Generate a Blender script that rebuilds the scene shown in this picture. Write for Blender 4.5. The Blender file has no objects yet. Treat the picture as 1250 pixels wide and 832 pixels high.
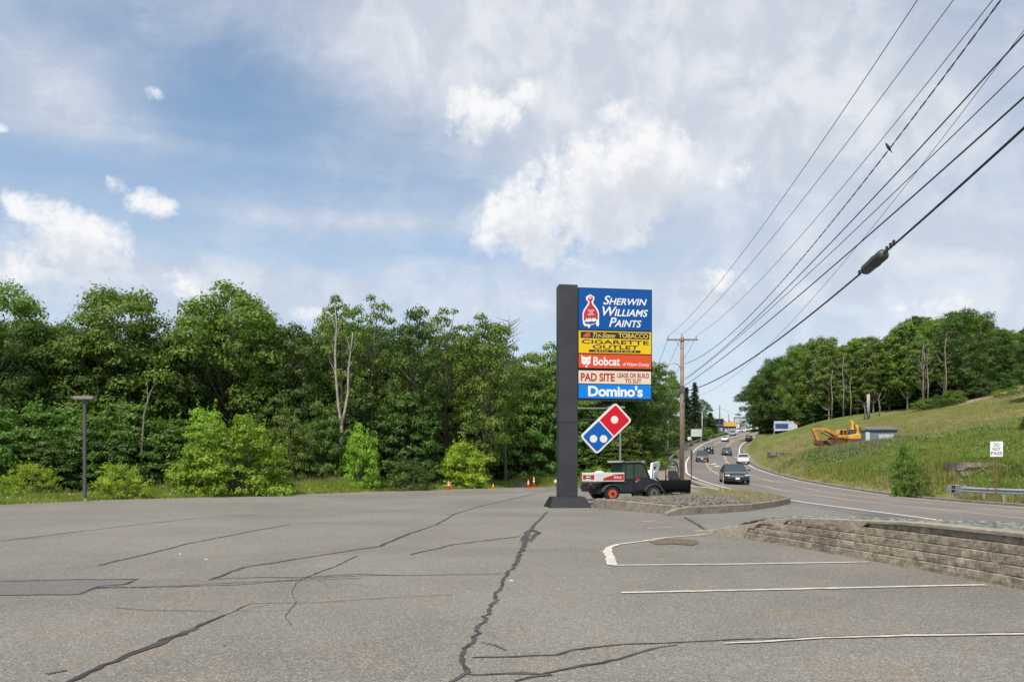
import bpy, math, random
import numpy as np
from mathutils import Vector, Matrix

R = math.radians
PI = math.pi
sc = bpy.context.scene
C = sc.collection

# ------------------------------------------------------------------ camera
FPX = 900.0      # focal length in pixels of the 1250 px wide photograph
HOR = 573.0      # row of the horizon
EYE = 1.6
cam = bpy.data.cameras.new("camera")
cam.sensor_width = 36.0
cam.lens = 36.0 * FPX / 1250.0
cam.shift_y = (HOR - 416.0) / 1250.0
cam.clip_start = 0.1
cam.clip_end = 6000
camo = bpy.data.objects.new("camera", cam)
camo.location = (0, 0, EYE)
camo.rotation_euler = (R(90), 0, 0)
C.objects.link(camo)
sc.camera = camo

# ------------------------------------------------------------------ light
SUN_EL, SUN_AZ = 58.0, 205.0          # azimuth clockwise from +Y : behind the camera, to the left
el, az = R(SUN_EL), R(SUN_AZ)
sdir = Vector((math.sin(az) * math.cos(el), math.cos(az) * math.cos(el), math.sin(el)))
sun = bpy.data.lights.new("sun", 'SUN')
sun.energy = 3.5
sun.angle = R(6)
sun.color = (1.0, 0.93, 0.82)
suno = bpy.data.objects.new("sun", sun)
suno.rotation_euler = sdir.to_track_quat('Z', 'Y').to_euler()
suno.location = (-20, -20, 60)
C.objects.link(suno)
sc.view_settings.view_transform = 'Standard'
sc.view_settings.look = 'None'
sc.view_settings.exposure = 0.46
sc.view_settings.gamma = 1.0
sc.view_settings.use_curve_mapping = False
try:
    sc.cycles.max_bounces = 6
    sc.cycles.transparent_max_bounces = 8
    sc.cycles.use_denoising = True
except Exception:
    pass


class NT:
    """small helper for node trees"""
    def __init__(self, tree):
        self.t = tree
        self.n = tree.nodes
        self.l = tree.links

    def new(self, typ, **kw):
        nd = self.n.new(typ)
        for k, v in kw.items():
            setattr(nd, k, v)
        return nd

    def put(self, sock, v):
        if v is None:
            return
        if isinstance(v, bpy.types.NodeSocket):
            self.l.new(v, sock)
        else:
            if isinstance(v, (tuple, list)) and len(v) == 3 and sock.type == 'RGBA':
                v = (*v, 1)
            sock.default_value = v

    def m(self, op, a, b=None, c=None, clamp=False):
        nd = self.new('ShaderNodeMath', operation=op)
        nd.use_clamp = clamp
        self.put(nd.inputs[0], a)
        self.put(nd.inputs[1], b)
        self.put(nd.inputs[2], c)
        return nd.outputs[0]

    def noise(self, vec, scale, detail=4, rough=0.55, dist=0.0, col=False, dim='3D'):
        nd = self.new('ShaderNodeTexNoise')
        nd.noise_dimensions = dim
        self.put(nd.inputs['Vector'], vec)
        nd.inputs['Scale'].default_value = scale
        nd.inputs['Detail'].default_value = detail
        nd.inputs['Roughness'].default_value = rough
        nd.inputs['Distortion'].default_value = dist
        return nd.outputs['Color' if col else 'Fac']

    def ramp(self, fac, stops, interp='LINEAR'):
        nd = self.new('ShaderNodeValToRGB')
        cr = nd.color_ramp
        cr.interpolation = interp
        while len(cr.elements) < len(stops):
            cr.elements.new(0.5)
        for e, (p, c) in zip(cr.elements, stops):
            e.position = p
            e.color = (*c, 1) if len(c) == 3 else c
        self.put(nd.inputs[0], fac)
        return nd.outputs[0]

    def smooth(self, v, lo, hi, a=0.0, b=1.0):
        nd = self.new('ShaderNodeMapRange')
        nd.interpolation_type = 'SMOOTHSTEP'
        self.put(nd.inputs[0], v)
        self.put(nd.inputs[1], lo)
        self.put(nd.inputs[2], hi)
        self.put(nd.inputs[3], a)
        self.put(nd.inputs[4], b)
        return nd.outputs[0]

    def mix(self, fac, a, b, mode='MIX'):
        nd = self.new('ShaderNodeMix')
        nd.data_type = 'RGBA'
        nd.blend_type = mode
        self.put(nd.inputs[0], fac)
        self.put(nd.inputs[6], a)
        self.put(nd.inputs[7], b)
        return nd.outputs[2]

    def xyz(self, x, y, z):
        nd = self.new('ShaderNodeCombineXYZ')
        self.put(nd.inputs[0], x)
        self.put(nd.inputs[1], y)
        self.put(nd.inputs[2], z)
        return nd.outputs[0]

    def obj(self):
        return self.new('ShaderNodeTexCoord').outputs['Object']

    def geo(self, name='Position'):
        return self.new('ShaderNodeNewGeometry').outputs[name]


# ------------------------------------------------------------------ world : daylight sky with cloud layers
def build_world():
    w = bpy.data.worlds.new("World")
    sc.world = w
    w.use_nodes = True
    w.node_tree.nodes.clear()
    t = NT(w.node_tree)
    sky = t.new('ShaderNodeTexSky', sky_type='NISHITA')
    sky.sun_disc = False
    sky.sun_elevation = R(SUN_EL)
    sky.sun_rotation = R(SUN_AZ)
    sky.altitude = 300
    sky.air_density = 1.0
    sky.dust_density = 1.0
    sky.ozone_density = 1.5
    d = t.new('ShaderNodeTexCoord').outputs['Generated']
    sp = t.new('ShaderNodeSeparateXYZ')
    t.put(sp.inputs[0], d)
    x, y, z = sp.outputs
    azm = t.m('MULTIPLY', t.m('ARCTAN2', x, y), 57.2958)
    elv = t.m('MULTIPLY', t.m('ARCSINE', z), 57.2958)
    # cirrus / altostratus sheet: noise on a plane high above
    zz = t.m('MAXIMUM', t.m('ADD', z, 0.10), 0.04)
    pl = t.xyz(t.m('DIVIDE', x, zz), t.m('MULTIPLY', t.m('DIVIDE', y, zz), 1.5), 0.0)
    wob = t.noise(pl, 0.9, 3, 0.5)
    sheet = t.noise(pl, 0.62, 9, 0.62, 0.35)
    fine = t.noise(pl, 3.4, 9, 0.68, 0.6)
    # large soft regions (azimuth, elevation, radii in degrees, weight)
    def blob(a, e, ra, re, warp=None):
        dx = t.m('DIVIDE', t.m('SUBTRACT', azm, a), ra)
        dy = t.m('DIVIDE', t.m('SUBTRACT', elv, e), re)
        r2 = t.m('ADD', t.m('MULTIPLY', dx, dx), t.m('MULTIPLY', dy, dy))
        return r2
    def pa(px, py):
        return (math.degrees(math.atan((px - 625) / FPX)), math.degrees(math.atan((HOR - py) / math.hypot(FPX, px - 625))))
    def soft(px, py, rx, ry, wgt):
        a, e = pa(px, py)
        r2 = blob(a, e, rx * .055, ry * .055)
        return t.m('MULTIPLY', t.m('EXPONENT', t.m('MULTIPLY', r2, -1.0)), wgt)
    cover = None
    for s in [(560, 40, 250, 80, .75), (900, 80, 230, 120, .62), (60, 110, 110, 70, .45), (1100, 300, 330, 190, .5), (430, 270, 200, 14, .3),
              (750, 180, 240, 90, .34), (230, 180, 240, 10, .18), (300, 350, 520, 40, .42), (1120, 60, 170, 120, .25), (1120, 30, 130, 40, -.22),
              (300, 110, 120, 50, -.26), (120, 215, 130, 25, -.2), (380, 205, 150, 35, -.2)]:
        v = soft(*s)
        cover = v if cover is None else t.m('ADD', cover, v)
    base = t.m('ADD', t.m('MULTIPLY', t.m('SUBTRACT', sheet, 0.5), 1.25), t.m('MULTIPLY', t.m('SUBTRACT', fine, 0.5), 0.55))
    cirrus = t.smooth(t.m('ADD', t.m('ADD', base, cover), 0.30), 0.0, 1.05)
    # the rest of the sky (behind the camera) is broken cloud as well
    behind = t.smooth(y, 0.35, -0.2, 0.0, 0.35)
    cirrus = t.m('MINIMUM', t.m('ADD', cirrus, t.m('MULTIPLY', behind, sheet)), 1.0)
    haze = t.smooth(elv, 30.0, 0.0, 0.0, 0.62)
    # cumulus
    ae = t.xyz(azm, elv, 0.0)
    puffs = [(590, 142, 52, 34, .8), (640, 112, 30, 20, .6), (785, 205, 52, 40, 1.5), (735, 240, 75, 52, 1.45), (660, 275, 85, 48, 1.05),
             (610, 288, 50, 26, .7), (48, 258, 36, 20, .95), (92, 292, 58, 32, .95), (60, 335, 70, 26, .35), (180, 248, 28, 16, .8), (138, 226, 15, 11, .75),
             (890, 212, 30, 20, .45), (1140, 372, 40, 16, .6), (188, 114, 16, 10, .3), (385, 383, 30, 12, .55), (0, 155, 8, 7, .8),
             (750, 130, 46, 24, .35), (665, 205, 16, 12, .45), (880, 345, 60, 22, .3), (230, 345, 60, 20, .25)]

    def density(up, side):
        e2 = t.m('ADD', elv, up) if up else elv
        a2 = t.m('ADD', azm, side) if side else azm
        p2 = t.xyz(a2, e2, 0.0)
        n1 = t.noise(p2, 0.36, 9, 0.58, 0.3)
        n2 = t.noise(p2, 1.5, 6, 0.62)
        pf = t.m('ADD', t.m('MULTIPLY', t.m('SUBTRACT', n1, 0.5), 3.1), t.m('MULTIPLY', t.m('SUBTRACT', n2, 0.5), 1.1))
        cm = None
        for (px, py, rx, ry, k) in puffs:
            a_, e_ = pa(px, py)
            dx = t.m('DIVIDE', t.m('SUBTRACT', a2, a_), rx * .0585)
            dy = t.m('DIVIDE', t.m('SUBTRACT', e2, e_), ry * .0585)
            r2 = t.m('ADD', t.m('MULTIPLY', dx, dx), t.m('MULTIPLY', dy, dy))
            v = t.m('SUBTRACT', k + .12, t.m('MULTIPLY', r2, 0.7))
            cm = v if cm is None else t.m('MAXIMUM', cm, v)
        return t.m('ADD', cm, pf)
    dens = density(0, 0)
    dup = density(1.7, -.7)
    inside = t.smooth(dup, 0.1, 1.7)
    cmask = t.m('MULTIPLY', t.smooth(dens, 0.0, 1.08), t.m('SUBTRACT', 1.0, t.m('MULTIPLY', inside, .25)))
    # colours (radiance before the background strength)
    skyc = t.mix(1.0, sky.outputs[0], (1.50, 1.52, 1.42), 'MULTIPLY')
    cir_c = (7.2, 7.5, 8.1)
    shade = t.noise(ae, 0.22, 5, 0.6, 0.4)
    cir_v = t.mix(t.smooth(shade, 0.38, 0.66), (5.2, 5.6, 6.3), (6.8, 6.95, 7.3))
    cum_v = t.mix(t.m('MULTIPLY', inside, t.smooth(shade, 0.35, 0.6, 0.45, 1.0)), (8.0, 8.0, 8.05), (5.5, 5.75, 6.3))
    col = t.mix(haze, skyc, (4.6, 5.3, 6.4))
    col = t.mix(t.m('MULTIPLY', cirrus, 0.93), col, cir_v)
    col = t.mix(t.m('MULTIPLY', cmask, 0.95), col, cum_v)
    bg = t.new('ShaderNodeBackground')
    t.put(bg.inputs[0], col)
    bg.inputs[1].default_value = 0.088
    out = t.new('ShaderNodeOutputWorld')
    t.put(out.inputs[0], bg.outputs[0])


build_world()

# ------------------------------------------------------------------ materials
MATS = {}


def mat(name, color, rough=0.6, metal=0.0, spec=0.5, bump=None, var=None, emit=None, coat=0.0, alpha=None):
    if name in MATS:
        return MATS[name]
    m = bpy.data.materials.new(name)
    m.use_nodes = True
    t = NT(m.node_tree)
    b = t.n['Principled BSDF']
    b.inputs['Roughness'].default_value = rough
    b.inputs['Metallic'].default_value = metal
    b.inputs['Specular IOR Level'].default_value = spec
    b.inputs['Coat Weight'].default_value = coat
    co = t.obj()
    if var:        # (scale, amount, other colour)
        n = t.noise(co, var[0], 5, 0.62)
        f = t.smooth(n, 0.38, 0.66, 0, var[1])
        t.put(b.inputs['Base Color'], t.mix(f, color, var[2]))
    else:
        b.inputs['Base Color'].default_value = (*color, 1)
    if bump:       # (scale, strength)
        n = t.noise(co, bump[0], 5, 0.6)
        bp = t.new('ShaderNodeBump')
        bp.inputs['Strength'].default_value = bump[1]
        bp.inputs['Distance'].default_value = 0.02
        t.put(bp.inputs['Height'], n)
        t.put(b.inputs['Normal'], bp.outputs[0])
    MATS[name] = m
    return m


def s2l(r, g, b):
    f = lambda c: ((c / 255 + 0.055) / 1.055) ** 2.4 if c / 255 > 0.04045 else c / 255 / 12.92
    return (f(r), f(g), f(b))


def leaf_mat(name, c0, c1, c2, trans=0.3):
    m = bpy.data.materials.new(name)
    m.use_nodes = True
    t = NT(m.node_tree)
    b = t.n['Principled BSDF']
    rnd = t.geo('Random Per Island')
    oi = t.new('ShaderNodeObjectInfo').outputs['Random']
    cl = t.noise(t.obj(), 0.55, 3, 0.6)
    f = t.m('ADD', t.m('MULTIPLY', rnd, 0.38), t.m('MULTIPLY', t.smooth(cl, .3, .7), 0.62))
    c = t.ramp(f, [(0, c0), (0.5, c1), (1, c2)])
    hsv = t.new('ShaderNodeHueSaturation')
    t.put(hsv.inputs['Hue'], t.m('ADD', 0.491, t.m('MULTIPLY', oi, 0.016)))
    t.put(hsv.inputs['Value'], t.m('ADD', 0.85, t.m('MULTIPLY', oi, 0.3)))
    t.put(hsv.inputs['Color'], c)
    t.put(b.inputs['Base Color'], hsv.outputs[0])
    b.inputs['Roughness'].default_value = 0.55
    b.inputs['Specular IOR Level'].default_value = 0.35
    tr = t.new('ShaderNodeBsdfTranslucent')
    t.put(tr.inputs[0], t.mix(1.0, hsv.outputs[0], (1.5, 1.6, 0.6), 'MULTIPLY'))
    mx = t.new('ShaderNodeMixShader')
    mx.inputs[0].default_value = trans
    t.put(mx.inputs[1], b.outputs[0])
    t.put(mx.inputs[2], tr.outputs[0])
    t.put(t.n['Material Output'].inputs[0], mx.outputs[0])
    MATS[name] = m
    return m


L_MID = leaf_mat('leaf_mid', (.085, .150, .018), (.130, .215, .029), (.200, .300, .048), .34)
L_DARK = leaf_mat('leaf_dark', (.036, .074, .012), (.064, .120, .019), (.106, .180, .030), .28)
L_SUMAC = leaf_mat('leaf_sumac', (.066, .140, .024), (.108, .210, .036), (.170, .285, .052), .34)
L_BRIGHT = leaf_mat('leaf_bright', (.130, .230, .022), (.220, .350, .034), (.325, .465, .056), .38)
L_YELLOW = leaf_mat('leaf_yellow', (.180, .270, .024), (.300, .405, .038), (.440, .525, .070), .38)
L_OLIVE = leaf_mat('leaf_olive', (.085, .135, .022), (.135, .195, .034), (.190, .255, .052), .34)
L_FIR = leaf_mat('leaf_fir', (.016, .036, .012), (.028, .058, .018), (.042, .078, .024), .12)
BARK = mat('bark', (.16, .125, .10), .9, var=(3, .8, (.075, .06, .05)), bump=(14, .5))
BARK_MID = mat('bark_mid', (.26, .225, .19), .9, var=(3, .7, (.13, .11, .09)))
BARK_PALE = mat('bark_pale', (.40, .36, .31), .9, var=(3, .7, (.20, .17, .15)), bump=(14, .5))
BARK_DARK = mat('bark_dark', (.07, .058, .05), .9)
POLEWOOD = mat('pole_wood', (.30, .205, .15), .85, var=(2.0, .7, (.17, .12, .095)), bump=(20, .3))
POLEGREY = mat('pole_grey', (.38, .36, .33), .85, var=(2.0, .6, (.24, .22, .20)))
STEEL = mat('galvanised', (.55, .57, .58), .45, .6, var=(4, .6, (.38, .40, .41)))
CONC = mat('concrete', (.46, .41, .33), .9, var=(5, .8, (.30, .26, .21)), bump=(30, .4))
BLACK = mat('black_paint', (.018, .018, .02), .45)
RUBBER = mat('rubber', (.022, .022, .023), .8)
GLASS = mat('dark_glass', (.045, .06, .065), .12, 0, .9)
WHITE = mat('white_paint', (.80, .80, .79), .4)
RED = mat('red_paint', (.62, .03, .025), .4)
RUST = mat('rust', (.20, .075, .035), .85, var=(3, .8, (.09, .045, .03)))
WIRE = mat('wire_black', (.03, .03, .033), .6)


# ------------------------------------------------------------------ mesh helper
class MB:
    def __init__(self):
        self.v = []
        self.f = []
        self.mi = []
        self.cur = 0

    def add(self, vs, fs):
        o = len(self.v)
        self.v += [tuple(p) for p in vs]
        self.f += [tuple(i + o for i in f) for f in fs]
        self.mi += [self.cur] * len(fs)
        return self

    def box(self, c, s, rz=0.0, ry=0.0, rx=0.0, taper=(1, 1)):
        hx, hy, hz = s[0] / 2, s[1] / 2, s[2] / 2
        m = Matrix.Rotation(rz, 3, 'Z') @ Matrix.Rotation(ry, 3, 'Y') @ Matrix.Rotation(rx, 3, 'X')
        vs = []
        for z in (-1, 1):
            k = taper if z > 0 else (1, 1)
            for x, y in ((-1, -1), (1, -1), (1, 1), (-1, 1)):
                vs.append(Vector(c) + m @ Vector((x * hx * k[0], y * hy * k[1], z * hz)))
        return self.add(vs, [(3, 2, 1, 0), (4, 5, 6, 7), (0, 1, 5, 4), (1, 2, 6, 5), (2, 3, 7, 6), (3, 0, 4, 7)])

    def tube(self, pts, r, n=8, cap=True):
        pts = [Vector(p) for p in pts]
        rs = r if isinstance(r, (list, tuple)) else [r] * len(pts)
        vs = []
        up = Vector((0, 0, 1))
        for i, p in enumerate(pts):
            d = (pts[min(i + 1, len(pts) - 1)] - pts[max(i - 1, 0)])
            if d.length < 1e-9:
                d = up.copy()
            d.normalize()
            a = d.cross(Vector((0, 0, 1)) if abs(d.z) < .9 else Vector((1, 0, 0))).normalized()
            b = d.cross(a).normalized()
            for k in range(n):
                an = 2 * PI * k / n
                vs.append(p + (a * math.cos(an) + b * math.sin(an)) * rs[i])
        fs = []
        for i in range(len(pts) - 1):
            for k in range(n):
                k2 = (k + 1) % n
                fs.append((i * n + k, i * n + k2, (i + 1) * n + k2, (i + 1) * n + k))
        if cap:
            fs.append(tuple(range(n - 1, -1, -1)))
            fs.append(tuple((len(pts) - 1) * n + k for k in range(n)))
        return self.add(vs, fs)

    def prism(self, poly, axis, lo, hi):
        """poly = 2D points; axis 'y': poly in xz, extruded along y; 'z': poly in xy"""
        n = len(poly)
        vs = []
        for h in (lo, hi):
            for a, b in poly:
                vs.append({'y': (a, h, b), 'z': (a, b, h), 'x': (h, a, b)}[axis])
        fs = [tuple(range(n)), tuple(range(2 * n - 1, n - 1, -1))]
        for i in range(n):
            j = (i + 1) % n
            fs.append((i, n + i, n + j, j))
        return self.add(vs, fs)

    def lathe(self, prof, n=16, c=(0, 0, 0)):
        vs = []
        for r, z in prof:
            for k in range(n):
                a = 2 * PI * k / n
                vs.append((c[0] + r * math.cos(a), c[1] + r * math.sin(a), c[2] + z))
        fs = []
        for i in range(len(prof) - 1):
            for k in range(n):
                k2 = (k + 1) % n
                fs.append((i * n + k, i * n + k2, (i + 1) * n + k2, (i + 1) * n + k))
        fs.append(tuple(range(n - 1, -1, -1)))
        fs.append(tuple((len(prof) - 1) * n + k for k in range(n)))
        return self.add(vs, fs)

    def build(self, name, ms, parent=None, smooth=False, bevel=0.0):
        me = bpy.data.meshes.new(name)
        me.from_pydata(self.v, [], self.f)
        ms = ms if isinstance(ms, (list, tuple)) else [ms]
        for m in ms:
            me.materials.append(m)
        if len(ms) > 1:
            me.polygons.foreach_set('material_index', self.mi)
        fix_normals(me)
        if smooth:
            me.polygons.foreach_set('use_smooth', [True] * len(me.polygons))
        me.update()
        o = bpy.data.objects.new(name, me)
        C.objects.link(o)
        if parent is not None:
            o.parent = parent
        if bevel:
            b = o.modifiers.new('bevel', 'BEVEL')
            b.width = bevel
            b.segments = 2
            b.limit_method = 'ANGLE'
            b.angle_limit = R(35)
        return o


import bmesh


def fix_normals(me):
    if len(me.polygons) > 6000:
        return
    bm = bmesh.new()
    bm.from_mesh(me)
    bmesh.ops.recalc_face_normals(bm, faces=bm.faces)
    bm.to_mesh(me)
    bm.free()


def mesh_np(name, verts, faces, ms, parent=None, smooth=False, link=True, mi=None):
    """faces: int array (n,k) all with the same k"""
    verts = np.asarray(verts, dtype=np.float32)
    faces = np.asarray(faces, dtype=np.int32)
    me = bpy.data.meshes.new(name)
    me.vertices.add(len(verts))
    me.vertices.foreach_set('co', verts.ravel())
    k = faces.shape[1]
    me.loops.add(faces.size)
    me.loops.foreach_set('vertex_index', faces.ravel())
    me.polygons.add(len(faces))
    me.polygons.foreach_set('loop_start', np.arange(0, faces.size, k, dtype=np.int32))
    me.polygons.foreach_set('loop_total', np.full(len(faces), k, dtype=np.int32))
    for m in (ms if isinstance(ms, (list, tuple)) else [ms]):
        me.materials.append(m)
    if mi is not None:
        me.polygons.foreach_set('material_index', np.asarray(mi, dtype=np.int32))
    if smooth:
        me.polygons.foreach_set('use_smooth', np.ones(len(faces), dtype=bool))
    me.update(calc_edges=True)
    if not link:
        return me
    o = bpy.data.objects.new(name, me)
    C.objects.link(o)
    if parent is not None:
        o.parent = parent
    return o


def tag(o, label=None, cat=None, group=None, kind=None):
    if label:
        o['label'] = label
    if cat:
        o['category'] = cat
    if group:
        o['group'] = group
    if kind:
        o['kind'] = kind
    return o


def empty(name, loc=(0, 0, 0), rz=0.0, label=None, cat=None, group=None):
    o = bpy.data.objects.new(name, None)
    o.empty_display_size = 0.3
    C.objects.link(o)
    o.location = loc
    o.rotation_euler = (0, 0, rz)
    return tag(o, label, cat, group)


def copy_tree(o, parent=None):
    c = o.copy()
    C.objects.link(c)
    c.parent = parent
    for ch in list(o.children):
        copy_tree(ch, c)
    return c


def W(px, py, Y):
    """the world point seen at pixel (px,py) of the photograph at distance Y"""
    return Vector(((px - 625) / FPX * Y, Y, EYE + (HOR - py) / FPX * Y))


def G(px, py, z=0.0):
    """the point of the level z seen at pixel (px,py)"""
    Y = (EYE - z) * FPX / (py - HOR)
    return Vector(((px - 625) / FPX * Y, Y, z))


# ------------------------------------------------------------------ lettering
def letters(txt, box, parent, m, y=-0.0, shear=0.0, bold=0.0, name='lettering', caps=None, space=1.0, depth=0.006):
    """text filling box=(x0,x1,z0,z1) in the xz plane at depth y, facing -y"""
    cu = bpy.data.curves.new(name, 'FONT')
    cu.body = txt
    cu.size = 1.0
    cu.shear = shear
    cu.offset = bold * .6
    cu.extrude = 0.01
    cu.resolution_u = 4
    cu.space_character = space
    cu.small_caps_scale = 0.74
    if caps:
        for i, ch in enumerate(txt):
            cu.body_format[i].use_small_caps = True
    tmp = bpy.data.objects.new(name, cu)
    C.objects.link(tmp)
    bpy.context.view_layer.update()
    dg = bpy.context.evaluated_depsgraph_get()
    me = bpy.data.meshes.new_from_object(tmp.evaluated_get(dg))
    bpy.data.objects.remove(tmp)
    bpy.data.curves.remove(cu)
    n = len(me.vertices)
    co = np.empty(n * 3)
    me.vertices.foreach_get('co', co)
    co = co.reshape(-1, 3)
    lo, hi = co.min(0), co.max(0)
    x0, x1, z0, z1 = box
    X = x0 + (co[:, 0] - lo[0]) / (hi[0] - lo[0]) * (x1 - x0)
    Z = z0 + (co[:, 1] - lo[1]) / (hi[1] - lo[1]) * (z1 - z0)
    Yv = y - (co[:, 2] - lo[2]) / max(1e-6, hi[2] - lo[2]) * depth
    co = np.stack([X, Yv, Z], 1)
    me.vertices.foreach_set('co', co.ravel())
    me.materials.clear()
    me.materials.append(m)
    me.update()
    o = bpy.data.objects.new(name, me)
    C.objects.link(o)
    o.parent = parent
    return o


def flat_poly(name, pts, y, m, parent, depth=0.005):
    """thin raised shape in the xz plane"""
    return MB().prism(pts, 'y', y - depth, y).build(name, m, parent)


# ------------------------------------------------------------------ road geometry
PROF = [(-60, 0), (24, 0), (40, 0), (50, .15), (57, .4), (72, 1.05), (90, 1.8), (110, 2.75), (130, 3.9), (150, 5.3), (180, 7.6),
        (210, 9.9), (260, 13.9), (300, 17), (330, 18.8), (360, 19.3), (500, 19.0)]
RS = np.array([-60, 0, 24, 30, 40, 50, 60, 72, 85, 105, 130, 155, 182, 210, 240, 275, 320, 420.])
RX = {
    'L': [9.0, 11.4, 13.3, 13.75, 14.5, 15.1, 15.7, 17.2, 20.1, 24.8, 31.4, 38.5, 47.2, 57.3, 69.5, 83.8, 102.4, 143],
    'y1': [12.6, 15.0, 16.85, 17.3, 18.05, 18.7, 19.2, 20.4, 23.0, 27.8, 34.3, 41.3, 50.0, 60.2, 72.5, 86.8, 105.4, 146],
    'y2': [15.6, 18.0, 19.75, 20.15, 20.95, 21.7, 22.5, 23.8, 26.1, 30.9, 37.5, 44.5, 53.2, 63.3, 75.4, 89.6, 108.0, 149],
    'R': [19.2, 21.6, 23.1, 23.45, 24.2, 25.2, 26.1, 27.5, 29.8, 34.1, 40.8, 47.8, 56.4, 66.4, 78.3, 92.4, 110.8, 152]}
CROSS = {'L': .12, 'y1': 0.0, 'y2': -.2, 'R': -.45}


def hermite(xs, ys, x):
    xs = np.asarray(xs, float)
    ys = np.asarray(ys, float)
    m = np.gradient(ys, xs)
    x = np.clip(x, xs[0], xs[-1])
    i = np.clip(np.searchsorted(xs, x) - 1, 0, len(xs) - 2)
    h = xs[i + 1] - xs[i]
    t = (x - xs[i]) / h
    return ((2 * t**3 - 3 * t**2 + 1) * ys[i] + (t**3 - 2 * t**2 + t) * h * m[i] + (-2 * t**3 + 3 * t**2) * ys[i + 1] + (t**3 - t**2) * h * m[i + 1])


def road_x(k, Y):
    return hermite(RS, RX[k], np.asarray(Y, float))


def road_z0(Y):
    P = np.array(PROF)
    return hermite(P[:, 0], P[:, 1], np.asarray(Y, float))


def cfac(Y):
    return np.clip((np.asarray(Y, float) - 20) / 50, .3, 1)


def road_z(X, Y):
    """surface height of the road at X,Y (extended sideways)"""
    X = np.asarray(X, float)
    Y = np.asarray(Y, float)
    l, r = road_x('L', Y), road_x('R', Y)
    t = (X - l) / (r - l)
    t = np.clip(t, -.35, 1.3)
    return road_z0(Y) + np.interp(t, [-.35, 0, .36, .66, 1, 1.3], [.14, .12, 0, -.2, -.45, -.6]) * cfac(Y) + 0.008


# ------------------------------------------------------------------ terrain
def lot_edge_y(X):
    """far edge of the parking lot"""
    return np.interp(X, [-120, -60, -23.8, -21.2, -15.6, -9.9, 1.6, 6, 9.5], [4, 20, 34.0, 40, 45.8, 55.0, 69.0, 71, 66])


CP = []


def cp(px, py, Y):
    p = W(px, py, Y)
    CP.append((p.x, p.y, p.z))


for X in (-300, -150, -90, -50, -25, -5, 8):
    for Y in (-80, -20, 10, 30, 50, 72):
        CP.append((X, Y, 0.0))
for X, Y, z in [(-300, 120, 2), (-150, 120, 1), (-80, 110, 1), (-40, 100, .5), (-15, 100, .3), (5, 100, .6), (-200, 250, 14), (-60, 200, 5), (0, 180, 3), (20, 150, 3.2), (30, 210, 6.5),
                (10, 85, .6), (16, 100, 1.7), (24, 130, 3.2), (50, 260, 12), (0, 300, 10), (60, 350, 17), (120, 450, 18), (-100, 450, 20), (300, 450, 30), (900, 900, 25), (-900, 900, 25),
                (0, 1500, 20), (-900, -300, 0), (900, -300, 5), (0, -600, 0), (900, 200, 40)]:
    CP.append((X, Y, z))
for q in [(1217, 610, 41), (1250, 600, 45), (1200, 583, 46.5), (1200, 564, 49.5), (1250, 564, 48), (1120, 588, 46), (1120, 572, 52), (1050, 584, 60), (1020, 573, 70),
          (1072, 540, 99), (1020, 541, 103), (960, 560, 112), (958, 547, 130), (930, 545, 150), (930, 529, 200), (965, 526, 190), (1000, 514, 165), (1050, 507, 158), (1100, 504, 150), (1180, 490, 140),
          (1215, 484, 138), (1250, 474, 150), (1230, 450, 185), (1130, 543, 80), (1250, 541, 70), (1250, 510, 100), (1180, 520, 100), (1000, 556, 90), (1060, 555, 85), (1400, 560, 50), (1400, 480, 100),
          (1400, 600, 38), (1600, 560, 40), (1150, 470, 190), (1050, 490, 200), (980, 505, 215), (985, 510, 260)]:
    cp(*q)
for Y in (0, 15, 30, 45, 60, 75, 95, 120, 150, 185, 220, 260, 310):
    xr = float(road_x('R', Y))
    CP.append((xr + 1.8, Y, float(road_z(xr, Y)) + .05))
    if Y > 45:
        xl = float(road_x('L', Y))
        CP.append((xl - 2, Y, float(road_z(xl, Y))))
        CP.append((xl - 9, Y, float(road_z(xl, Y)) * .62))
CPa = np.array(CP)


def _rbf_fit():
    P = CPa[:, :2]
    d = np.sqrt(((P[:, None] - P[None]) ** 2).sum(-1) + 9.0)
    n = len(P)
    A = np.zeros((n + 3, n + 3))
    A[:n, :n] = d - np.eye(n) * 0.4
    A[:n, n] = 1
    A[:n, n + 1:] = P / 100
    A[n, :n] = 1
    A[n + 1:, :n] = P.T / 100
    b = np.zeros(n + 3)
    b[:n] = CPa[:, 2]
    return np.linalg.solve(A, b)


RB = _rbf_fit()


def rbf(X, Y):
    X = np.asarray(X, float)
    Y = np.asarray(Y, float)
    sh = X.shape
    x, y = X.ravel(), Y.ravel()
    out = np.zeros(len(x))
    for s in range(0, len(x), 20000):
        xs, ys = x[s:s + 20000], y[s:s + 20000]
        d = np.sqrt((xs[:, None] - CPa[None, :, 0]) ** 2 + (ys[:, None] - CPa[None, :, 1]) ** 2 + 9.0)
        n = len(CPa)
        out[s:s + 20000] = d @ RB[:n] + RB[n] + xs / 100 * RB[n + 1] + ys / 100 * RB[n + 2]
    return out.reshape(sh)


def sstep(x, a, b):
    t = np.clip((x - a) / (b - a), 0, 1)
    return t * t * (3 - 2 * t)


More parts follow.
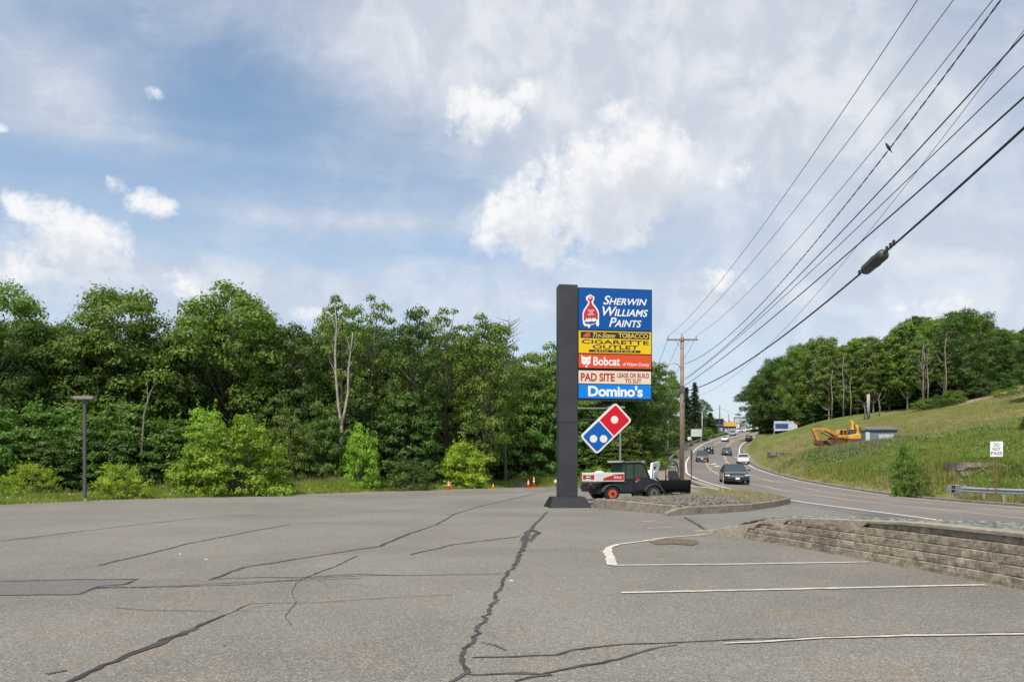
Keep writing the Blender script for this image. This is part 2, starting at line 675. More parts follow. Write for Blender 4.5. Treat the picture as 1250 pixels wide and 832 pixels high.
def terrain(X, Y):
    X = np.asarray(X, float)
    Y = np.asarray(Y, float)
    z = rbf(X, Y)
    # parking lot and the wood floor on its level
    flat = sstep(Y, 95, 72) * sstep(X, 13.0, 8.0)
    z = z * (1 - flat) + flat * -0.03
    # follow the road
    l, r = road_x('L', Y), road_x('R', Y)
    rz = road_z(X, Y)
    dl, dr = l - 2.4 - X, X - (r + 1.4)
    dist = np.maximum(np.maximum(dl, dr), 0)
    wt = 1 - sstep(dist, 0.0, 2.6)
    inroad = (dl < 0) & (dr < 0)
    ok = (Y < 340)
    z = np.where(ok, z * (1 - wt) + (rz - 0.01) * wt, z)
    # beneath the paving the ground keeps clear of it
    under = ok & (X > l - 1.5) & (X < r + 0.9)
    z = np.where(under, np.minimum(z, rz) - 0.16, z)
    lotside = (Y < np.minimum(lot_edge_y(X), 47)) & (X < l + 1) & (Y < 47)
    z = np.where(lotside, np.minimum(z, -0.12), z)
    edge = (Y < lot_edge_y(X) + .3) & (X < 11.5)
    z = np.where(edge, np.minimum(z, -0.06), z)
    return z


def TZ(x, y):
    return float(terrain(np.array([x]), np.array([y]))[0])


def axis(segs):
    out = []
    for a, b, st in segs:
        out += list(np.arange(a, b, st))
    out.append(segs[-1][1])
    return np.array(out)


def build_ground():
    xs = axis([(-3000, -400, 260), (-400, -90, 20), (-90, -40, 4), (-40, 0, 2), (0, 62, 0.8), (62, 130, 1.6), (130, 200, 6), (200, 500, 25), (500, 3000, 250)])
    ys = axis([(-1500, -60, 120), (-60, 15, 6), (15, 120, 0.9), (120, 200, 1.5), (200, 345, 3), (345, 600, 18), (600, 4000, 260)])
    X, Y = np.meshgrid(xs, ys)
    Z = terrain(X, Y)
    Z = Z + np.where((np.abs(X) < 160) & (Y > 48) & (Y < 330), 0, 0)
    V = np.stack([X, Y, Z], -1).reshape(-1, 3)
    nx, ny = len(xs), len(ys)
    i = np.arange(nx * ny).reshape(ny, nx)
    F = np.stack([i[:-1, :-1], i[:-1, 1:], i[1:, 1:], i[1:, :-1]], -1).reshape(-1, 4)
    m = bpy.data.materials.new('meadow_ground')
    m.use_nodes = True
    t = NT(m.node_tree)
    b = t.n['Principled BSDF']
    b.inputs['Roughness'].default_value = .95
    b.inputs['Specular IOR Level'].default_value = .1
    p = t.geo()
    n1 = t.noise(p, .055, 5, .62, .3)
    n2 = t.noise(p, .45, 6, .65)
    n3 = t.noise(p, 5.0, 5, .7)
    c = t.ramp(t.m('ADD', t.m('MULTIPLY', n1, .5), t.m('MULTIPLY', n2, .5)), [(.36, (.11, .155, .030)), (.46, (.165, .185, .048)), (.55, (.25, .215, .095)), (.66, (.32, .235, .14))])
    c = t.mix(t.smooth(t.noise(p, 1.7, 5, .7), .42, .62, 0, .5), c, (.085, .115, .030))
    c = t.mix(t.smooth(n3, .35, .7, 0, .55), c, (.055, .085, .022))
    at = t.new('ShaderNodeAttribute')
    at.attribute_name = 'cover'
    sep = t.new('ShaderNodeSeparateColor')
    t.put(sep.inputs[0], at.outputs['Color'])
    grav, dirt, wood = sep.outputs[0], sep.outputs[1], sep.outputs[2]
    gv = t.new('ShaderNodeTexVoronoi')
    gv.inputs['Scale'].default_value = 9
    t.put(gv.inputs['Vector'], p)
    gcol = t.mix(t.m('MULTIPLY', t.smooth(n2, .3, .7), .6), (.33, .28, .22), (.23, .20, .17))
    gcol = t.mix(t.m('MULTIPLY', gv.outputs['Distance'], .6), gcol, (.14, .12, .10))
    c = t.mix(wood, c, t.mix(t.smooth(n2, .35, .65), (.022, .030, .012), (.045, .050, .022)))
    c = t.mix(dirt, c, t.mix(t.smooth(n2, .35, .65), (.36, .27, .19), (.25, .17, .11)))
    c = t.mix(grav, c, gcol)
    t.put(b.inputs['Base Color'], c)
    bp = t.new('ShaderNodeBump')
    bp.inputs['Strength'].default_value = .7
    bp.inputs['Distance'].default_value = .12
    t.put(bp.inputs['Height'], n3)
    t.put(b.inputs['Normal'], bp.outputs[0])
    o = mesh_np('ground', V, F, m, smooth=True)
    tag(o, kind='structure')
    l, r = road_x('L', Y), road_x('R', Y)
    rng = np.random.default_rng(3)
    jit = rng.normal(0, .5, X.shape)
    grav_m = np.clip(sstep(X, l - 5.2 + jit, l - 3.6 + jit) * sstep(Y, 130, 95), 0, 1) * (X < l) * (Y > 40)
    grav_m = np.maximum(grav_m, (X > 8 + jit * .6) * (X < l) * (Y > 44) * (Y < 74 + jit * 3))
    grav_m = np.maximum(grav_m, (X > r) * (X < r + 1.6 + jit * .3) * (Y < 330) * .8)
    # worn track up the hill and bare patches
    track = [W(1170, 492, 139), W(1195, 490, 139), W(1213, 485, 138), W(1222, 479, 142), W(1216, 477, 146), W(1212, 474, 150)]
    track2 = [W(1195, 490, 139), W(1209, 484, 140), W(1212, 478, 146)]
    dd = np.full(X.shape, 99.)
    for tr in (track, track2):
        for a, bb in zip(tr[:-1], tr[1:]):
            ax, ay, bx, by = a.x, a.y, bb.x, bb.y
            L2 = (bx - ax) ** 2 + (by - ay) ** 2
            u = np.clip(((X - ax) * (bx - ax) + (Y - ay) * (by - ay)) / L2, 0, 1)
            dd = np.minimum(dd, np.hypot(X - ax - u * (bx - ax), Y - ay - u * (by - ay)))
    dirt_m = sstep(dd, 3.2, 1.8)
    for (px, py, Yc, ra, rb, w) in [(1160, 532, 80, 5, 3, .5), (1240, 530, 80, 6, 5, .35), (950, 541, 140, 5, 8, .5), (1225, 505, 110, 6, 10, .35), (1100, 603, 42, 6, 1.5, .6),
                                    (1040, 592, 55, 8, 2, .5), (1200, 606, 42, 6, 1.2, .7), (1240, 468, 165, 10, 14, .4)]:
        q = W(px, py, Yc)
        e = ((X - q.x) / ra) ** 2 + ((Y - q.y) / rb) ** 2 + jit * .5
        dirt_m = np.maximum(dirt_m, w * sstep(e, 1.3, .2))
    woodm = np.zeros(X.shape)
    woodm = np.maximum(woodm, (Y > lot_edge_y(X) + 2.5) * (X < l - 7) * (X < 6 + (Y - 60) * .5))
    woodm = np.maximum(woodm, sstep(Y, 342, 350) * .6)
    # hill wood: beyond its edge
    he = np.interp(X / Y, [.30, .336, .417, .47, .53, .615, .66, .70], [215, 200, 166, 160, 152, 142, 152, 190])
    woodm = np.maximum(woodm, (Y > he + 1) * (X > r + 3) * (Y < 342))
    col = np.zeros((nx * ny, 4), dtype=np.float32)
    col[:, 0] = grav_m.ravel()
    col[:, 1] = dirt_m.ravel()
    col[:, 2] = woodm.ravel()
    col[:, 3] = 1
    ca = o.data.color_attributes.new('cover', 'FLOAT_COLOR', 'POINT')
    ca.data.foreach_set('color', col.ravel())


build_ground()


# ------------------------------------------------------------------ asphalt
def asphalt_mat(name, c0, c1, tan, tan_amt, stone=1.0):
    m = bpy.data.materials.new(name)
    m.use_nodes = True
    t = NT(m.node_tree)
    b = t.n['Principled BSDF']
    b.inputs['Roughness'].default_value = .88
    b.inputs['Specular IOR Level'].default_value = .25
    p = t.geo()
    n1 = t.noise(p, .16, 5, .6, .4)
    n2 = t.noise(p, 1.3, 5, .65, .2)
    c = t.mix(t.smooth(n1, .35, .65), c0, c1)
    c = t.mix(t.smooth(t.m('ADD', t.m('MULTIPLY', n2, .6), t.m('MULTIPLY', t.noise(p, .42, 4, .6), .4)), .5, .66, 0, tan_amt), c, tan)
    # aggregate
    v = t.new('ShaderNodeTexVoronoi')
    v.inputs['Scale'].default_value = 85
    t.put(v.inputs['Vector'], p)
    sepc = t.new('ShaderNodeSeparateColor')
    t.put(sepc.inputs[0], v.outputs['Color'])
    lum = sepc.outputs[0]
    st = t.smooth(lum, .78, 1.0, 0, .55 * stone)
    c = t.mix(st, c, (.46, .43, .38))
    st2 = t.smooth(lum, .28, .0, 0, .65 * stone)
    c = t.mix(st2, c, (.045, .042, .04))
    v2 = t.new('ShaderNodeTexVoronoi')
    v2.inputs['Scale'].default_value = 38
    t.put(v2.inputs['Vector'], p)
    sep2 = t.new('ShaderNodeSeparateColor')
    t.put(sep2.inputs[0], v2.outputs['Color'])
    c = t.mix(t.smooth(sep2.outputs[1], .86, 1.0, 0, .28 * stone), c, (.40, .37, .32))
    c = t.mix(t.smooth(sep2.outputs[0], .12, .0, 0, .22 * stone), c, (.06, .055, .05))
    t.put(b.inputs['Base Color'], c)
    bp = t.new('ShaderNodeBump')
    bp.inputs['Strength'].default_value = .35
    bp.inputs['Distance'].default_value = .008
    t.put(bp.inputs['Height'], t.m('ADD', lum, t.m('MULTIPLY', n2, .8)))
    t.put(b.inputs['Normal'], bp.outputs[0])
    MATS[name] = m
    return m, t, b, c, p


LOT, _t, _b, _c, _p = asphalt_mat('lot_asphalt', (.156, .146, .125), (.210, .197, .170), (.225, .178, .122), .7)
ROADM, _t, _b, _c, _p = asphalt_mat('road_asphalt', (.160, .143, .131), (.200, .180, .165), (.13, .12, .11), .35, .6)
PATCHM, _, _, _, _ = asphalt_mat('patch_asphalt', (.135, .128, .120), (.155, .148, .138), (.13, .12, .11), .4, .6)
DRIVEM, _, _, _, _ = asphalt_mat('drive_asphalt', (.165, .157, .145), (.195, .185, .170), (.22, .18, .14), .3, .9)
TAR = mat('tar', (.030, .028, .026), .75, bump=(30, .6), var=(3.5, .75, (.10, .092, .08)))
LINE = mat('line_paint', (.58, .545, .475), .8, var=(6, .6, (.34, .31, .265)))
LINEW = mat('road_line_white', (.74, .72, .69), .8, var=(1.5, .45, (.5, .47, .44)))
LINEY = mat('road_line_yellow', (.62, .42, .20), .8, var=(.6, .6, (.40, .27, .17)))


def build_lot():
    pts = [(-90, -40), (-90, 12), (-60, 20)]
    for X in np.linspace(-58, 9.5, 60):
        pts.append((X, float(lot_edge_y(X)) + .12 * math.sin(X * 3.1)))
    pts += [(11.6, 60), (11.9, 52), (13.2, 48)]
    for Y in (47, 42, 36, 30, 24, 18, 10, 0, -20, -40):
        pts.append((float(road_x('L', Y)) + .5, Y))
    bm = bmesh.new()
    vs = [bm.verts.new((x, y, 0)) for x, y in pts]
    bm.faces.new(vs)
    bmesh.ops.triangulate(bm, faces=bm.faces)
    me = bpy.data.meshes.new('parking_lot')
    bm.to_mesh(me)
    bm.free()
    me.materials.append(LOT)
    for p in me.polygons:
        if p.normal.z < 0:
            p.flip()
    o = bpy.data.objects.new('parking_lot', me)
    C.objects.link(o)
    tag(o, kind='structure')
    return o


lot = build_lot()


def ribbon(pts, w, z, name, m, parent, jitter=0.0, wj=0.0, seed=0, step=.12, zf=None):
    """flat strip along world xy points; w = width or list"""
    rng = random.Random(seed)
    P = [Vector((p[0], p[1])) for p in pts]
    ws = w if isinstance(w, (list, tuple)) else [w] * len(P)
    S = [(P[0], ws[0])]
    for a, b, wa, wb in zip(P[:-1], P[1:], ws[:-1], ws[1:]):
        n = max(1, int((b - a).length / step))
        for k in range(1, n + 1):
            u = k / n
            S.append((a.lerp(b, u), wa + (wb - wa) * u))
    ph = rng.random() * 10
    vs = []
    off = 0.0
    for i, (p, ww) in enumerate(S):
        d = (S[min(i + 1, len(S) - 1)][0] - S[max(i - 1, 0)][0])
        d = d.normalized() if d.length > 0 else Vector((1, 0))
        nrm = Vector((-d.y, d.x))
        off = off * .8 + rng.gauss(0, 1) * jitter * .6
        q = p + nrm * off
        h1 = ww / 2 * (1 + wj * rng.uniform(-1, 1))
        h2 = ww / 2 * (1 + wj * rng.uniform(-1, 1))
        for s, h in ((1, h1), (-1, h2)):
            x, y = q + nrm * s * h
            zz = z if zf is None else float(zf(x, y)) + z
            vs.append((x, y, zz))
    fs = [(2 * i, 2 * i + 1, 2 * i + 3, 2 * i + 2) for i in range(len(S) - 1)]
    o = MB().add(vs, fs).build(name, m, parent)
    me = o.data
    if me.polygons[0].normal.z < 0:
        me.flip_normals()
    return o


def zoomed(pts, ox, oy, s):
    return [(ox + a / s, oy + b / s) for a, b in pts]


def gpts(pp):
    return [tuple(G(a, max(b, 592))[:2]) for a, b in pp]


def lot_marks():
    # resurfaced patch on the left, slightly darker
    q = gpts([(-60, 705), (0, 706), (150, 707.5), (166, 707), (150, 714), (118, 718), (100, 725.5), (0, 726.5), (-60, 727)])
    MB().add([(x, y, .0035) for x, y in q], [tuple(range(len(q)))]).build('asphalt_patch', PATCHM, lot)
    # smoother newer paving on the driveway
    q = gpts([(842, 630), (912, 624.5), (957, 612), (990, 614), (1060, 625), (1120, 633), (1110, 645), (960, 642), (900, 640), (870, 651)])
    MB().add([(x, y, .0045) for x, y in q], [tuple(range(len(q)))]).build('driveway_paving', DRIVEM, lot)
    A = 3.125
    main = zoomed([(525, 15), (480, 60), (455, 95), (440, 130), (415, 200), (375, 245), (350, 290), (330, 345), (300, 400), (262, 460), (230, 520), (192, 585), (212, 625), (150, 662), (60, 720)], 500, 620, A)
    ribbon(gpts(main), [.07, .07, .10, .10, .065, .05, .045, .05, .045, .045, .042, .042, .045, .04, .035], .006, 'crack_seal', TAR, lot, .018, .55, 1, .05)
    ribbon(gpts(zoomed([(425, 128), (440, 112), (452, 88), (472, 84), (488, 92), (470, 112), (462, 130)], 500, 620, A)), [.03, .11, .16, .18, .15, .10, .03], .0052, 'crack_seal', TAR, lot, .02, .5, 31, .07)
    B = 1.953
    thin = [
        (zoomed([(240, 568), (400, 568), (560, 562), (620, 543), (700, 532), (830, 521), (1000, 516), (1250, 503)], 500, 620, A) + [(1000, 777), (1100, 774.5), (1250, 772), (1400, 769)], [.03, .035, .035, .05, .04, .03, .03, .03, .02, .03, .02, .02]),
        (zoomed([(210, 628), (250, 634), (400, 626), (500, 629), (650, 601), (800, 576), (930, 536), (1020, 521)], 500, 620, A), [.03, .03, .05, .05, .045, .04, .03, .02]),
        (zoomed([(400, 660), (460, 642), (540, 634)], 500, 620, A), .05),
        (zoomed([(0, 40), (80, 30), (200, 15), (330, 0)], 0, 640, B) + [(240, 632), (320, 628)], .05),
        (zoomed([(235, 97), (360, 68), (450, 45), (620, 12), (690, 0)], 0, 640, B), .06),
        (zoomed([(500, 132), (590, 100), (660, 90), (770, 72), (905, 52), (960, 28), (1040, 0)], 0, 640, B), [.05, .06, .06, .05, .08, .08, .04]),
        (zoomed([(1040, 0)], 0, 640, B) + zoomed([(320, 378), (500, 325), (760, 265), (900, 230), (1010, 205)], 500, 560, 5.68), .07),
        (zoomed([(0, 168), (190, 167), (230, 150), (350, 150), (600, 142), (720, 130), (850, 122), (960, 121), (1215, 117)], 0, 640, B), .028),
        (zoomed([(0, 136), (180, 131), (330, 130), (302, 142), (240, 148), (200, 162)], 0, 640, B), .045),
        (zoomed([(500, 130), (620, 126), (720, 126), (850, 118), (950, 122)], 0, 640, B), .035),
        (zoomed([(230, 152), (420, 146), (560, 138), (700, 134), (860, 128)], 0, 640, B), .025),
        (zoomed([(120, 400), (160, 375), (250, 335), (370, 290), (430, 262), (540, 215)], 0, 640, B), [.08, .07, .06, .10, .08, .03]),
        (zoomed([(540, 215), (600, 188), (760, 186), (900, 176), (1080, 168)], 0, 640, B), .014),
        (zoomed([(270, 198), (350, 206), (520, 208)], 0, 640, B), .014),
        (zoomed([(850, 75), (790, 105), (720, 128)], 0, 640, B), .022),
        (zoomed([(720, 128), (690, 160), (705, 190), (680, 215), (690, 240)], 0, 640, B), .007),
        (zoomed([(640, 190), (600, 200), (570, 207), (640, 208), (690, 205)], 0, 640, B), .007),
        (zoomed([(760, 130), (790, 150), (830, 140), (880, 150)], 0, 640, B), .007),
        (zoomed([(980, 72), (1080, 48), (1240, 28)], 0, 640, B), .045),
        (zoomed([(110, 357), (160, 348)], 0, 640, B), .03),
        ([(836, 631), (846, 637), (858, 645), (868, 652)], .09),
        ([(80, 634), (180, 637), (300, 635.5), (420, 640)], .02),
        ([(500, 629), (600, 627), (668, 628), (740, 627)], .04),
        (zoomed([(275, 512), (330, 522), (372, 545)], 500, 620, A), .012),
        (zoomed([(420, 160), (520, 158), (640, 154)], 500, 620, A), .02),
    ]
    for i, (pp, w) in enumerate(thin):
        ribbon(gpts(pp), w, .0055 + .0002 * i, 'crack_seal' if i != 14 else 'crack', TAR, lot, .014, .5, i + 10, .10)
    # painted stall lines
    for i, (pp, w) in enumerate([([(748, 690), (905, 688.5), (1060, 686)], .10), ([(758, 723.5), (980, 719), (1203, 714)], .095),
                                 ([(884, 786), (930, 784), (1000, 779.3), (1110, 776.2), (1250, 774.3), (1420, 772)], [.03, .05, .04, .06, .05, .06]),
                                 ([(748, 690), (741.5, 672)], .17), ([(741.5, 673), (744, 668), (754, 664.5), (786, 660.5), (800, 659.5)], [.16, .14, .12, .09, .05]),
                                 ([(786, 660), (815, 656), (850, 653.5), (862, 652)], .10),
                                 ([(784, 636.5), (800, 635.5)], .1), ([(791, 645), (822, 643.5)], .06)]):
        ribbon(gpts(pp), w, .0115 + .0004 * i, 'painted_line', LINE, lot, .004, .18, i + 60, .12)
    # weedy sunken drain patch
    q = gpts([(789, 659.8), (800, 657.5), (830, 657.6), (850, 659.5), (853, 663), (846, 665.5), (820, 664), (801, 664.8)])
    MB().add([(x, y, .013) for x, y in q], [tuple(range(len(q)))]).build('drain_patch', mat('drain_dirt', (.10, .07, .05), .95, var=(12, .8, (.20, .16, .11)), bump=(30, .8)), lot)
    # litter
    for (px, py, s) in [(252, 683, .035), (220, 676, .022), (624, 709, .035), (274, 788, .014)]:
        g = G(px, py)
        m = WHITE if px != 274 else mat('blue_bit', (.02, .12, .4), .5)
        o = MB().box((g.x, g.y, s * .3), (s * 1.6, s, s * .5), rz=px, ry=.2).build('paper_scrap', m)
        tag(o, {252: 'white scrap of paper lying on the left of the parking lot', 220: 'small pale scrap near the diagonal crack on the left', 624: 'white chip beside the wide tar crack in mid lot',
                274: 'tiny blue bottle cap on the asphalt near the lower left crack'}[px], 'litter')


lot_marks()


# ------------------------------------------------------------------ road surface
def build_road():
    ys = np.concatenate([np.arange(-40, 45, 3.), np.arange(45, 200, 2.), np.arange(200, 421, 5.)])
    us = [-1.0, 0.0, .12, .24, .36, .5, .66, .83, 1.0, 1.1]
    V = []
    for y in ys:
        l, r = float(road_x('L', y)), float(road_x('R', y))
        shl = float(np.interp(y, [-40, 44, 50, 80, 110, 240, 300], [.35, .35, .9, 1.1, 1.9, 1.9, 1.0]))
        xs = [l - shl] + [l + (r - l) * u for u in us[1:9]] + [r + .75]
        zs = [float(road_z(x, y)) for x in xs]
        V.append((xs[0], y, zs[0] - .15))
        for x, z in zip(xs, zs):
            V.append((x, y, z))
        V.append((xs[-1], y, zs[-1] - .15))
    n = 12
    F = []
    for i in range(len(ys) - 1):
        for k in range(n - 1):
            a = i * n + k
            F.append((a, a + 1, a + n + 1, a + n))
    o = mesh_np('road', V, F, ROADM, smooth=False)
    tag(o, kind='structure')

    def along(k, y0, y1, off, w, m, nm, st=2.0):
        yy = np.arange(y0, y1 + .01, st)
        pts = [(float(road_x(k, y)) + off, y) for y in yy]
        wid = [w * (1 + max(0, y - 90) / 260) for y in yy]
        return ribbon(pts, wid, .006, nm, m, o, 0, .08, int(y0 * 7) % 97, 2.0, zf=road_z)
    along('L', -30, 30, 0, .14, LINEW, 'edge_line')
    along('L', 30, 42, 0, .15, LINEW, 'edge_line')
    along('L', 47, 128, 0, .17, LINEW, 'edge_line')
    along('L', 134, 300, 0, .15, LINEW, 'edge_line')
    along('R', -30, 330, 0, .16, LINEW, 'edge_line')
    along('y1', -30, 320, -.12, .12, LINEY, 'centre_line')
    along('y2', -30, 320, .12, .12, LINEY, 'centre_line')
    for k, o2 in (('y1', .16), ('y2', -.16)):
        y = -20
        while y < 250:
            along(k, y, y + 4, o2, .12, LINEY, 'dashed_line')
            y += 12
    # turn arrows in the middle lane
    for (px, py, Y) in [(872, 566.5, 104), (876.5, 568.3, 97), (892, 538, 211)]:
        a = W(px, py, Y)
        x, y = a.x, a.y
        k = 1 if Y < 150 else 1.6
        dx = float(road_x('y1', y + 1) - road_x('y1', y - 1)) / 2
        pts = [(x - .6 * k - dx * 1.5, y - 2.0), (x - .1 * k, y), (x + .6 * k + dx * 1.5, y + 2.4)]
        ribbon(pts, [.5 * k, .35 * k, .3 * k], .010, 'turn_arrow', LINEW, o, 0, 0, 1, .6, zf=road_z)
    return o


road = build_road()


def kerb_strip(pts, hs, w, name, m=None, seed=0, base=-.08, label=None, cat='kerb', zb=None, cap=True):
    """a low wall along points; hs = height at each point; outer face on the left of the path"""
    rng = random.Random(seed)
    m = m or CONC
    P = [Vector((p[0], p[1])) for p in pts]
    S = []
    for a, b, ha, hb in zip(P[:-1], P[1:], hs[:-1], hs[1:]):
        n = max(1, int((b - a).length / .25))
        for k in range(n):
            S.append((a.lerp(b, k / n), ha + (hb - ha) * k / n))
    S.append((P[-1], hs[-1]))
    vs = []
    for i, (p, h) in enumerate(S):
        d = (S[min(i + 1, len(S) - 1)][0] - S[max(i - 1, 0)][0]).normalized()
        nr = Vector((-d.y, d.x))
        g = 0.0 if zb is None else float(zb(p.x, p.y))
        j = rng.uniform(-.012, .012)
        prof = [(w / 2 + .02 + j, base), (w / 2 + j, h - .03), (w / 2 - .03, h + j * .3), (-w / 2 + .03, h + j * .3), (-w / 2, h - .03), (-w / 2, base)]
        for a, z in prof:
            q = p + nr * a
            vs.append((q.x, q.y, g + z))
    n = 6
    fs = []
    for i in range(len(S) - 1):
        for k in range(n - 1):
            a = i * n + k
            fs.append((a, a + 1, a + n + 1, a + n))
    fs += [tuple(range(n)), tuple((len(S) - 1) * n + k for k in range(n - 1, -1, -1))]
    o = MB().add(vs, fs).build(name, m)
    return tag(o, label, cat)


# concrete with dark weathered face used for old kerbs and wall blocks
def weathered(name, lightc, darkc, scale=7):
    m = bpy.data.materials.new(name)
    m.use_nodes = True
    t = NT(m.node_tree)
    b = t.n['Principled BSDF']
    b.inputs['Roughness'].default_value = .95
    b.inputs['Specular IOR Level'].default_value = .2
    p = t.geo()
    n1 = t.noise(p, scale, 6, .7, .3)
    n2 = t.noise(p, scale * 6, 4, .7)
    n3 = t.noise(p, .8, 4, .6)
    f = t.m('ADD', t.m('MULTIPLY', n1, .5), t.m('ADD', t.m('MULTIPLY', n2, .25), t.m('MULTIPLY', n3, .25)))
    c = t.ramp(f, [(.40, darkc), (.50, tuple((a + b_) / 2 for a, b_ in zip(lightc, darkc))), (.58, lightc)])
    isl = t.geo('Random Per Island')
    c = t.mix(t.m('MULTIPLY', isl, .35), c, tuple(v * .55 for v in lightc))
    t.put(b.inputs['Base Color'], c)
    bp = t.new('ShaderNodeBump')
    bp.inputs['Strength'].default_value = .8
    bp.inputs['Distance'].default_value = .03
    t.put(bp.inputs['Height'], t.m('ADD', n1, n2))
    t.put(b.inputs['Normal'], bp.outputs[0])
    MATS[name] = m
    return m


BLOCK = weathered('wall_block', (.47, .405, .305), (.135, .112, .086), 6)
KERBM = weathered('old_kerb', (.36, .31, .24), (.16, .135, .11), 5)
GRAVROCK = None


def rocks(name, samples, size, ms, rng, zf):
    """many small angular stones, as one mesh"""
    base = []
    for k in range(6):
        r = np.random.default_rng(k)
        bm = bmesh.new()
        bmesh.ops.create_icosphere(bm, subdivisions=1, radius=1)
        v = np.array([tuple(x.co) for x in bm.verts])
        f = np.array([[x.index for x in fc.verts] for fc in bm.faces])
        bm.free()
        v = v * (1 + r.uniform(-.35, .35, (len(v), 1)))
        v[:, 2] *= .65
        base.append((v, f))
    V, F, o = [], [], 0
    for (x, y) in samples:
        v, f = base[rng.integers(6)]
        s = size * rng.uniform(.45, 1.35)
        a = rng.uniform(0, 6.28)
        ca, sa = math.cos(a), math.sin(a)
        sx = rng.uniform(.8, 1.5)
        vx = v[:, 0] * s * sx
        vy = v[:, 1] * s
        V.append(np.stack([vx * ca - vy * sa + x, vx * sa + vy * ca + y, v[:, 2] * s + zf(x, y) + s * .1], 1))
        F.append(f + o)
        o += len(v)
    return mesh_np(name, np.concatenate(V), np.concatenate(F), ms)


def rock_mat(name, a, b_, c_):
    m = bpy.data.materials.new(name)
    m.use_nodes = True
    t = NT(m.node_tree)
    b = t.n['Principled BSDF']
    b.inputs['Roughness'].default_value = .9
    t.put(b.inputs['Base Color'], t.ramp(t.geo('Random Per Island'), [(0, a), (.5, b_), (1, c_)]))
    MATS[name] = m
    return m


GRAVROCK = rock_mat('gravel_stone', (.07, .065, .06), (.135, .125, .11), (.25, .225, .19))
RUBBLE = rock_mat('rubble_stone', (.09, .095, .085), (.155, .16, .14), (.26, .25, .21))


def in_poly(x, y, poly):
    c = False
    n = len(poly)
    for i in range(n):
        x1, y1 = poly[i]
        x2, y2 = poly[(i + 1) % n]
        if (y1 > y) != (y2 > y) and x < (x2 - x1) * (y - y1) / (y2 - y1) + x1:
            c = not c
    return c


def edge_dist(x, y, poly):
    best = 1e9
    n = len(poly)
    for i in range(n):
        x1, y1 = poly[i]
        x2, y2 = poly[(i + 1) % n]
        L = (x2 - x1) ** 2 + (y2 - y1) ** 2
        u = max(0, min(1, ((x - x1) * (x2 - x1) + (y - y1) * (y2 - y1)) / L))
        best = min(best, math.hypot(x - x1 - u * (x2 - x1), y - y1 - u * (y2 - y1)))
    return best


ISL = [(3.55, 30.7), (5.85, 26.0), (7.6, 27.3), (9.3, 28.9), (11.3, 31.8), (13.0, 34.8), (13.9, 37.6), (13.85, 41), (14.0, 46), (14.3, 52.5), (13.0, 53.5), (12.3, 47.5), (11.8, 42.5), (8.3, 38.2), (6.4, 35.4), (4.1, 33.0)]


def isl_h(x, y):
    d = edge_dist(x, y, ISL)
    base = .22 + .12 * max(0, min(1, (34 - y) / 8)) * max(0, min(1, (6.6 - x) / 2))
    return base + .24 * (1 - math.exp(-d / 1.1)) + .03 * math.sin(x * 2.1) * math.sin(y * 1.7)


def build_island():
    rng = np.random.default_rng(5)
    # planting bed surface
    from mathutils.geometry import delaunay_2d_cdt
    pts = [Vector(p) for p in ISL]
    for x in np.arange(3, 15, .45):
        for y in np.arange(25, 54.5, .45):
            if in_poly(x, y, ISL) and edge_dist(x, y, ISL) > .2:
                pts.append(Vector((x, y)))
    n0 = len(ISL)
    vo, _, fo, _, _, _ = delaunay_2d_cdt(pts, [(i, (i + 1) % n0) for i in range(n0)], [list(range(n0))], 1, 1e-4)
    me = bpy.data.meshes.new('gravel_bed')
    me.from_pydata([(p.x, p.y, isl_h(p.x, p.y) - .05) for p in vo], [], [tuple(f) for f in fo])
    me.update()
    me.materials.append(mat('gravel_soil', (.22, .18, .14), .95, var=(1.2, .8, (.33, .27, .19)), bump=(20, .8)))
    o = bpy.data.objects.new('gravel_bed', me)
    C.objects.link(o)
    tag(o, kind='structure')
    s = []
    while len(s) < 9500:
        x, y = rng.uniform(3, 15), rng.uniform(25.5, 54)
        if in_poly(x, y, ISL) and edge_dist(x, y, ISL) > .12:
            if y > 40 and rng.random() < .55:
                continue
            s.append((x, y))
    g = rocks('gravel', s, .046, GRAVROCK, rng, lambda x, y: isl_h(x, y) - .03)
    tag(g, 'grey crushed stone covering the raised island by the highway', 'gravel', kind='stuff')
    # kerbs : the tall one facing the lot, the curved one along the driveway
    kerb_strip([(4.1, 33.0), (3.5, 31.0), (3.58, 30.6), (4.7, 28.3), (5.85, 25.95)], [.10, .36, .41, .38, .34], .2, 'kerb', KERBM, 1,
               label='straight high stone kerb of the gravel island facing the parking lot')
    kerb_strip([(5.3, 25.62), (5.75, 25.85), (6.5, 26.35), (7.6, 27.25), (9.3, 28.85), (11.3, 31.75), (13.0, 34.7), (13.9, 37.5), (13.95, 39.2)], [.10, .26, .30, .29, .28, .28, .28, .26, .22], .2, 'kerb', KERBM, 2,
               label='curved stone kerb of the gravel island along the driveway mouth')
    kerb_strip([(11.9, 42.6), (12.5, 47.5), (12.75, 53.4)], [.50, .5, .45], .18, 'kerb', CONC, 3,
               label='short pale kerb at the back of the gravel island behind the plow blade')
    pts = [(float(road_x('L', y)) - .98, y) for y in range(41, 96, 3)]
    kerb_strip(pts, [.12] * len(pts), .16, 'kerb', CONC, 4, zb=lambda x, y: road_z(x, y), label='low concrete kerb along the left edge of the highway past the island')


build_island()
pts = [(float(road_x('R', y)) + .85, y) for y in range(-20, 330, 4)]
kerb_strip(pts, [.13] * len(pts), .18, 'kerb', KERBM, 5, base=-.2, zb=lambda x, y: road_z(x, y), label='weathered kerb along the far right edge of the highway')

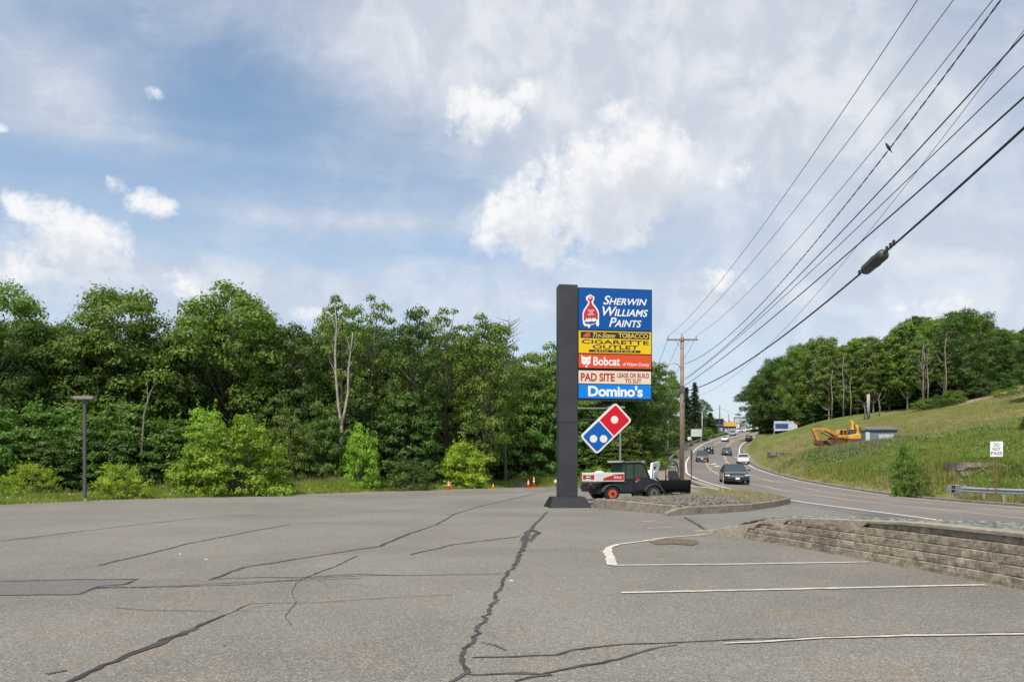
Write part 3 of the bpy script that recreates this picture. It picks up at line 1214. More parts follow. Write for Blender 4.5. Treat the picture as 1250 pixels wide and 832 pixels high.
# ------------------------------------------------------------------ retaining wall and its raised bed
WALLP = [(4.62, 18.7), (4.95, 18.2), (5.45, 17.3), (5.78, 15.9), (6.06, 14.4), (6.42, 12.5), (6.7, 11.0), (6.86, 9.86), (7.05, 8), (7.2, 5), (7.3, 1), (7.3, -4)]


def path_at(P, s):
    for a, b in zip(P[:-1], P[1:]):
        L = math.hypot(b[0] - a[0], b[1] - a[1])
        if s <= L:
            u = s / L
            return (a[0] + (b[0] - a[0]) * u, a[1] + (b[1] - a[1]) * u), ((b[0] - a[0]) / L, (b[1] - a[1]) / L)
        s -= L
    return b, ((b[0] - a[0]) / L, (b[1] - a[1]) / L)


def wall_top(s):
    return float(np.interp(s, [0, .6, 1.2, 1.9, 2.6, 3.6, 5.0, 7.0, 30], [.06, .12, .24, .36, .50, .60, .66, .74, .74]))


def build_wall():
    rng = random.Random(4)
    root = empty('retaining_wall', (5.45, 17.3, 0), label='low curving retaining wall of rough stacked concrete blocks at right of the lot', cat='wall')
    ox, oy = 5.45, 17.3
    total = sum(math.hypot(b[0] - a[0], b[1] - a[1]) for a, b in zip(WALLP[:-1], WALLP[1:]))
    bh = .142
    mb = MB()
    capm = MB()
    for c in range(5):
        s = 1.5 + rng.random() * .3
        while s < total - .5:
            L = .46 * rng.choice([1, 1, 1, .75, 1.3])
            top = wall_top(s + L / 2)
            z0, z1 = c * bh - (.03 if c == 0 else 0), (c + 1) * bh
            if z1 > top + .02:
                s += L
                continue
            setb = .034 * c
            n = 5
            vs = []
            for k in range(n):
                (x, y), (dx, dy) = path_at(WALLP, s + .002 + (L - .004) * k / (n - 1))
                nx, ny = dy, -dx      # side away from the lot is +x
                if nx > 0:
                    nx, ny = -nx, -ny
                bul = .012 * math.sin(PI * k / (n - 1)) ** .4 + rng.uniform(-.010, .010)
                px, py = x - ox + -nx * setb, y - oy - ny * setb
                for zz, bb in ((z0 + .004, -.004), (z0 + .014, bul), ((z0 + z1) / 2, bul + rng.uniform(-.008, .014)), (z1 - .012, bul), (z1 - .002, -.006)):
                    vs.append((px + nx * bb, py + ny * bb, zz))
                vs.append((px - nx * .20, py - ny * .20, z1 - .003))
                vs.append((px - nx * .20, py - ny * .20, z0 + .004))
            fs = []
            for k in range(n - 1):
                for q in range(7):
                    q2 = (q + 1) % 7
                    fs.append((k * 7 + q, k * 7 + q2, (k + 1) * 7 + q2, (k + 1) * 7 + q))
            fs += [tuple(range(7)), tuple((n - 1) * 7 + k for k in range(6, -1, -1))]
            mb.add(vs, fs)
            s += L
    mb.build('wall_blocks', BLOCK, root)
    # coping following the falling top
    vs = []
    ss = np.arange(0, total - .4, .2)
    for s in ss:
        (x, y), (dx, dy) = path_at(WALLP, float(s))
        nx, ny = dy, -dx
        if nx > 0:
            nx, ny = -nx, -ny
        t = wall_top(float(s))
        j = rng.uniform(-.006, .006)
        sb = .135 if s > 3.2 else .02 + .115 * max(0, (s - 1.4) / 1.8)
        px, py = x - ox - nx * sb, y - oy - ny * sb
        nr = int((t + .02) / .142)
        lowz = min(t - .05, nr * .142 - .03) if s > 1.6 else -.05
        for a, z in ((.045 + j, lowz), (.05 + j, t - .012), (.035, t), (-.20, t + .004), (-.215, t - .02), (-.215, lowz)):
            vs.append((px + nx * a, py + ny * a, z))
    fs = []
    for i in range(len(ss) - 1):
        for k in range(6):
            k2 = (k + 1) % 6
            fs.append((i * 6 + k, i * 6 + k2, i * 6 + 6 + k2, i * 6 + 6 + k))
    fs += [tuple(range(6)), tuple((len(ss) - 1) * 6 + k for k in range(5, -1, -1))]
    MB().add(vs, fs).build('coping', weathered('coping', (.50, .44, .34), (.27, .235, .18), 9), root)


build_wall()
BED_IN = [(5.0, 18.3), (5.62, 17.3), (5.98, 15.9), (6.26, 14.4), (6.62, 12.5), (6.9, 11.0), (7.06, 9.86), (7.25, 8), (7.4, 5), (7.5, 1), (7.5, -4)]
BED_OUT = [(5.3, 18.6), (6.3, 17.0), (6.9, 15.6), (7.6, 14.5), (8.6, 13.4), (9.1, 12.3), (9.5, 11.0), (9.8, 9), (10.0, 6), (10, 2), (9.8, -4)]
BED_TOE = [(5.4, 18.8), (6.9, 17.6), (8.0, 16.4), (9.0, 15.6), (10.2, 14.9), (10.9, 13.8), (11.2, 12.0), (11.2, 9), (11.2, 6), (11.1, 2), (10.8, -4)]
BEDH = [.08, .42, .56, .62, .66, .69, .70, .70, .70, .70, .70]


def build_bed():
    V, F = [], []
    n = 9
    for (a, b, c, h) in zip(BED_IN, BED_OUT, BED_TOE, BEDH):
        for k in range(5):
            u = k / 4
            V.append((a[0] + (b[0] - a[0]) * u, a[1] + (b[1] - a[1]) * u, h - .04 + .02 * math.sin(u * 3)))
        for k in range(1, 5):
            u = k / 4
            hh = h * (1 - u) ** 1.3 + .0 * u - .02 * (k == 4)
            V.append((b[0] + (c[0] - b[0]) * u, b[1] + (c[1] - b[1]) * u, hh - .03))
    for i in range(len(BED_IN) - 1):
        for k in range(n - 1):
            q = i * n + k
            F.append((q, q + n, q + n + 1, q + 1))
    o = mesh_np('planting_bed', V, F, mat('bed_soil', (.22, .16, .11), .95, var=(3, .8, (.13, .10, .07)), bump=(15, .8)), smooth=True)
    tag(o, kind='structure')
    rng = np.random.default_rng(9)
    s = []
    poly = BED_IN + BED_OUT[::-1]
    while len(s) < 3600:
        x, y = rng.uniform(5, 10.2), rng.uniform(0, 18)
        if in_poly(x, y, poly) and y > 1:
            s.append((x, y))
    iy = [p[1] for p in BED_IN][::-1]
    g = rocks('gravel', s, .07, RUBBLE, rng, lambda x, y: float(np.interp(y, iy, BEDH[::-1])) - .01)
    tag(g, 'greenish grey rubble stones filling the bed behind the block wall', 'gravel', kind='stuff')


build_bed()


# ------------------------------------------------------------------ the tall shop sign
def build_sign():
    Yc = 31.66
    rot = R(7.6)
    root = empty('pylon_sign', (2.36, Yc, 0), rot, 'tall dark pylon sign with a stack of coloured shop panels at the lot edge', 'sign')
    grey = mat('sign_grey', (.030, .031, .036), .55, bump=(60, .15), var=(.9, .6, (.052, .052, .056)))
    dk = mat('sign_frame', (.018, .018, .02), .5)
    # flared foot
    b = MB()
    b.add([(-.88, -.85, 0), (.90, -.85, 0), (.90, .85, 0), (-.88, .85, 0), (-.69, -.42, .455), (.70, -.42, .455), (.70, .42, .455), (-.69, .42, .455)],
          [(3, 2, 1, 0), (4, 5, 6, 7), (0, 1, 5, 4), (1, 2, 6, 5), (2, 3, 7, 6), (3, 0, 4, 7)])
    b.build('base', mat('sign_base', (.022, .022, .024), .35), root, bevel=.02)
    p = MB()
    p.box((.0, 0, 2.03), (.80, .62, 3.16))
    p.build('pillar', grey, root, bevel=.012)
    p = MB()
    p.box((.0, 0, 6.545), (.81, .625, 5.86))
    p.build('pillar', grey, root, bevel=.012)
    MB().box((0, -.004, 3.612), (.815, .635, .012)).build('seam', dk, root)
    # cabinet
    x0, x1 = .405, 3.70
    k = 31.35 / FPX
    Z = lambda py: EYE + (HOR - py) * k
    c = MB()
    c.box(((x0 + x1) / 2, 0, (Z(487.2) + Z(449.2)) / 2), (x1 - x0, .44, Z(449.2) - Z(487.2)))
    c.box(((x0 + x1) / 2, .0, (Z(449) + Z(349.6)) / 2), (x1 - x0, .50, Z(349.6) - Z(449)))
    c.build('cabinet', dk, root, bevel=.008)
    yf = -.25

    def panel(za, zb, col, name, lab, yy=yf, rough=.35):
        o = MB().box(((x0 + x1) / 2, yy - .012, (za + zb) / 2), (x1 - x0 - .10, .03, zb - za - .03)).build(name, mat('panel_' + lab.split()[0], col, rough, 0, .22, var=(1.2, .12, tuple(v * .8 for v in col))), root)
        o['label'] = lab
        return o
    yt = yf - .029
    xa, xb = x0 + .05, x1 - .05
    X = lambda f: xa + (xb - xa) * f
    BLUE = (.006, .085, .33)
    pan = panel(Z(401.6), Z(350.3), BLUE, 'sign_panel', 'blue paint shop panel with white italic lettering')
    zt, zb = Z(350.3), Z(401.6)
    H = lambda f: zt + (zb - zt) * f
    whs = mat('lettering_white', (.82, .82, .80), .5)
    letters("Sherwin", (X(.335), X(.94), H(.385), H(.17)), pan, whs, yt, .28, .022, caps=1)
    letters("Williams", (X(.325), X(.955), H(.655), H(.43)), pan, whs, yt, .28, .022, caps=1)
    letters("Paints", (X(.415), X(.865), H(.915), H(.69)), pan, whs, yt, .28, .022, caps=1)
    # emblem : can pouring paint over a globe
    q = lambda pts: [(X(a), H(b)) for a, b in pts]
    out = [(.155, .15), (.215, .21), (.21, .28), (.195, .33), (.205, .38), (.235, .44), (.265, .52), (.278, .60), (.276, .76), (.278, .88), (.258, .92), (.238, .88), (.232, .83), (.195, .875), (.160, .885),
           (.150, .95), (.130, .95), (.110, .90), (.082, .92), (.060, .86), (.052, .78), (.052, .62), (.065, .53), (.095, .45), (.122, .38), (.128, .33), (.100, .28), (.100, .21)]
    flat_poly('emblem', q(out), yt + .004, whs, pan, .006)
    inn = [(.155, .185), (.195, .22), (.190, .27), (.172, .33), (.188, .40), (.222, .47), (.250, .55), (.262, .62), (.260, .75), (.238, .745), (.224, .70), (.207, .73), (.192, .70), (.174, .76), (.162, .70), (.150, .74),
           (.137, .70), (.122, .76), (.107, .71), (.090, .77), (.070, .79), (.068, .63), (.082, .55), (.110, .47), (.138, .40), (.148, .33), (.122, .28), (.122, .22)]
    flat_poly('emblem_paint', q(inn), yt - .002, mat('emblem_red', (.50, .02, .045), .5), pan, .005)
    gl = [(.075, .82), (.10, .80), (.13, .81), (.17, .79), (.20, .80), (.245, .78), (.235, .82), (.19, .855), (.15, .865), (.11, .86), (.08, .84)]
    flat_poly('emblem_globe', q(gl), yt - .002, mat('emblem_blue', BLUE, .5), pan, .005)
    flat_poly('emblem_can', q([(.13, .20), (.165, .20), (.178, .245), (.15, .27), (.125, .25)]), yt - .008, mat('emblem_pink', (.72, .42, .40), .5), pan, .004)
    for i, tx in enumerate(("COVER", "THE", "EARTH")):
        w = (.045, .028, .042)[i]
        letters(tx, (X(.165 - w), X(.165 + w), H(.555 + .05 * i), H(.518 + .05 * i)), pan, whs, yt - .008, 0, .02)
    # tobacco panel
    YEL = (.78, .53, .015)
    pan = panel(Z(430.4), Z(402.2), YEL, 'sign_panel', 'yellow tobacco outlet panel with black lettering')
    zt, zb = Z(402.2), Z(430.4)
    blk = mat('lettering_black', (.02, .018, .015), .5)
    yel = mat('lettering_yellow', (.82, .60, .12), .5)
    flat_poly('dark_band', q([(.025, .06), (.975, .06), (.975, .34), (.025, .34)]), yt + .003, blk, pan)
    flat_poly('leaf_mark', q([(.05, .29), (.09, .14), (.13, .10), (.155, .12), (.155, .28), (.11, .30)]), yt - .003, mat('leaf_red', (.62, .08, .03), .5), pan)
    letters("Tri-State", (X(.19), X(.50), H(.31), H(.10)), pan, yel, yt - .003, .45, .01)
    letters("TOBACCO", (X(.545), X(.955), H(.30), H(.10)), pan, yel, yt - .003, 0, .012)
    letters("CIGARETTE", (X(.04), X(.965), H(.575), H(.40)), pan, blk, yt, 0, .024)
    letters("OUTLET", (X(.19), X(.82), H(.79), H(.62)), pan, blk, yt, 0, .024)
    r_ = []
    for a in range(0, 181, 20):
        r_.append((.84 + .014 * math.sin(R(a)), .885 - .055 * math.cos(R(a))))
    for a in range(180, 361, 20):
        r_.append((.15 + .014 * math.sin(R(a)), .885 - .055 * math.cos(R(a))))
    flat_poly('dark_band', q(r_), yt + .003, blk, pan)
    letters("AND VAPORS", (X(.21), X(.79), H(.92), H(.855)), pan, yel, yt - .003, 0, .006, space=1.35)
    # machinery dealer panel
    pan = panel(Z(448.6), Z(430.9), (.70, .085, .03), 'sign_panel', 'orange red machinery dealer panel with an animal head')
    zt, zb = Z(430.9), Z(448.6)
    letters("Bobcat", (X(.20), X(.565), H(.80), H(.20)), pan, whs, yt, 0, .035)
    letters("of Wayne County", (X(.605), X(.975), H(.86), H(.56)), pan, whs, yt, .2, .01)
    head = [(.035, .05), (.055, .22), (.075, .20), (.10, .28), (.125, .20), (.15, .20), (.165, .10), (.16, .40), (.155, .62), (.165, .66), (.14, .70), (.12, .82), (.105, .72), (.085, .72), (.07, .80), (.055, .68), (.035, .66), (.04, .55)]
    flat_poly('animal_head', q(head), yt, whs, pan)
    rd = mat('panel_eye', (.55, .07, .03), .5)
    for e in ([(.06, .38), (.09, .46), (.07, .48)], [(.145, .38), (.115, .46), (.135, .48)], [(.092, .58), (.115, .58), (.104, .66)]):
        flat_poly('head_marking', q(e), yt - .006, rd, pan, .004)
    flat_poly('animal_chin', q([(.088, .84), (.12, .84), (.115, .95), (.094, .95)]), yt, whs, pan)
    # lower panels stand a little farther back
    yl = -.22
    yt = yl - .029
    pan = panel(Z(467.6), Z(450.9), (.72, .64, .50), 'sign_panel', 'cream leasing panel with dark red lettering', yl)
    zt, zb = Z(450.9), Z(467.6)
    dr = mat('lettering_red', (.45, .012, .02), .5)
    letters("PAD SITE", (X(.03), X(.495), H(.80), H(.20)), pan, dr, yt, 0, .045)
    letters("LEASE OR BUILD", (X(.53), X(.975), H(.50), H(.16)), pan, dr, yt, 0, .03)
    letters("TO SUIT", (X(.64), X(.865), H(.90), H(.58)), pan, dr, yt, 0, .03)
    pan = panel(Z(485.6), Z(467.7), (.008, .21, .72), 'sign_panel', 'bright blue pizza shop panel with white lettering', yl)
    zt, zb = Z(467.7), Z(485.6)
    letters("Domino's", (X(.13), X(.885), H(.86), H(.10)), pan, whs, yt, 0, .055, space=.97)
    # tilted tile under the cabinet
    tile = empty('hanging_tile', (0, 0, 0))
    tile.parent = root
    cx, cz, an = 1.68, Z(522), R(43.4)

    def rr(w, h, r, n=6):
        out = []
        for sx, sz, a0 in ((1, 1, 0), (-1, 1, 90), (-1, -1, 180), (1, -1, 270)):
            for k_ in range(n + 1):
                a = R(a0 + 90 * k_ / n)
                out.append((sx * (w / 2 - r) + r * math.cos(a), sz * (h / 2 - r) + r * math.sin(a)))
        return out

    def put(pts):
        return [(cx + a * math.cos(an) - b * math.sin(an), cz + a * math.sin(an) + b * math.cos(an)) for a, b in pts]
    Lg, Sh = 2.14, 1.06
    MB().prism(put(rr(Lg, Sh, .13)), 'y', -.20, -.02).build('tile_body', mat('tile_white', (.74, .72, .68), .4), tile)
    hw, hh = Lg / 2 - .075, Sh / 2 - .075
    MB().prism(put([(.03, -hh), (hw - .05, -hh), (hw, -hh + .05), (hw, hh - .05), (hw - .05, hh), (.03, hh)]), 'y', -.206, -.201).build('tile_half', mat('tile_red', (.60, .008, .022), .5, 0, .25), tile)['label'] = 'red half of the tile'
    MB().prism(put([(-.03, hh), (-hw + .05, hh), (-hw, hh - .05), (-hw, -hh + .05), (-hw + .05, -hh), (-.03, -hh)]), 'y', -.206, -.201).build('tile_half', mat('tile_blue', (.004, .10, .42), .5, 0, .25), tile)['label'] = 'blue half of the tile'
    for (a, b_) in ((.52, .02), (-.40, -.245), (-.72, .06)):
        pts = []
        for k_ in range(20):
            pts.append((a + .165 * math.cos(k_ * PI / 10), b_ + .165 * math.sin(k_ * PI / 10)))
        if a < 0:
            pass
        MB().prism(put(pts), 'y', -.212, -.2065).build('tile_dot', mat('tile_white', (.7, .7, .7)), tile)
    MB().tube([(.35, .02, 3.15), (1.2, .0, 3.15)], .035, 8).tube([(.35, .02, 3.75), (1.9, .0, 3.75)], .035, 8).build('bracket', dk, tile)


build_sign()


# ------------------------------------------------------------------ poles, lamps, wires
def wood_pole(px, top, base, Y, name_lab, arm=2.4, r=(.16, .11), m=None, extras='', z_base=None, group=None, ry=0.0, arm_dz=.25):
    m = m or POLEWOOD
    t = W(px, top, Y)
    x = t.x
    zb = TZ(x, Y) if base is None else W(px, base, Y).z
    zg = min(zb, TZ(x, Y))
    root = empty('utility_pole', (x, Y, zg), 0, name_lab, 'pole', group)
    h = t.z - zg
    MB().tube([(0, 0, -.3), (0, 0, h * .5), (.03, 0, h)], [r[0], (r[0] + r[1]) / 2, r[1]], 10).build('pole', m, root, smooth=True)
    if arm:
        MB().box((0, -.13, h - arm_dz), (arm, .10, .13)).build('crossarm', m, root)
        if 'small' not in extras:
            MB().tube([(-.6, -.19, h - arm_dz), (0, -.14, h - .95)], .018, 4).tube([(.6, -.19, h - arm_dz), (0, -.14, h - .95)], .018, 4).build('arm_brace', STEEL, root)
            for ax in (-arm / 2 + .12, 0, arm / 2 - .12):
                zt = h - arm_dz + .06 if ax else h
                MB().lathe([(.012, 0), (.012, .1), (.05, .1), (.06, .14), (.04, .18), (.055, .2), (.03, .25)], 8, (ax, -.13 if ax else 0, zt)).build('insulator', mat('insulator', (.35, .33, .32), .3), root, smooth=True)
    return root, h


def build_poles():
    main, h = wood_pole(832.3, 411, None, 58, 'tall brown wooden utility pole with crossarm and street lamp behind the gravel island', 2.45, (.19, .14))
    # street lamp arm reaching to the left
    zl = EYE + (HOR - 450) / FPX * 58 - main.location.z
    lamp = MB().tube([(0, 0, zl), (-.35, -.25, zl + .28), (-.7, -.5, zl + .38), (-.95, -.6, zl + .36)], .03, 6).build('lamp_arm', STEEL, main)
    MB().add([(-1.22, -.75, zl + .27), (-.85, -.75, zl + .27), (-.85, -.5, zl + .27), (-1.22, -.5, zl + .27), (-1.15, -.7, zl + .40), (-.9, -.7, zl + .42), (-.9, -.55, zl + .42), (-1.15, -.55, zl + .40)],
             [(3, 2, 1, 0), (4, 5, 6, 7), (0, 1, 5, 4), (1, 2, 6, 5), (2, 3, 7, 6), (3, 0, 4, 7)]).build('lamp_head', mat('lamp_grey', (.42, .43, .43), .5), main)
    MB().box((0, -.02, zl - 1.6), (.36, .36, .5)).build('cable_clamp', mat('clamp', (.10, .09, .08), .7), main)
    MB().tube([(.15, -.1, 0), (.16, -.1, h * .55)], .03, 6).build('conduit', mat('conduit', (.22, .19, .17), .7), main)
    specs = [
        (799, 477, 100, 'brown utility pole with a white transformer behind the right end of the shop sign', 2.5, POLEWOOD),
        (815.4, 493, 145, 'pale grey utility pole standing against trees between two brown poles', 2.5, POLEGREY),
        (857, 502, 194, 'pale grey roadside pole behind the white roadside board', 1.6, POLEGREY),
        (850.5, 499, 225, 'thin grey pole in the trees left of the climbing highway', 0, POLEGREY),
        (878.5, 494, 262, 'tall dark utility pole in front of the dark blue building on the hill', 0, BARK),
        (880.7, 505, 330, 'thin pole just right of the dark blue building', 0, POLEGREY),
        (889.6, 505, 290, 'dark pole in front of the yellow roofed shop on the hill', 0, BARK),
        (904.3, 506, 300, 'slim grey pole beside the dark framed sign at the hill top', 0, POLEGREY),
        (914.6, 510, 330, 'dark utility pole with crossarm at the crest of the road', 3.0, BARK),
        (909.5, 513, 345, 'faint thin pole near the crest between sign and trees', 3.0, POLEGREY)]
    for (px, top, Y, lab, arm, m) in specs:
        r_, hh = wood_pole(px, top, None, Y, lab, arm, (.17 * (1 if Y < 200 else 1.3), .13), m, 'small' if Y > 120 else '')
        if px == 799:
            MB().lathe([(.02, 0), (.26, .02), (.28, .1), (.28, .95), (.24, 1.02), (.05, 1.08)], 12, (.42, -.1, hh - 2.9)).build('transformer', mat('transformer', (.62, .63, .62), .5), r_, smooth=True)
            MB().tube([(.42, -.1, hh - 1.8), (.42, -.1, hh - 1.3)], .05, 6).build('bushing', mat('insulator', (.35, .33, .32)), r_)
    # pole beside the camera on which the near wires end
    x, Y = 9.98, 14.0
    near = empty('utility_pole', (x, Y, -.02), 0, 'near wooden utility pole just outside the right edge carrying the overhead wires', 'pole')
    MB().tube([(0, 0, 0), (0, 0, 12.5)], [.15, .11], 12).build('pole', POLEWOOD, near, smooth=True)
    MB().box((0, -.15, 12.25), (2.45, .10, .13)).build('crossarm', POLEWOOD, near)
    MB().tube([(-.05, -.12, 10.35), (-.26, -.14, 10.33), (-.3, -.14, 10.2), (-.2, -.14, 10.1)], .018, 6).build('wire_hook', STEEL, near)


build_poles()


def wire(a, b, mid, r, lab, name='overhead_wire', m=None, n=40, twist=False, extra=None):
    """a near end, b far end (world); mid = pixel the wire must pass"""
    a, b = Vector(a), Vector(b)
    s = 0.3
    if mid is not None and len(mid) == 5:
        best = None
        for k in range(-160, 161):
            c = a.copy()
            if mid[4] == 'x':
                c.x += k * .01
            else:
                c.z += k * .01
            r_ = []
            s_ = 0
            for (mx, my) in (mid[:2], mid[2:4]):
                q = (mx - 625) / FPX
                u = (c.x - q * c.y) / (q * (b.y - c.y) - (b.x - c.x))
                Yq = c.y + (b.y - c.y) * u
                zq = EYE + (HOR - my) / FPX * Yq
                zl = c.z + (b.z - c.z) * u
                if not r_:
                    s_ = (zl - zq) / (4 * u * (1 - u))
                    r_.append(0)
                else:
                    e = abs((zl - 4 * s_ * u * (1 - u)) - zq) / Yq
            if s_ > -.1 and (best is None or e < best[0]):
                best = (e, c)
        if best:
            a = best[1]
    if mid is not None:
        q = (mid[0] - 625) / FPX
        u = (a.x - q * a.y) / (q * (b.y - a.y) - (b.x - a.x))
        u = min(.95, max(.05, u))
        Y = a.y + (b.y - a.y) * u
        z = EYE + (HOR - mid[1]) / FPX * Y
        s = (a.z + (b.z - a.z) * u - z) / (4 * u * (1 - u))
    pts = []
    for i in range(n + 1):
        u = i / n
        p = a.lerp(b, u)
        p.z -= 4 * s * u * (1 - u)
        pts.append(p)
    o = a
    mb = MB()
    root_pts = [p - o for p in pts]
    if twist:
        for ph in (0, PI):
            fine = []
            for i in range(n * 8 + 1):
                u = i / (n * 8)
                p = a.lerp(b, u)
                p.z -= 4 * s * u * (1 - u)
                an = u * (b - a).length / .45 * PI + ph
                fine.append(p - o + Vector((math.cos(an) * r * .9, 0, math.sin(an) * r * .9)))
            mb.tube(fine, r * .8, 4)
    else:
        mb.tube(root_pts, r, 6)
    w = mb.build(name, m or WIRE, None, smooth=True)
    w.location = o
    tag(w, lab, 'wire')
    return pts, s, w


def build_wires():
    Yn, Yf = 14.0, 58.0
    far = lambda px, py: W(px, py, Yf)
    pw = {}
    near = lambda x, z: (x, Yn, z)
    alum = mat('wire_grey', (.07, .07, .075), .5)
    pw['A'] = wire(near(8.86, 12.35), far(816.5, 409.5), (1000, 178, 1120, 0, 'x'), .011, 'uppermost left overhead wire running to the left end of the crossarm', m=alum)
    pw['B'] = wire(near(9.98, 12.6), far(833, 407.5), (1000, 218, 1164, 0, 'x'), .011, 'second overhead wire from the top running to the tip of the tall brown pole', m=alum)
    pw['C'] = wire(near(11.0, 12.35), far(850.5, 409.5), (1000, 262, 1212, 0, 'x'), .011, 'third overhead wire running to the right end of the crossarm', m=alum)
    pw['D'] = wire(near(9.72, 11.0), far(836, 444), (1000, 290, 1222, 0, 'x'), .014, 'twisted overhead wire with the bird perched on it', twist=True)
    pw['E'] = wire(near(9.82, 10.0), far(836, 462), (1000, 311, 1212, 84, 'z'), .017, 'overhead cable just below the bird wire')
    pw['G'] = wire(near(9.82, 9.27), far(836, 463.5), (1000, 322, 1250, 81, 'z'), .012, 'thin overhead cable between two thicker ones')
    pw['H'] = wire(near(9.84, 8.68), far(836, 470), (1000, 339.5, 1250, 119, 'z'), .020, 'black overhead cable above the thick splice cable')
    pw['I'] = wire(near(9.84, 8.1), far(838, 477), (1019, 360, 1250, 156, 'z'), .029, 'thickest lowest overhead cable with the splice canister on it')
    pw['J'] = wire(near(9.8, 9.7), far(836, 486), (1000, 355, 1212, 88, 'z'), .007, 'very thin lowest wire slanting across the other cables', m=alum)
    # lines going on from the pole to the next ones
    nx = lambda px, py, Y: W(px, py, Y)
    wire(far(816.5, 409.5), nx(789, 479, 100), None, .016, 'wire from the left crossarm end down towards the transformer pole', m=alum)
    wire(far(833, 407.5), nx(799, 477, 100), None, .016, 'wire from the top of the tall brown pole back to the transformer pole', m=alum)
    wire(far(850.5, 409.5), nx(809, 479, 100), None, .016, 'wire from the right crossarm end back to the transformer pole', m=alum)
    wire(far(830, 470), nx(800, 512, 100), None, .028, 'dark cable sagging from the tall brown pole to the transformer pole')
    wire(nx(800, 512, 100), nx(815.4, 516, 145), None, .035, 'dark cable sagging between the transformer pole and the pale grey pole')
    wire(nx(810, 479, 100), nx(822, 494.5, 145), None, .02, 'wire from the transformer pole to the pale grey pole', m=alum)
    wire(nx(815.4, 516, 145), nx(857, 520, 194), None, .04, 'dark cable from the pale grey pole towards the white roadside board')
    wire(nx(822, 494.5, 145), nx(861, 504, 194), None, .025, 'wire from the pale grey pole to the pole by the roadside board', m=alum)
    wire(nx(857, 504, 194), nx(878.5, 498, 262), None, .03, 'wire climbing to the tall dark pole by the blue building', m=alum)
    wire(nx(878.5, 497, 262), nx(914.6, 512, 330), None, .035, 'wire between the hill top poles above the shops', m=alum)
    wire(far(828, 475), W(788, 548, 86), None, .014, 'guy wire slanting down left from the tall brown pole into the bushes', m=STEEL)
    # splice enclosure on cable I
    a, s, _ = pw['I']

    def at(px):
        best = min(pts_i, key=lambda p: abs((p.x / p.y) * FPX + 625 - px))
        return best
    aa, bb = Vector(pw['I'][0][0]), Vector(pw['I'][0][-1])

    def on(key, u):
        p0, p1 = Vector(pw[key][0][0]), Vector(pw[key][0][-1])
        p = p0.lerp(p1, u)
        p.z -= 4 * pw[key][1] * u * (1 - u)
        return p

    def u_at(key, px):
        p0, p1 = Vector(pw[key][0][0]), Vector(pw[key][0][-1])
        q = (px - 625) / FPX
        return (p0.x - q * p0.y) / (q * (p1.y - p0.y) - (p1.x - p0.x))
    ul, ur = u_at('I', 1055.5), u_at('I', 1079.5)
    p0, p1 = on('I', ul), on('I', ur)
    d = (p1 - p0).normalized()
    L = (p1 - p0).length
    root = empty('splice_canister', tuple(p0), 0, 'black ribbed splice canister hanging on the thickest cable', 'canister')
    cz = Vector((0, 0, -.02))
    prof = [(0, .07), (.04, .15), (.12, .185), (.5 * L, .19), (.52 * L, .205), (.60 * L, .205), (.62 * L, .19), (L * .93, .19), (L - .03, .15), (L, .06)]
    f_ = (1.0 if L > .2 else .5)
    MB().tube([d * t + cz for t, r_ in prof], [r_ * .88 for t, r_ in prof], 16).build('canister_body', mat('canister', (.05, .052, .055), .5), root, smooth=True)
    MB().tube([d * .1 + Vector((0, 0, .17)), d * (L * .5) + Vector((0, 0, .17))], .015, 6).build('handle', BLACK, root)
    for u2, px in enumerate([1049, 1053, 1082.5, 1087, 1091]):
        q = on('I', u_at('I', px)) - p0
        MB().box(tuple(q + Vector((0, 0, .05))), (.05, .07, .15)).build('cable_strap', BLACK, root)
    # bird
    ub = u_at('D', 1085)
    pb = on('D', ub)
    bird = MB()
    hd = Vector((-.55, 0, .83)).normalized()
    pts_b = [hd * t for t in (-.16, -.10, -.05, .0, .05, .09, .12, .145, .17)]
    bird.tube([p + Vector((0, 0, .045)) for p in pts_b], [.008, .014, .028, .040, .040, .028, .026, .014, .003], 10)
    bird.tube([(0.01, 0, .01), (0, 0, -.0)], .006, 5)
    bo = bird.build('bird', mat('bird_dark', (.035, .032, .03), .8), None, smooth=True)
    bo.location = pb
    tag(bo, 'small dark bird perched on the twisted overhead wire', 'bird')


build_wires()


def lot_lamp(px, top, base, Y, lab, head_w, shift=0.0, m=None, arm_left=0.0):
    t = W(px, top, Y)
    root = empty('lamp_post', (t.x, Y, 0), 0, lab, 'lamp post')
    m = m or mat('lamp_bronze', (.095, .08, .08), .5)
    h = t.z
    MB().box((0, 0, .05), (.45, .45, .12)).build('footing', CONC, root)
    MB().box((0, 0, h / 2), (.13, .13, h - .1)).build('pole', m, root, bevel=.01)
    MB().box((shift, 0, h + .02), (head_w, .42, .16), taper=(.96, .9)).build('lamp_head', mat('lamp_head', (.20, .165, .15), .5), root, bevel=.02)
    MB().box((shift, 0, h - .068), (head_w * .8, .32, .02)).build('lens', mat('lens', (.25, .25, .23), .2), root)
    return root


lot_lamp(103.5, 486, 601, 38 * 1.0, 'dark lot lamp post with a flat head standing in the grass at far left', 1.05)
r_ = lot_lamp(757, 497.5, 600, 54, 'thin grey lot lamp post with a long flat head behind the hanging tile', 1.3, -.3, mat('lamp_grey2', (.20, .20, .20), .5))
MB().box((-1.9, 0, W(757, 498, 54).z), (2.4, .10, .10)).build('arm', mat('lamp_grey2', (.2, .2, .2)), r_)
lot_lamp(566.5, 528, 600, 66, 'far lamp post with pale flat head rising behind the bright roadside bush', 1.25)

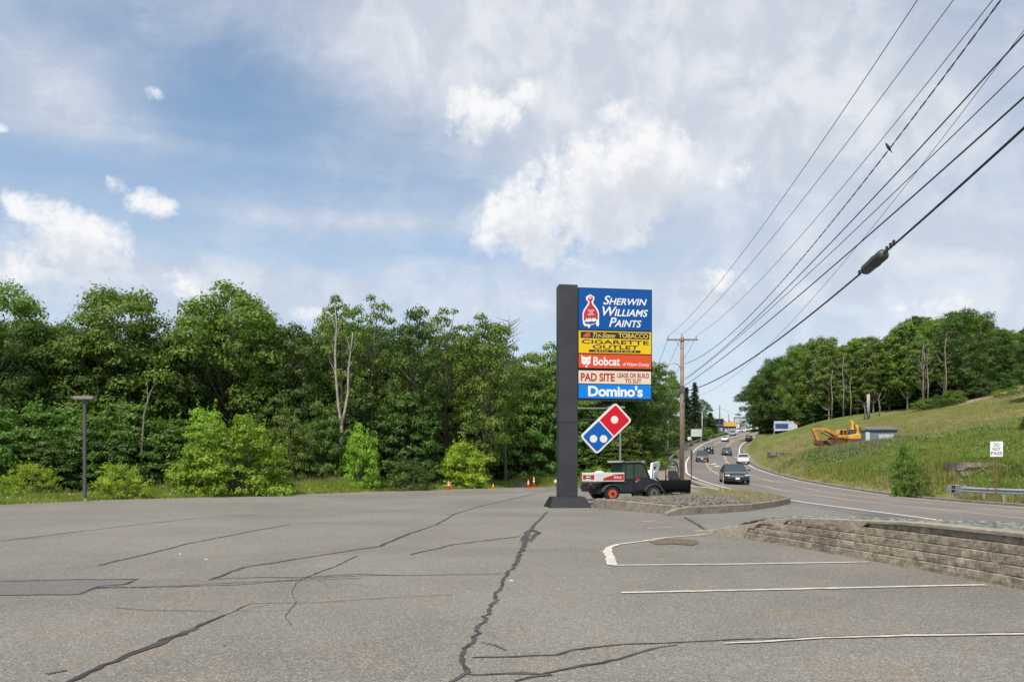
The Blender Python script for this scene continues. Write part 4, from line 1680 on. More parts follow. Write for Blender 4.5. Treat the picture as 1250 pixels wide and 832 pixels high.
# signpost on the left shoulder (its panel seen edge on)
p = W(844, 586, 61)
o = empty('sign_post', (p.x, p.y, TZ(p.x, p.y)), 0, 'rusty sign post with its panel seen edge on beside the tall brown pole', 'sign post')
MB().box((0, 0, 1.35), (.07, .07, 2.75)).build('post', RUST, o)
MB().box((0.02, 0, 2.35), (.03, .6, .75)).build('sign_plate', mat('plate_back', (.25, .22, .2), .5), o)
# thin white marker on the island
g = W(882, 592, 36)
o = MB().tube([(0, 0, 0), (0.05, 0, 1.05)], .015, 6).build('marker_stake', mat('stake', (.6, .58, .5), .6))
o.location = (g.x, 36, .4)
tag(o, 'thin pale stake standing in the gravel island in front of the dark sedan', 'stake')


# ------------------------------------------------------------------ cars
def make_car(loc, heading, L, Wd, H, kind, paint, name, lab, group, plate=True, detail=True, rear=False):
    """+y of the local frame is the front of the car"""
    root = empty(name, loc, heading, lab, 'car', group)
    hw = Wd / 2
    gc = .17 if kind != 'suv' else .22          # clearance
    belt = {'sedan': .635, 'suv': .61, 'jeep': .62, 'hatch': .62}[kind] * H
    hood = {'sedan': .60, 'suv': .58, 'jeep': .62, 'hatch': .57}[kind] * H
    # lower body as stations along y : (y, half width, z low, z shoulder)
    if kind == 'jeep':
        st = [(-.5, .90, .24, belt), (-.49, .95, .22, belt), (-.2, .96, .22, belt), (.15, .96, .22, belt), (.22, .92, .22, hood), (.46, .86, .24, hood * .97), (.485, .80, .3, hood * .9)]
    elif kind == 'sedan':
        st = [(-.5, .78, .30, hood * .98), (-.485, .90, .22, hood * 1.03), (-.40, .97, .18, hood * 1.05), (-.25, 1.0, .18, belt), (0, 1.0, .18, belt), (.18, 1.0, .18, belt * .99), (.30, .98, .18, hood), (.41, .94, .18, hood * .86),
              (.470, .87, .2, hood * .72), (.5, .74, .26, hood * .52)]
    else:
        st = [(-.5, .85, .34, belt * .96), (-.485, .94, .24, belt), (-.3, 1.0, .22, belt), (0, 1.0, .2, belt), (.2, 1.0, .2, belt * .99), (.30, .98, .2, hood), (.43, .93, .2, hood * .90), (.48, .86, .24, hood * .78), (.5, .74, .3, hood * .65)]
    vs, fs = [], []
    for (y, w, zl, zs) in st:
        w *= hw
        y *= L
        vs += [(-w * .86, y, zl), (-w, y, zl + .12), (-w, y, (zl + zs) / 2 + .05), (-w * .97, y, zs - .05), (-w * .86, y, zs), (0, y, zs + .03), (w * .86, y, zs), (w * .97, y, zs - .05), (w, y, (zl + zs) / 2 + .05), (w, y, zl + .12), (w * .86, y, zl)]
    n = 11
    for i in range(len(st) - 1):
        for k in range(n):
            k2 = (k + 1) % n
            fs.append((i * n + k, i * n + k2, (i + 1) * n + k2, (i + 1) * n + k))
    fs += [tuple(range(n)), tuple((len(st) - 1) * n + k for k in range(n - 1, -1, -1))]
    MB().add(vs, fs).build('body', paint, root, smooth=False, bevel=.02 if detail else 0)
    # greenhouse : glass volume with a painted roof and pillars
    if kind == 'sedan':
        gb, gt = (-.42, .17), (-.24, -.01)
    elif kind == 'jeep':
        gb, gt = (-.49, .20), (-.47, .13)
    elif kind == 'hatch':
        gb, gt = (-.46, .24), (-.30, .06)
    else:
        gb, gt = (-.485, .24), (-.42, .10)
    wb, wt = hw * .92, hw * (.70 if kind != 'jeep' else .84)
    zb, zt = belt - .03, H - .06
    G8 = [(-wb, gb[0] * L, zb), (wb, gb[0] * L, zb), (wb, gb[1] * L, zb), (-wb, gb[1] * L, zb), (-wt, gt[0] * L, zt), (wt, gt[0] * L, zt), (wt, gt[1] * L, zt), (-wt, gt[1] * L, zt)]
    MB().add(G8, [(3, 2, 1, 0), (4, 5, 6, 7), (0, 1, 5, 4), (1, 2, 6, 5), (2, 3, 7, 6), (3, 0, 4, 7)]).build('windows', GLASS, root)
    rf = MB()
    e = .02
    rf.add([(-wt - e, gt[0] * L - e, zt - .02), (wt + e, gt[0] * L - e, zt - .02), (wt + e, gt[1] * L + e, zt - .02), (-wt - e, gt[1] * L + e, zt - .02),
            (-wt * .9, gt[0] * L + .08, H), (wt * .9, gt[0] * L + .08, H), (wt * .9, gt[1] * L - .12, H), (-wt * .9, gt[1] * L - .12, H)],
           [(3, 2, 1, 0), (4, 5, 6, 7), (0, 1, 5, 4), (1, 2, 6, 5), (2, 3, 7, 6), (3, 0, 4, 7)])
    for s in (-1, 1):
        for k in (0, 1):
            rf.tube([(s * (wb + .005), gb[k] * L, zb), (s * (wt + .012), gt[k] * L, zt)], .035, 5)
        mid = (gb[0] + gb[1]) / 2 * L, (gt[0] + gt[1]) / 2 * L
        rf.tube([(s * (wb + .0), mid[0], zb), (s * (wt + .006), mid[1], zt)], .035, 5)
    rf.build('roof', paint, root, bevel=.01 if detail else 0)
    wr = .33 if kind in ('sedan', 'hatch') else .37
    for sy in (-.30, .31):
        for s in (-1, 1):
            wl = MB().tube([(s * (hw - .21), sy * L, wr), (s * (hw + .01), sy * L, wr)], wr, 18).build('wheel', RUBBER, root, bevel=.015)
            if detail:
                MB().tube([(s * (hw + .0), sy * L, wr), (s * (hw + .022), sy * L, wr)], wr * .62, 14).build('rim', mat('rim', (.42, .43, .44), .35, .8), wl)
    yf = L * .5
    hl = mat('headlight', (.80, .82, .84), .1)
    tl = mat('taillight', (.50, .015, .02), .2)
    for s in (-1, 1):
        if kind == 'jeep':
            MB().tube([(s * hw * .62, yf * .94, hood * .80), (s * hw * .62, yf * .985, hood * .80)], .10, 12).build('headlight', hl, root)
        else:
            MB().box((s * hw * .72, yf * .905, hood * .69), (.34, .22, .12), rz=-s * .55).build('headlight', hl, root, bevel=.02)
        MB().box((s * hw * .80, -yf * .965, belt * .82), (.26, .10, .16 if kind != 'suv' else .3), rz=s * .25).build('taillight', tl, root, bevel=.015)
        MB().box((s * (hw + .09), .17 * L, belt + .08), (.2, .12, .14)).build('mirror', paint, root, bevel=.02)
    chrome = mat('chrome', (.62, .63, .64), .2, .9)
    if detail:
        MB().box((0, yf * .972, hood * .60), (Wd * .46, .10, .15)).build('grille', chrome if kind == 'sedan' else BLACK, root, bevel=.02)
        if kind == 'sedan':
            for k in range(3):
                MB().box((0, yf * .978, hood * .56 + k * .045), (Wd * .42, .10, .014)).build('grille_bar', BLACK, root)
        MB().box((0, yf * .965, .30), (Wd * .62, .14, .16)).build('lower_intake', BLACK, root, bevel=.02)
    MB().box((0, yf * 1.0, hood * .44), (.31, .02, .155)).build('number_plate', WHITE, root) if plate else None
    MB().box((0, -yf * 1.0, belt * .60), (.31, .02, .155)).build('number_plate', WHITE, root)
    if kind == 'jeep':
        for s in (-1, 1):
            MB().box((s * (hw + .0), .31 * L, .62), (.30, .85, .05)).build('fender', BLACK, root, bevel=.02)
        MB().box((0, -yf - .1, belt * .9), (.72, .22, .72)).build('spare_wheel', RUBBER, root, bevel=.1)
    return root


def road_heading(Y, k='y1'):
    dx = float(road_x(k, Y + 2) - road_x(k, Y - 2)) / 4
    return -math.atan(dx)         # direction away from the camera


def car_paint(name, c, met=.2):
    return mat(name, c, .28, met, .5, coat=.6)


def place_cars():
    gp = 'cars driving on the highway'
    P = lambda px, py, Y: W(px, py, Y)

    def put(px, Y, towards, *a, turn=0.0, **k):
        x = (px - 625) / FPX * Y
        z = float(road_z(x, Y)) + .003
        th = road_heading(Y) + (PI if towards else 0) + turn
        return make_car((x, Y, z), th, *a, **k)
    put(896, 59.0, True, 5.0, 1.93, 1.52, 'sedan', car_paint('paint_dark_green', (.018, .026, .026), .4), 'sedan', 'nearest dark sedan with a broad chrome grille driving towards the camera', gp, turn=R(-7))
    put(857, 110, True, 4.7, 1.85, 1.66, 'suv', car_paint('paint_maroon', (.10, .075, .085), .4), 'small_suv', 'brownish grey compact utility car coming down behind the near sedan', gp)
    put(865, 142, True, 4.3, 1.86, 1.86, 'jeep', car_paint('paint_black', (.02, .022, .025)), 'off_roader', 'boxy black off-road vehicle with upright windscreen in the left lane', gp)
    put(906.5, 113, False, 4.5, 1.8, 1.48, 'hatch', car_paint('paint_white', (.75, .75, .75), 0), 'hatchback', 'white car driving away just behind the near dark sedan', gp)
    put(887, 140, False, 4.7, 1.85, 1.5, 'sedan', car_paint('paint_slate', (.10, .12, .15), .4), 'sedan', 'slate grey sedan driving uphill in the right lane', gp)
    put(885, 205, True, 4.7, 1.85, 1.5, 'sedan', car_paint('paint_white', (.75, .75, .75), 0), 'sedan', 'white car coming downhill behind the black off-road vehicle', gp, detail=False)
    put(894.5, 250, True, 4.7, 1.85, 1.55, 'hatch', car_paint('paint_silver', (.45, .46, .47), .5), 'hatchback', 'small pale silver car farthest down the left lane', gp, detail=False)
    put(914.5, 216, False, 4.7, 1.9, 1.72, 'suv', car_paint('paint_black', (.02, .022, .025)), 'suv', 'dark utility car climbing near the crest in the right lane', gp, detail=False)


place_cars()


# ------------------------------------------------------------------ compact work vehicle parked behind the kerb
def build_utility():
    # local frame: +x forward, +y left side; origin on the ground between the wheels
    white = mat('work_white', (.78, .78, .77), .35)
    red = mat('work_red', (.60, .03, .02), .4)
    orange = mat('hub_orange', (.70, .10, .02), .4)
    dk = mat('work_black', (.022, .023, .025), .5)
    clear = mat('cab_glass', (.045, .075, .065), .06, 0, .8)
    root = empty('utility_vehicle', (6.1, 39.6, 0), R(24), 'compact white and black work vehicle with orange wheel hubs parked behind the stone kerb', 'work vehicle')
    root.scale = (1.14, .90, .96)
    # chassis
    b = MB()
    b.box((-.1, 0, .52), (3.3, 1.1, .34))
    b.prism([(-1.0, .45), (1.62, .45), (1.62, .95), (1.15, 1.18), (-1.0, 1.08)], 'y', -.70, .70)
    b.build('chassis', dk, root, bevel=.02)
    # cargo box
    box = MB()
    box.box((-1.22, -.74, 1.27), (1.52, .05, .48)).box((-1.22, .74, 1.27), (1.52, .05, .48)).box((-1.98, 0, 1.27), (.05, 1.52, .48)).box((-.46, 0, 1.27), (.05, 1.48, .48)).box((-1.22, 0, 1.04), (1.5, 1.46, .04))
    box = box.build('cargo_box', white, root, bevel=.012)
    MB().prism([(-1.6, 1.10), (-.49, 1.10), (-.49, 1.44), (-.95, 1.42), (-1.55, 1.22)], 'y', -.774, -.767).build('side_stripe', red, box)
    letters("Bobcat", (-1.02, -.60, 1.19, 1.34), box, white, -.776, .1, .03)
    MB().box((-2.008, .45, 1.26), (.006, .40, .26)).build('tailgate_stripe', red, box)
    MB().box((-2.008, -.48, 1.26), (.006, .40, .26)).build('tailgate_stripe', red, box)
    MB().box((-2.008, -.03, 1.27), (.006, .42, .20)).build('tailgate_badge', dk, box)
    MB().box((-2.014, -.02, 1.27), (.004, .34, .08)).build('badge_letters', white, box)
    # rear hitch and bumper
    h = MB()
    h.box((-2.0, 0, .80), (.22, 1.20, .30)).box((-2.15, 0, .60), (.25, .5, .25)).tube([(-2.12, -.45, .9), (-2.22, -.45, .62)], .05, 6).tube([(-2.12, .45, .9), (-2.22, .45, .62)], .05, 6)
    h.build('rear_hitch', dk, root, bevel=.015)
    for s in (-1, 1):
        MB().box((-2.13, s * .52, .88), (.04, .14, .08)).build('rear_lamp', red, root)
    # wheels
    for (x, s) in ((-1.15, -1), (-1.15, 1), (1.12, -1), (1.12, 1)):
        w = MB().tube([(x, s * .62, .37), (x, s * .90, .37)], .37, 20).build('wheel', RUBBER, root, bevel=.03)
        MB().tube([(x, s * .895, .37), (x, s * .912, .37)], .23, 16).build('hub', orange if x < 0 else mat('hub_grey', (.12, .12, .13), .5), w)
        MB().tube([(x, s * .91, .37), (x, s * .94, .37)], .08, 10).build('hub_cap', dk, w)
        fd = []
        for k in range(9):
            a = R(10 + 160 * k / 8)
            fd.append((x + .50 * math.cos(a), .40 + .48 * math.sin(a)))
        for k in range(8, -1, -1):
            a = R(10 + 160 * k / 8)
            fd.append((x + .44 * math.cos(a), .40 + .42 * math.sin(a)))
        MB().prism(fd, 'y', min(s * .60, s * .92), max(s * .60, s * .92)).build('fender', mat('fender_grey', (.05, .052, .055), .6), root)
    # cab
    cab = MB()
    side = [(-.42, 1.06), (-.42, 1.12), (-.36, 2.02), (.42, 2.06), (.66, 1.95), (.95, 1.25), (1.0, .98)]
    for s in (-1, 1):
        y = s * .72
        for a, b_ in zip(side[1:-1], side[2:]):
            cab.tube([(a[0], y, a[1]), (b_[0], y, b_[1])], .045, 6)
        cab.tube([(.10, y, 1.1), (.06, y, 2.03)], .045, 6)
    for q in side[1:5]:
        cab.tube([(q[0], -.72, q[1]), (q[0], .72, q[1])], .035, 6)
    cabo = cab.build('cab_frame', dk, root)
    MB().prism([(-.40, 2.04), (.44, 2.07), (.70, 1.96), (.70, 2.0), (.46, 2.14), (-.5, 2.13)], 'y', -.78, .78).build('cab_roof', mat('cab_roof', (.16, .165, .17), .5), root, bevel=.02)
    MB().box((-.55, 0, 2.12), (.30, 1.2, .10)).build('roof_lamp_bar', mat('lamp_bar', (.45, .44, .40), .4), root)
    MB().prism([(-.38, 1.15), (-.33, 1.98), (.04, 2.0), (.08, 1.15)], 'y', -.725, -.715).build('side_window', clear, root)
    MB().prism([(-.38, 1.15), (-.33, 1.98), (.04, 2.0), (.08, 1.15)], 'y', .715, .725).build('side_window', clear, root)
    for s in (-1, 1):
        door = MB()
        door.prism([(.10, .55), (.10, 1.22), (.90, 1.22), (1.0, .98), (.95, .75), (.72, .55)], 'y', min(s * .72, s * .765), max(s * .72, s * .765))
        door = door.build('door', dk, root, bevel=.01)
        MB().prism([(.14, 1.24), (.12, 1.98), (.42, 2.0), (.62, 1.90), (.88, 1.24)], 'y', min(s * .722, s * .73), max(s * .722, s * .73)).build('door_window', clear, door)
        MB().box((.2, s * .775, 1.02), (.14, .02, .05)).build('door_handle', STEEL, door)
        MB().box((.30, s * .768, 1.12), (.20, .004, .12)).build('door_badge', red, door)
    MB().box((-.40, 0, 1.55), (.02, 1.40, .84)).build('rear_window', clear, root)
    MB().prism([(.68, 1.94), (.97, 1.22), (.985, 1.22), (.695, 1.95)], 'y', -.68, .68).build('windscreen', clear, root)
    MB().box((-.05, -.25, 1.25), (.45, .45, .12)).box((-.28, -.25, 1.5), (.12, .45, .55)).build('seat', mat('seat_grey', (.06, .06, .065), .7), root, bevel=.03)
    # bonnet
    MB().prism([(.95, .85), (.95, 1.24), (1.35, 1.16), (1.62, .98), (1.66, .60), (1.4, .6)], 'y', -.55, .55).build('bonnet', white, root, bevel=.03)
    # front boom
    MB().tube([(1.1, -.42, .85), (1.7, -.42, .75), (1.98, -.42, .35)], .06, 6).tube([(1.1, .42, .85), (1.7, .42, .75), (1.98, .42, .35)], .06, 6).build('lift_arm', dk, root)
    # small loader with raised white arm, behind
    lo = empty('compact_loader', (8.05, 44.0, 0), R(62), 'white compact loader arm and body standing behind the work vehicle cab', 'loader')
    MB().box((0, 0, .75), (1.6, 1.0, .7)).box((-.2, 0, .28), (1.7, 1.2, .45)).build('loader_body', dk, lo, bevel=.05)
    MB().prism([(-.9, 1.0), (-.6, 2.0), (.75, 2.10), (.95, 1.9), (.40, 1.45), (.55, 1.2), (.35, 1.1), (.18, 1.5), (.55, 1.85), (-.35, 1.78), (-.55, 1.0)], 'y', -.55, -.42).build('loader_arm', white, lo, bevel=.01)
    MB().prism([(-.9, 1.0), (-.6, 2.0), (.75, 2.10), (.95, 1.9), (.40, 1.45), (.55, 1.2), (.35, 1.1), (.18, 1.5), (.55, 1.85), (-.35, 1.78), (-.55, 1.0)], 'y', .42, .55).build('loader_arm', white, lo, bevel=.01)
    MB().box((.4, 0, 1.1), (.8, .9, .5), ry=.3).build('loader_hood', white, lo, bevel=.04)
    # white machine seen over the cargo box, at left
    mc = empty('small_mixer', (5.0, 42.3, 0), R(10), 'small white and orange machine seen above the cargo box of the work vehicle', 'machine')
    mc.scale = (.75, .75, .96)
    MB().box((0, 0, .55), (1.0, .7, .7)).build('machine_base', dk, mc, bevel=.04)
    MB().lathe([(.30, .9), (.44, 1.0), (.46, 1.35), (.34, 1.55), (.1, 1.6)], 14).build('machine_cover', white, mc, smooth=True)
    MB().tube([(-.5, -.3, .8), (-.42, -.3, 1.35), (-.1, -.35, 1.4)], .05, 6).build('machine_handle', mat('hub_orange', (.7, .1, .02)), mc)
    # mower-like machine with roll hoop
    mw = empty('ride_on_mower', (10.3, 47.5, .0), R(12), 'dark machine with a tall black roll hoop behind the plow blade', 'mower')
    hoop = [(-.5, 0, .5)]
    for k in range(9):
        a = R(180 - 180 * k / 8)
        hoop.append((.42 * math.cos(a), 0, 1.75 + .38 * math.sin(a)))
    hoop.append((.42, 0, .5))
    hoop[0] = (-.42, 0, .5)
    MB().tube(hoop, .045, 8).build('roll_hoop', dk, mw)
    MB().box((0, -.1, .55), (1.5, 1.1, .45)).build('mower_body', dk, mw, bevel=.06)
    MB().box((.1, -.2, 1.0), (.6, .5, .22)).box((.1, .1, 1.25), (.6, .14, .6), rx=-.2).build('mower_seat', dk, mw, bevel=.04)
    for x in (-.55, .6):
        MB().tube([(x, -.75, .35), (x, -.45, .35)], .33, 14).build('wheel', RUBBER, mw)
    MB().box((.0, .55, 1.35), (.25, .7, .45), ry=.25).build('grass_chute', mat('tan_board', (.45, .34, .25), .8), mw, bevel=.02)
    en = empty('engine_unit', (8.75, 46.2, 0), R(-10), 'small engine with a pale cover between the loader and the roll hoop', 'engine')
    MB().box((0, 0, .6), (.9, .7, .8)).build('engine_block', dk, en, bevel=.05)
    MB().lathe([(.34, 1.3), (.38, 1.42), (.3, 1.55), (.12, 1.58)], 12).build('engine_cover', mat('work_white', (.7, .7, .7)), en, smooth=True)
    MB().tube([(-.2, -.3, 1.0), (.1, -.35, 1.3), (.3, -.3, 1.0)], .06, 6).build('exhaust', RUST, en)
    # the plow blade
    pb = empty('plow_blade', (8.62, 41.4, 0), R(4), 'long black plow blade standing on the lot behind the gravel island', 'plow blade')
    prof = []
    for k in range(9):
        a = R(-50 + 100 * k / 8)
        prof.append((-.30 + .36 * math.cos(a), .55 + .46 * math.sin(a)))
    for k in range(8, -1, -1):
        a = R(-50 + 100 * k / 8)
        prof.append((-.30 + .33 * math.cos(a), .55 + .43 * math.sin(a)))
    bl = mat('plow_black', (.006, .006, .007), .95, 0, .15)
    MB().prism([(-a, b_ + .12) for a, b_ in prof], 'x', -1.35, 1.35).build('blade', bl, pb)
    MB().box((0, -.02, .14), (2.72, .04, .26)).build('cutting_edge', bl, pb)
    for x in (-1.36, 1.36):
        MB().box((x, .02, .56), (.05, .42, .96)).build('end_plate', bl, pb)
    MB().box((0, .35, .45), (.6, .5, .4)).build('mount', bl, pb)


build_utility()


# ------------------------------------------------------------------ cones and odds at the lot edge
def build_cones():
    org = mat('cone_orange', (.80, .10, .02), .5)
    wht = mat('cone_white', (.78, .78, .78), .5)

    def cone(px, py, h, lab, m=org, bands=True):
        g = G(px, py)
        root = empty('traffic_cone', (g.x, g.y, 0), px * .7, lab, 'cone', 'cones at the far edge of the lot')
        r0 = .15 if h > .6 else .10
        MB().box((0, 0, .02), (r0 * 2.5, r0 * 2.5, .04)).build('base', m, root)
        MB().lathe([(r0, .04), (.035, h)], 14).build('cone_body', m, root, smooth=True)
        if bands:
            for a, b_ in ((.46, .62), (.74, .84)):
                f = lambda t: r0 + (.035 - r0) * (t * h - .04) / (h - .04) + .004
                MB().lathe([(f(a), a * h), (f(b_), b_ * h)], 14).build('reflective_band', wht, root, smooth=True)
    cone(548, 597.6, .72, 'orange cone with white bands, farthest left at the lot edge')
    cone(602, 597.2, .46, 'short plain yellow orange cone between the banded ones', mat('cone_yellow', (.82, .32, .03), .5), False)
    cone(645, 595.4, .74, 'banded orange cone beside the dark crate')
    cone(651.7, 594.6, 1.0, 'tallest banded orange cone, farthest right at the lot edge')
    g = G(637, 594.4)
    o = empty('crate', (g.x, g.y + .2, 0), .1, 'dark plastic crate on the asphalt left of the orange cones', 'crate')
    cm = mat('crate_dark', (.05, .055, .065), .6)
    b = MB()
    for k in range(4):
        b.box((0, -.32, .07 + k * .105), (.75, .03, .075)).box((0, .32, .07 + k * .105), (.75, .03, .075)).box((-.37, 0, .07 + k * .105), (.03, .64, .075)).box((.37, 0, .07 + k * .105), (.03, .64, .075))
    for sx in (-.37, .37):
        for sy in (-.32, .32):
            b.box((sx, sy, .22), (.06, .06, .44))
    b.build('slatted_walls', cm, o)
    MB().box((0, 0, .03), (.72, .62, .03)).build('bottom', cm, o)
    g = G(673, 593.2)
    o = empty('pallet', (g.x, g.y, 0), -.1, 'pale wooden pallet lying on the ground left of the sign pillar', 'pallet')
    wd = mat('pallet_wood', (.45, .36, .25), .8)
    b = MB()
    for k in range(6):
        b.box((-.55 + k * .22, 0, .13), (.14, 1.1, .025))
    b.build('deck', wd, o)
    MB().box((0, -.5, .06), (1.25, .1, .11)).box((0, 0, .06), (1.25, .1, .11)).box((0, .5, .06), (1.25, .1, .11)).build('runners', wd, o)
    g = G(677, 593.0)
    o = MB().lathe([(.14, 0), (.17, .05), (.16, .38), (.06, .44), (.06, .5)], 12).build('white_jug', WHITE, None, smooth=True)
    o.location = (g.x + .1, g.y - .1, .144)
    tag(o, 'round white jug on the pallet beside the sign pillar', 'jug')


build_cones()


# ------------------------------------------------------------------ right hillside : guard rail, sign, ledge, shed, machines
def w_beam(P, z0, name, m, parent, face=1):
    prof = [(0, -.155), (.05, -.12), (.08, -.085), (.05, -.05), (0.0, -.015), (0.0, .015), (.05, .05), (.08, .085), (.05, .12), (0, .155)]
    vs = []
    n = len(prof)
    for i, p in enumerate(P):
        d = (Vector(P[min(i + 1, len(P) - 1)]) - Vector(P[max(i - 1, 0)]))
        d.z = 0
        d.normalize()
        nr = Vector((-d.y, d.x, 0)) * face
        for a, z in prof:
            q = Vector(p) + nr * a
            vs.append((q.x, q.y, q.z + z0 + z))
        for a, z in prof[::-1]:
            q = Vector(p) + nr * (a - .012)
            vs.append((q.x, q.y, q.z + z0 + z))
    k2 = 2 * n
    fs = []
    for i in range(len(P) - 1):
        for k in range(k2):
            kk = (k + 1) % k2
            fs.append((i * k2 + k, i * k2 + kk, (i + 1) * k2 + kk, (i + 1) * k2 + k))
    fs += [tuple(range(k2)), tuple((len(P) - 1) * k2 + k for k in range(k2 - 1, -1, -1))]
    return MB().add(vs, fs).build(name, m, parent)


def build_rails():
    # right side
    a = W(1153, 605, 43.5)
    ys = [43.2, 41.3, 39.4, 37.5, 35.6, 33.7, 31.8, 29.9, 28, 26, 24, 22]
    P = [(float(road_x('R', y)) + 1.9, y) for y in ys]
    ox, oy = P[0]
    z0 = TZ(*P[0])
    root = empty('guard_rail', (ox, oy, z0), 0, 'galvanised guard rail with a boxed end terminal at the right roadside', 'guard rail')
    pts = [(x - ox, y - oy, TZ(x, y) - z0) for x, y in P]
    w_beam([pts[0]] + pts[1:], .66, 'rail', STEEL, root, face=-1)
    for i, p in enumerate(pts[1:]):
        MB().box((p[0] + .18, p[1], p[2] + .36), (.15, .12, .86)).build('post', mat('post_grey', (.30, .28, .26), .8), root)
    t = MB()
    t.box((pts[0][0] + .02, pts[0][1] + .2, pts[0][2] + .66), (.10, 1.0, .46)).build('terminal_plate', STEEL, root, bevel=.01)
    t = MB()
    x, y, z = pts[0][0] - .05, pts[0][1] + .85, pts[0][2] + .66
    for dz in (-.24, 0, .24):
        t.box((x, y, z + dz), (.5, .42, .03))
    t.box((x - .25, y, z), (.03, .42, .51)).box((x + .25, y, z), (.03, .42, .51)).box((x, y + .21, z), (.5, .02, .5))
    t.build('terminal_box', STEEL, root)
    MB().box((x + .1, y - .1, z - .45), (.12, .12, .7)).box((x + .1, y - .9, z - .5), (.1, .1, .6)).box((x + .1, y - .5, z - .7), (.07, .9, .06)).build('terminal_strut', STEEL, root)
    # left side, along the outside of the bend
    ys = list(range(96, 262, 4))
    P = [(float(road_x('L', y)) - 2.3, y) for y in ys]
    ox, oy = P[0]
    z0 = TZ(*P[0])
    root = empty('guard_rail', (ox, oy, z0), 0, 'long guard rail along the outside of the left bend', 'guard rail')
    pts = [(x - ox, y - oy, float(road_z(x, y)) - z0) for x, y in P]
    w_beam(pts, .62, 'rail', mat('rail_weathered', (.36, .33, .30), .6, .3), root, face=-1)
    for p in pts[::1]:
        MB().box((p[0] - .12, p[1], p[2] + .28), (.16, .14, .9)).build('post', mat('post_brown', (.16, .12, .09), .9), root)


build_rails()


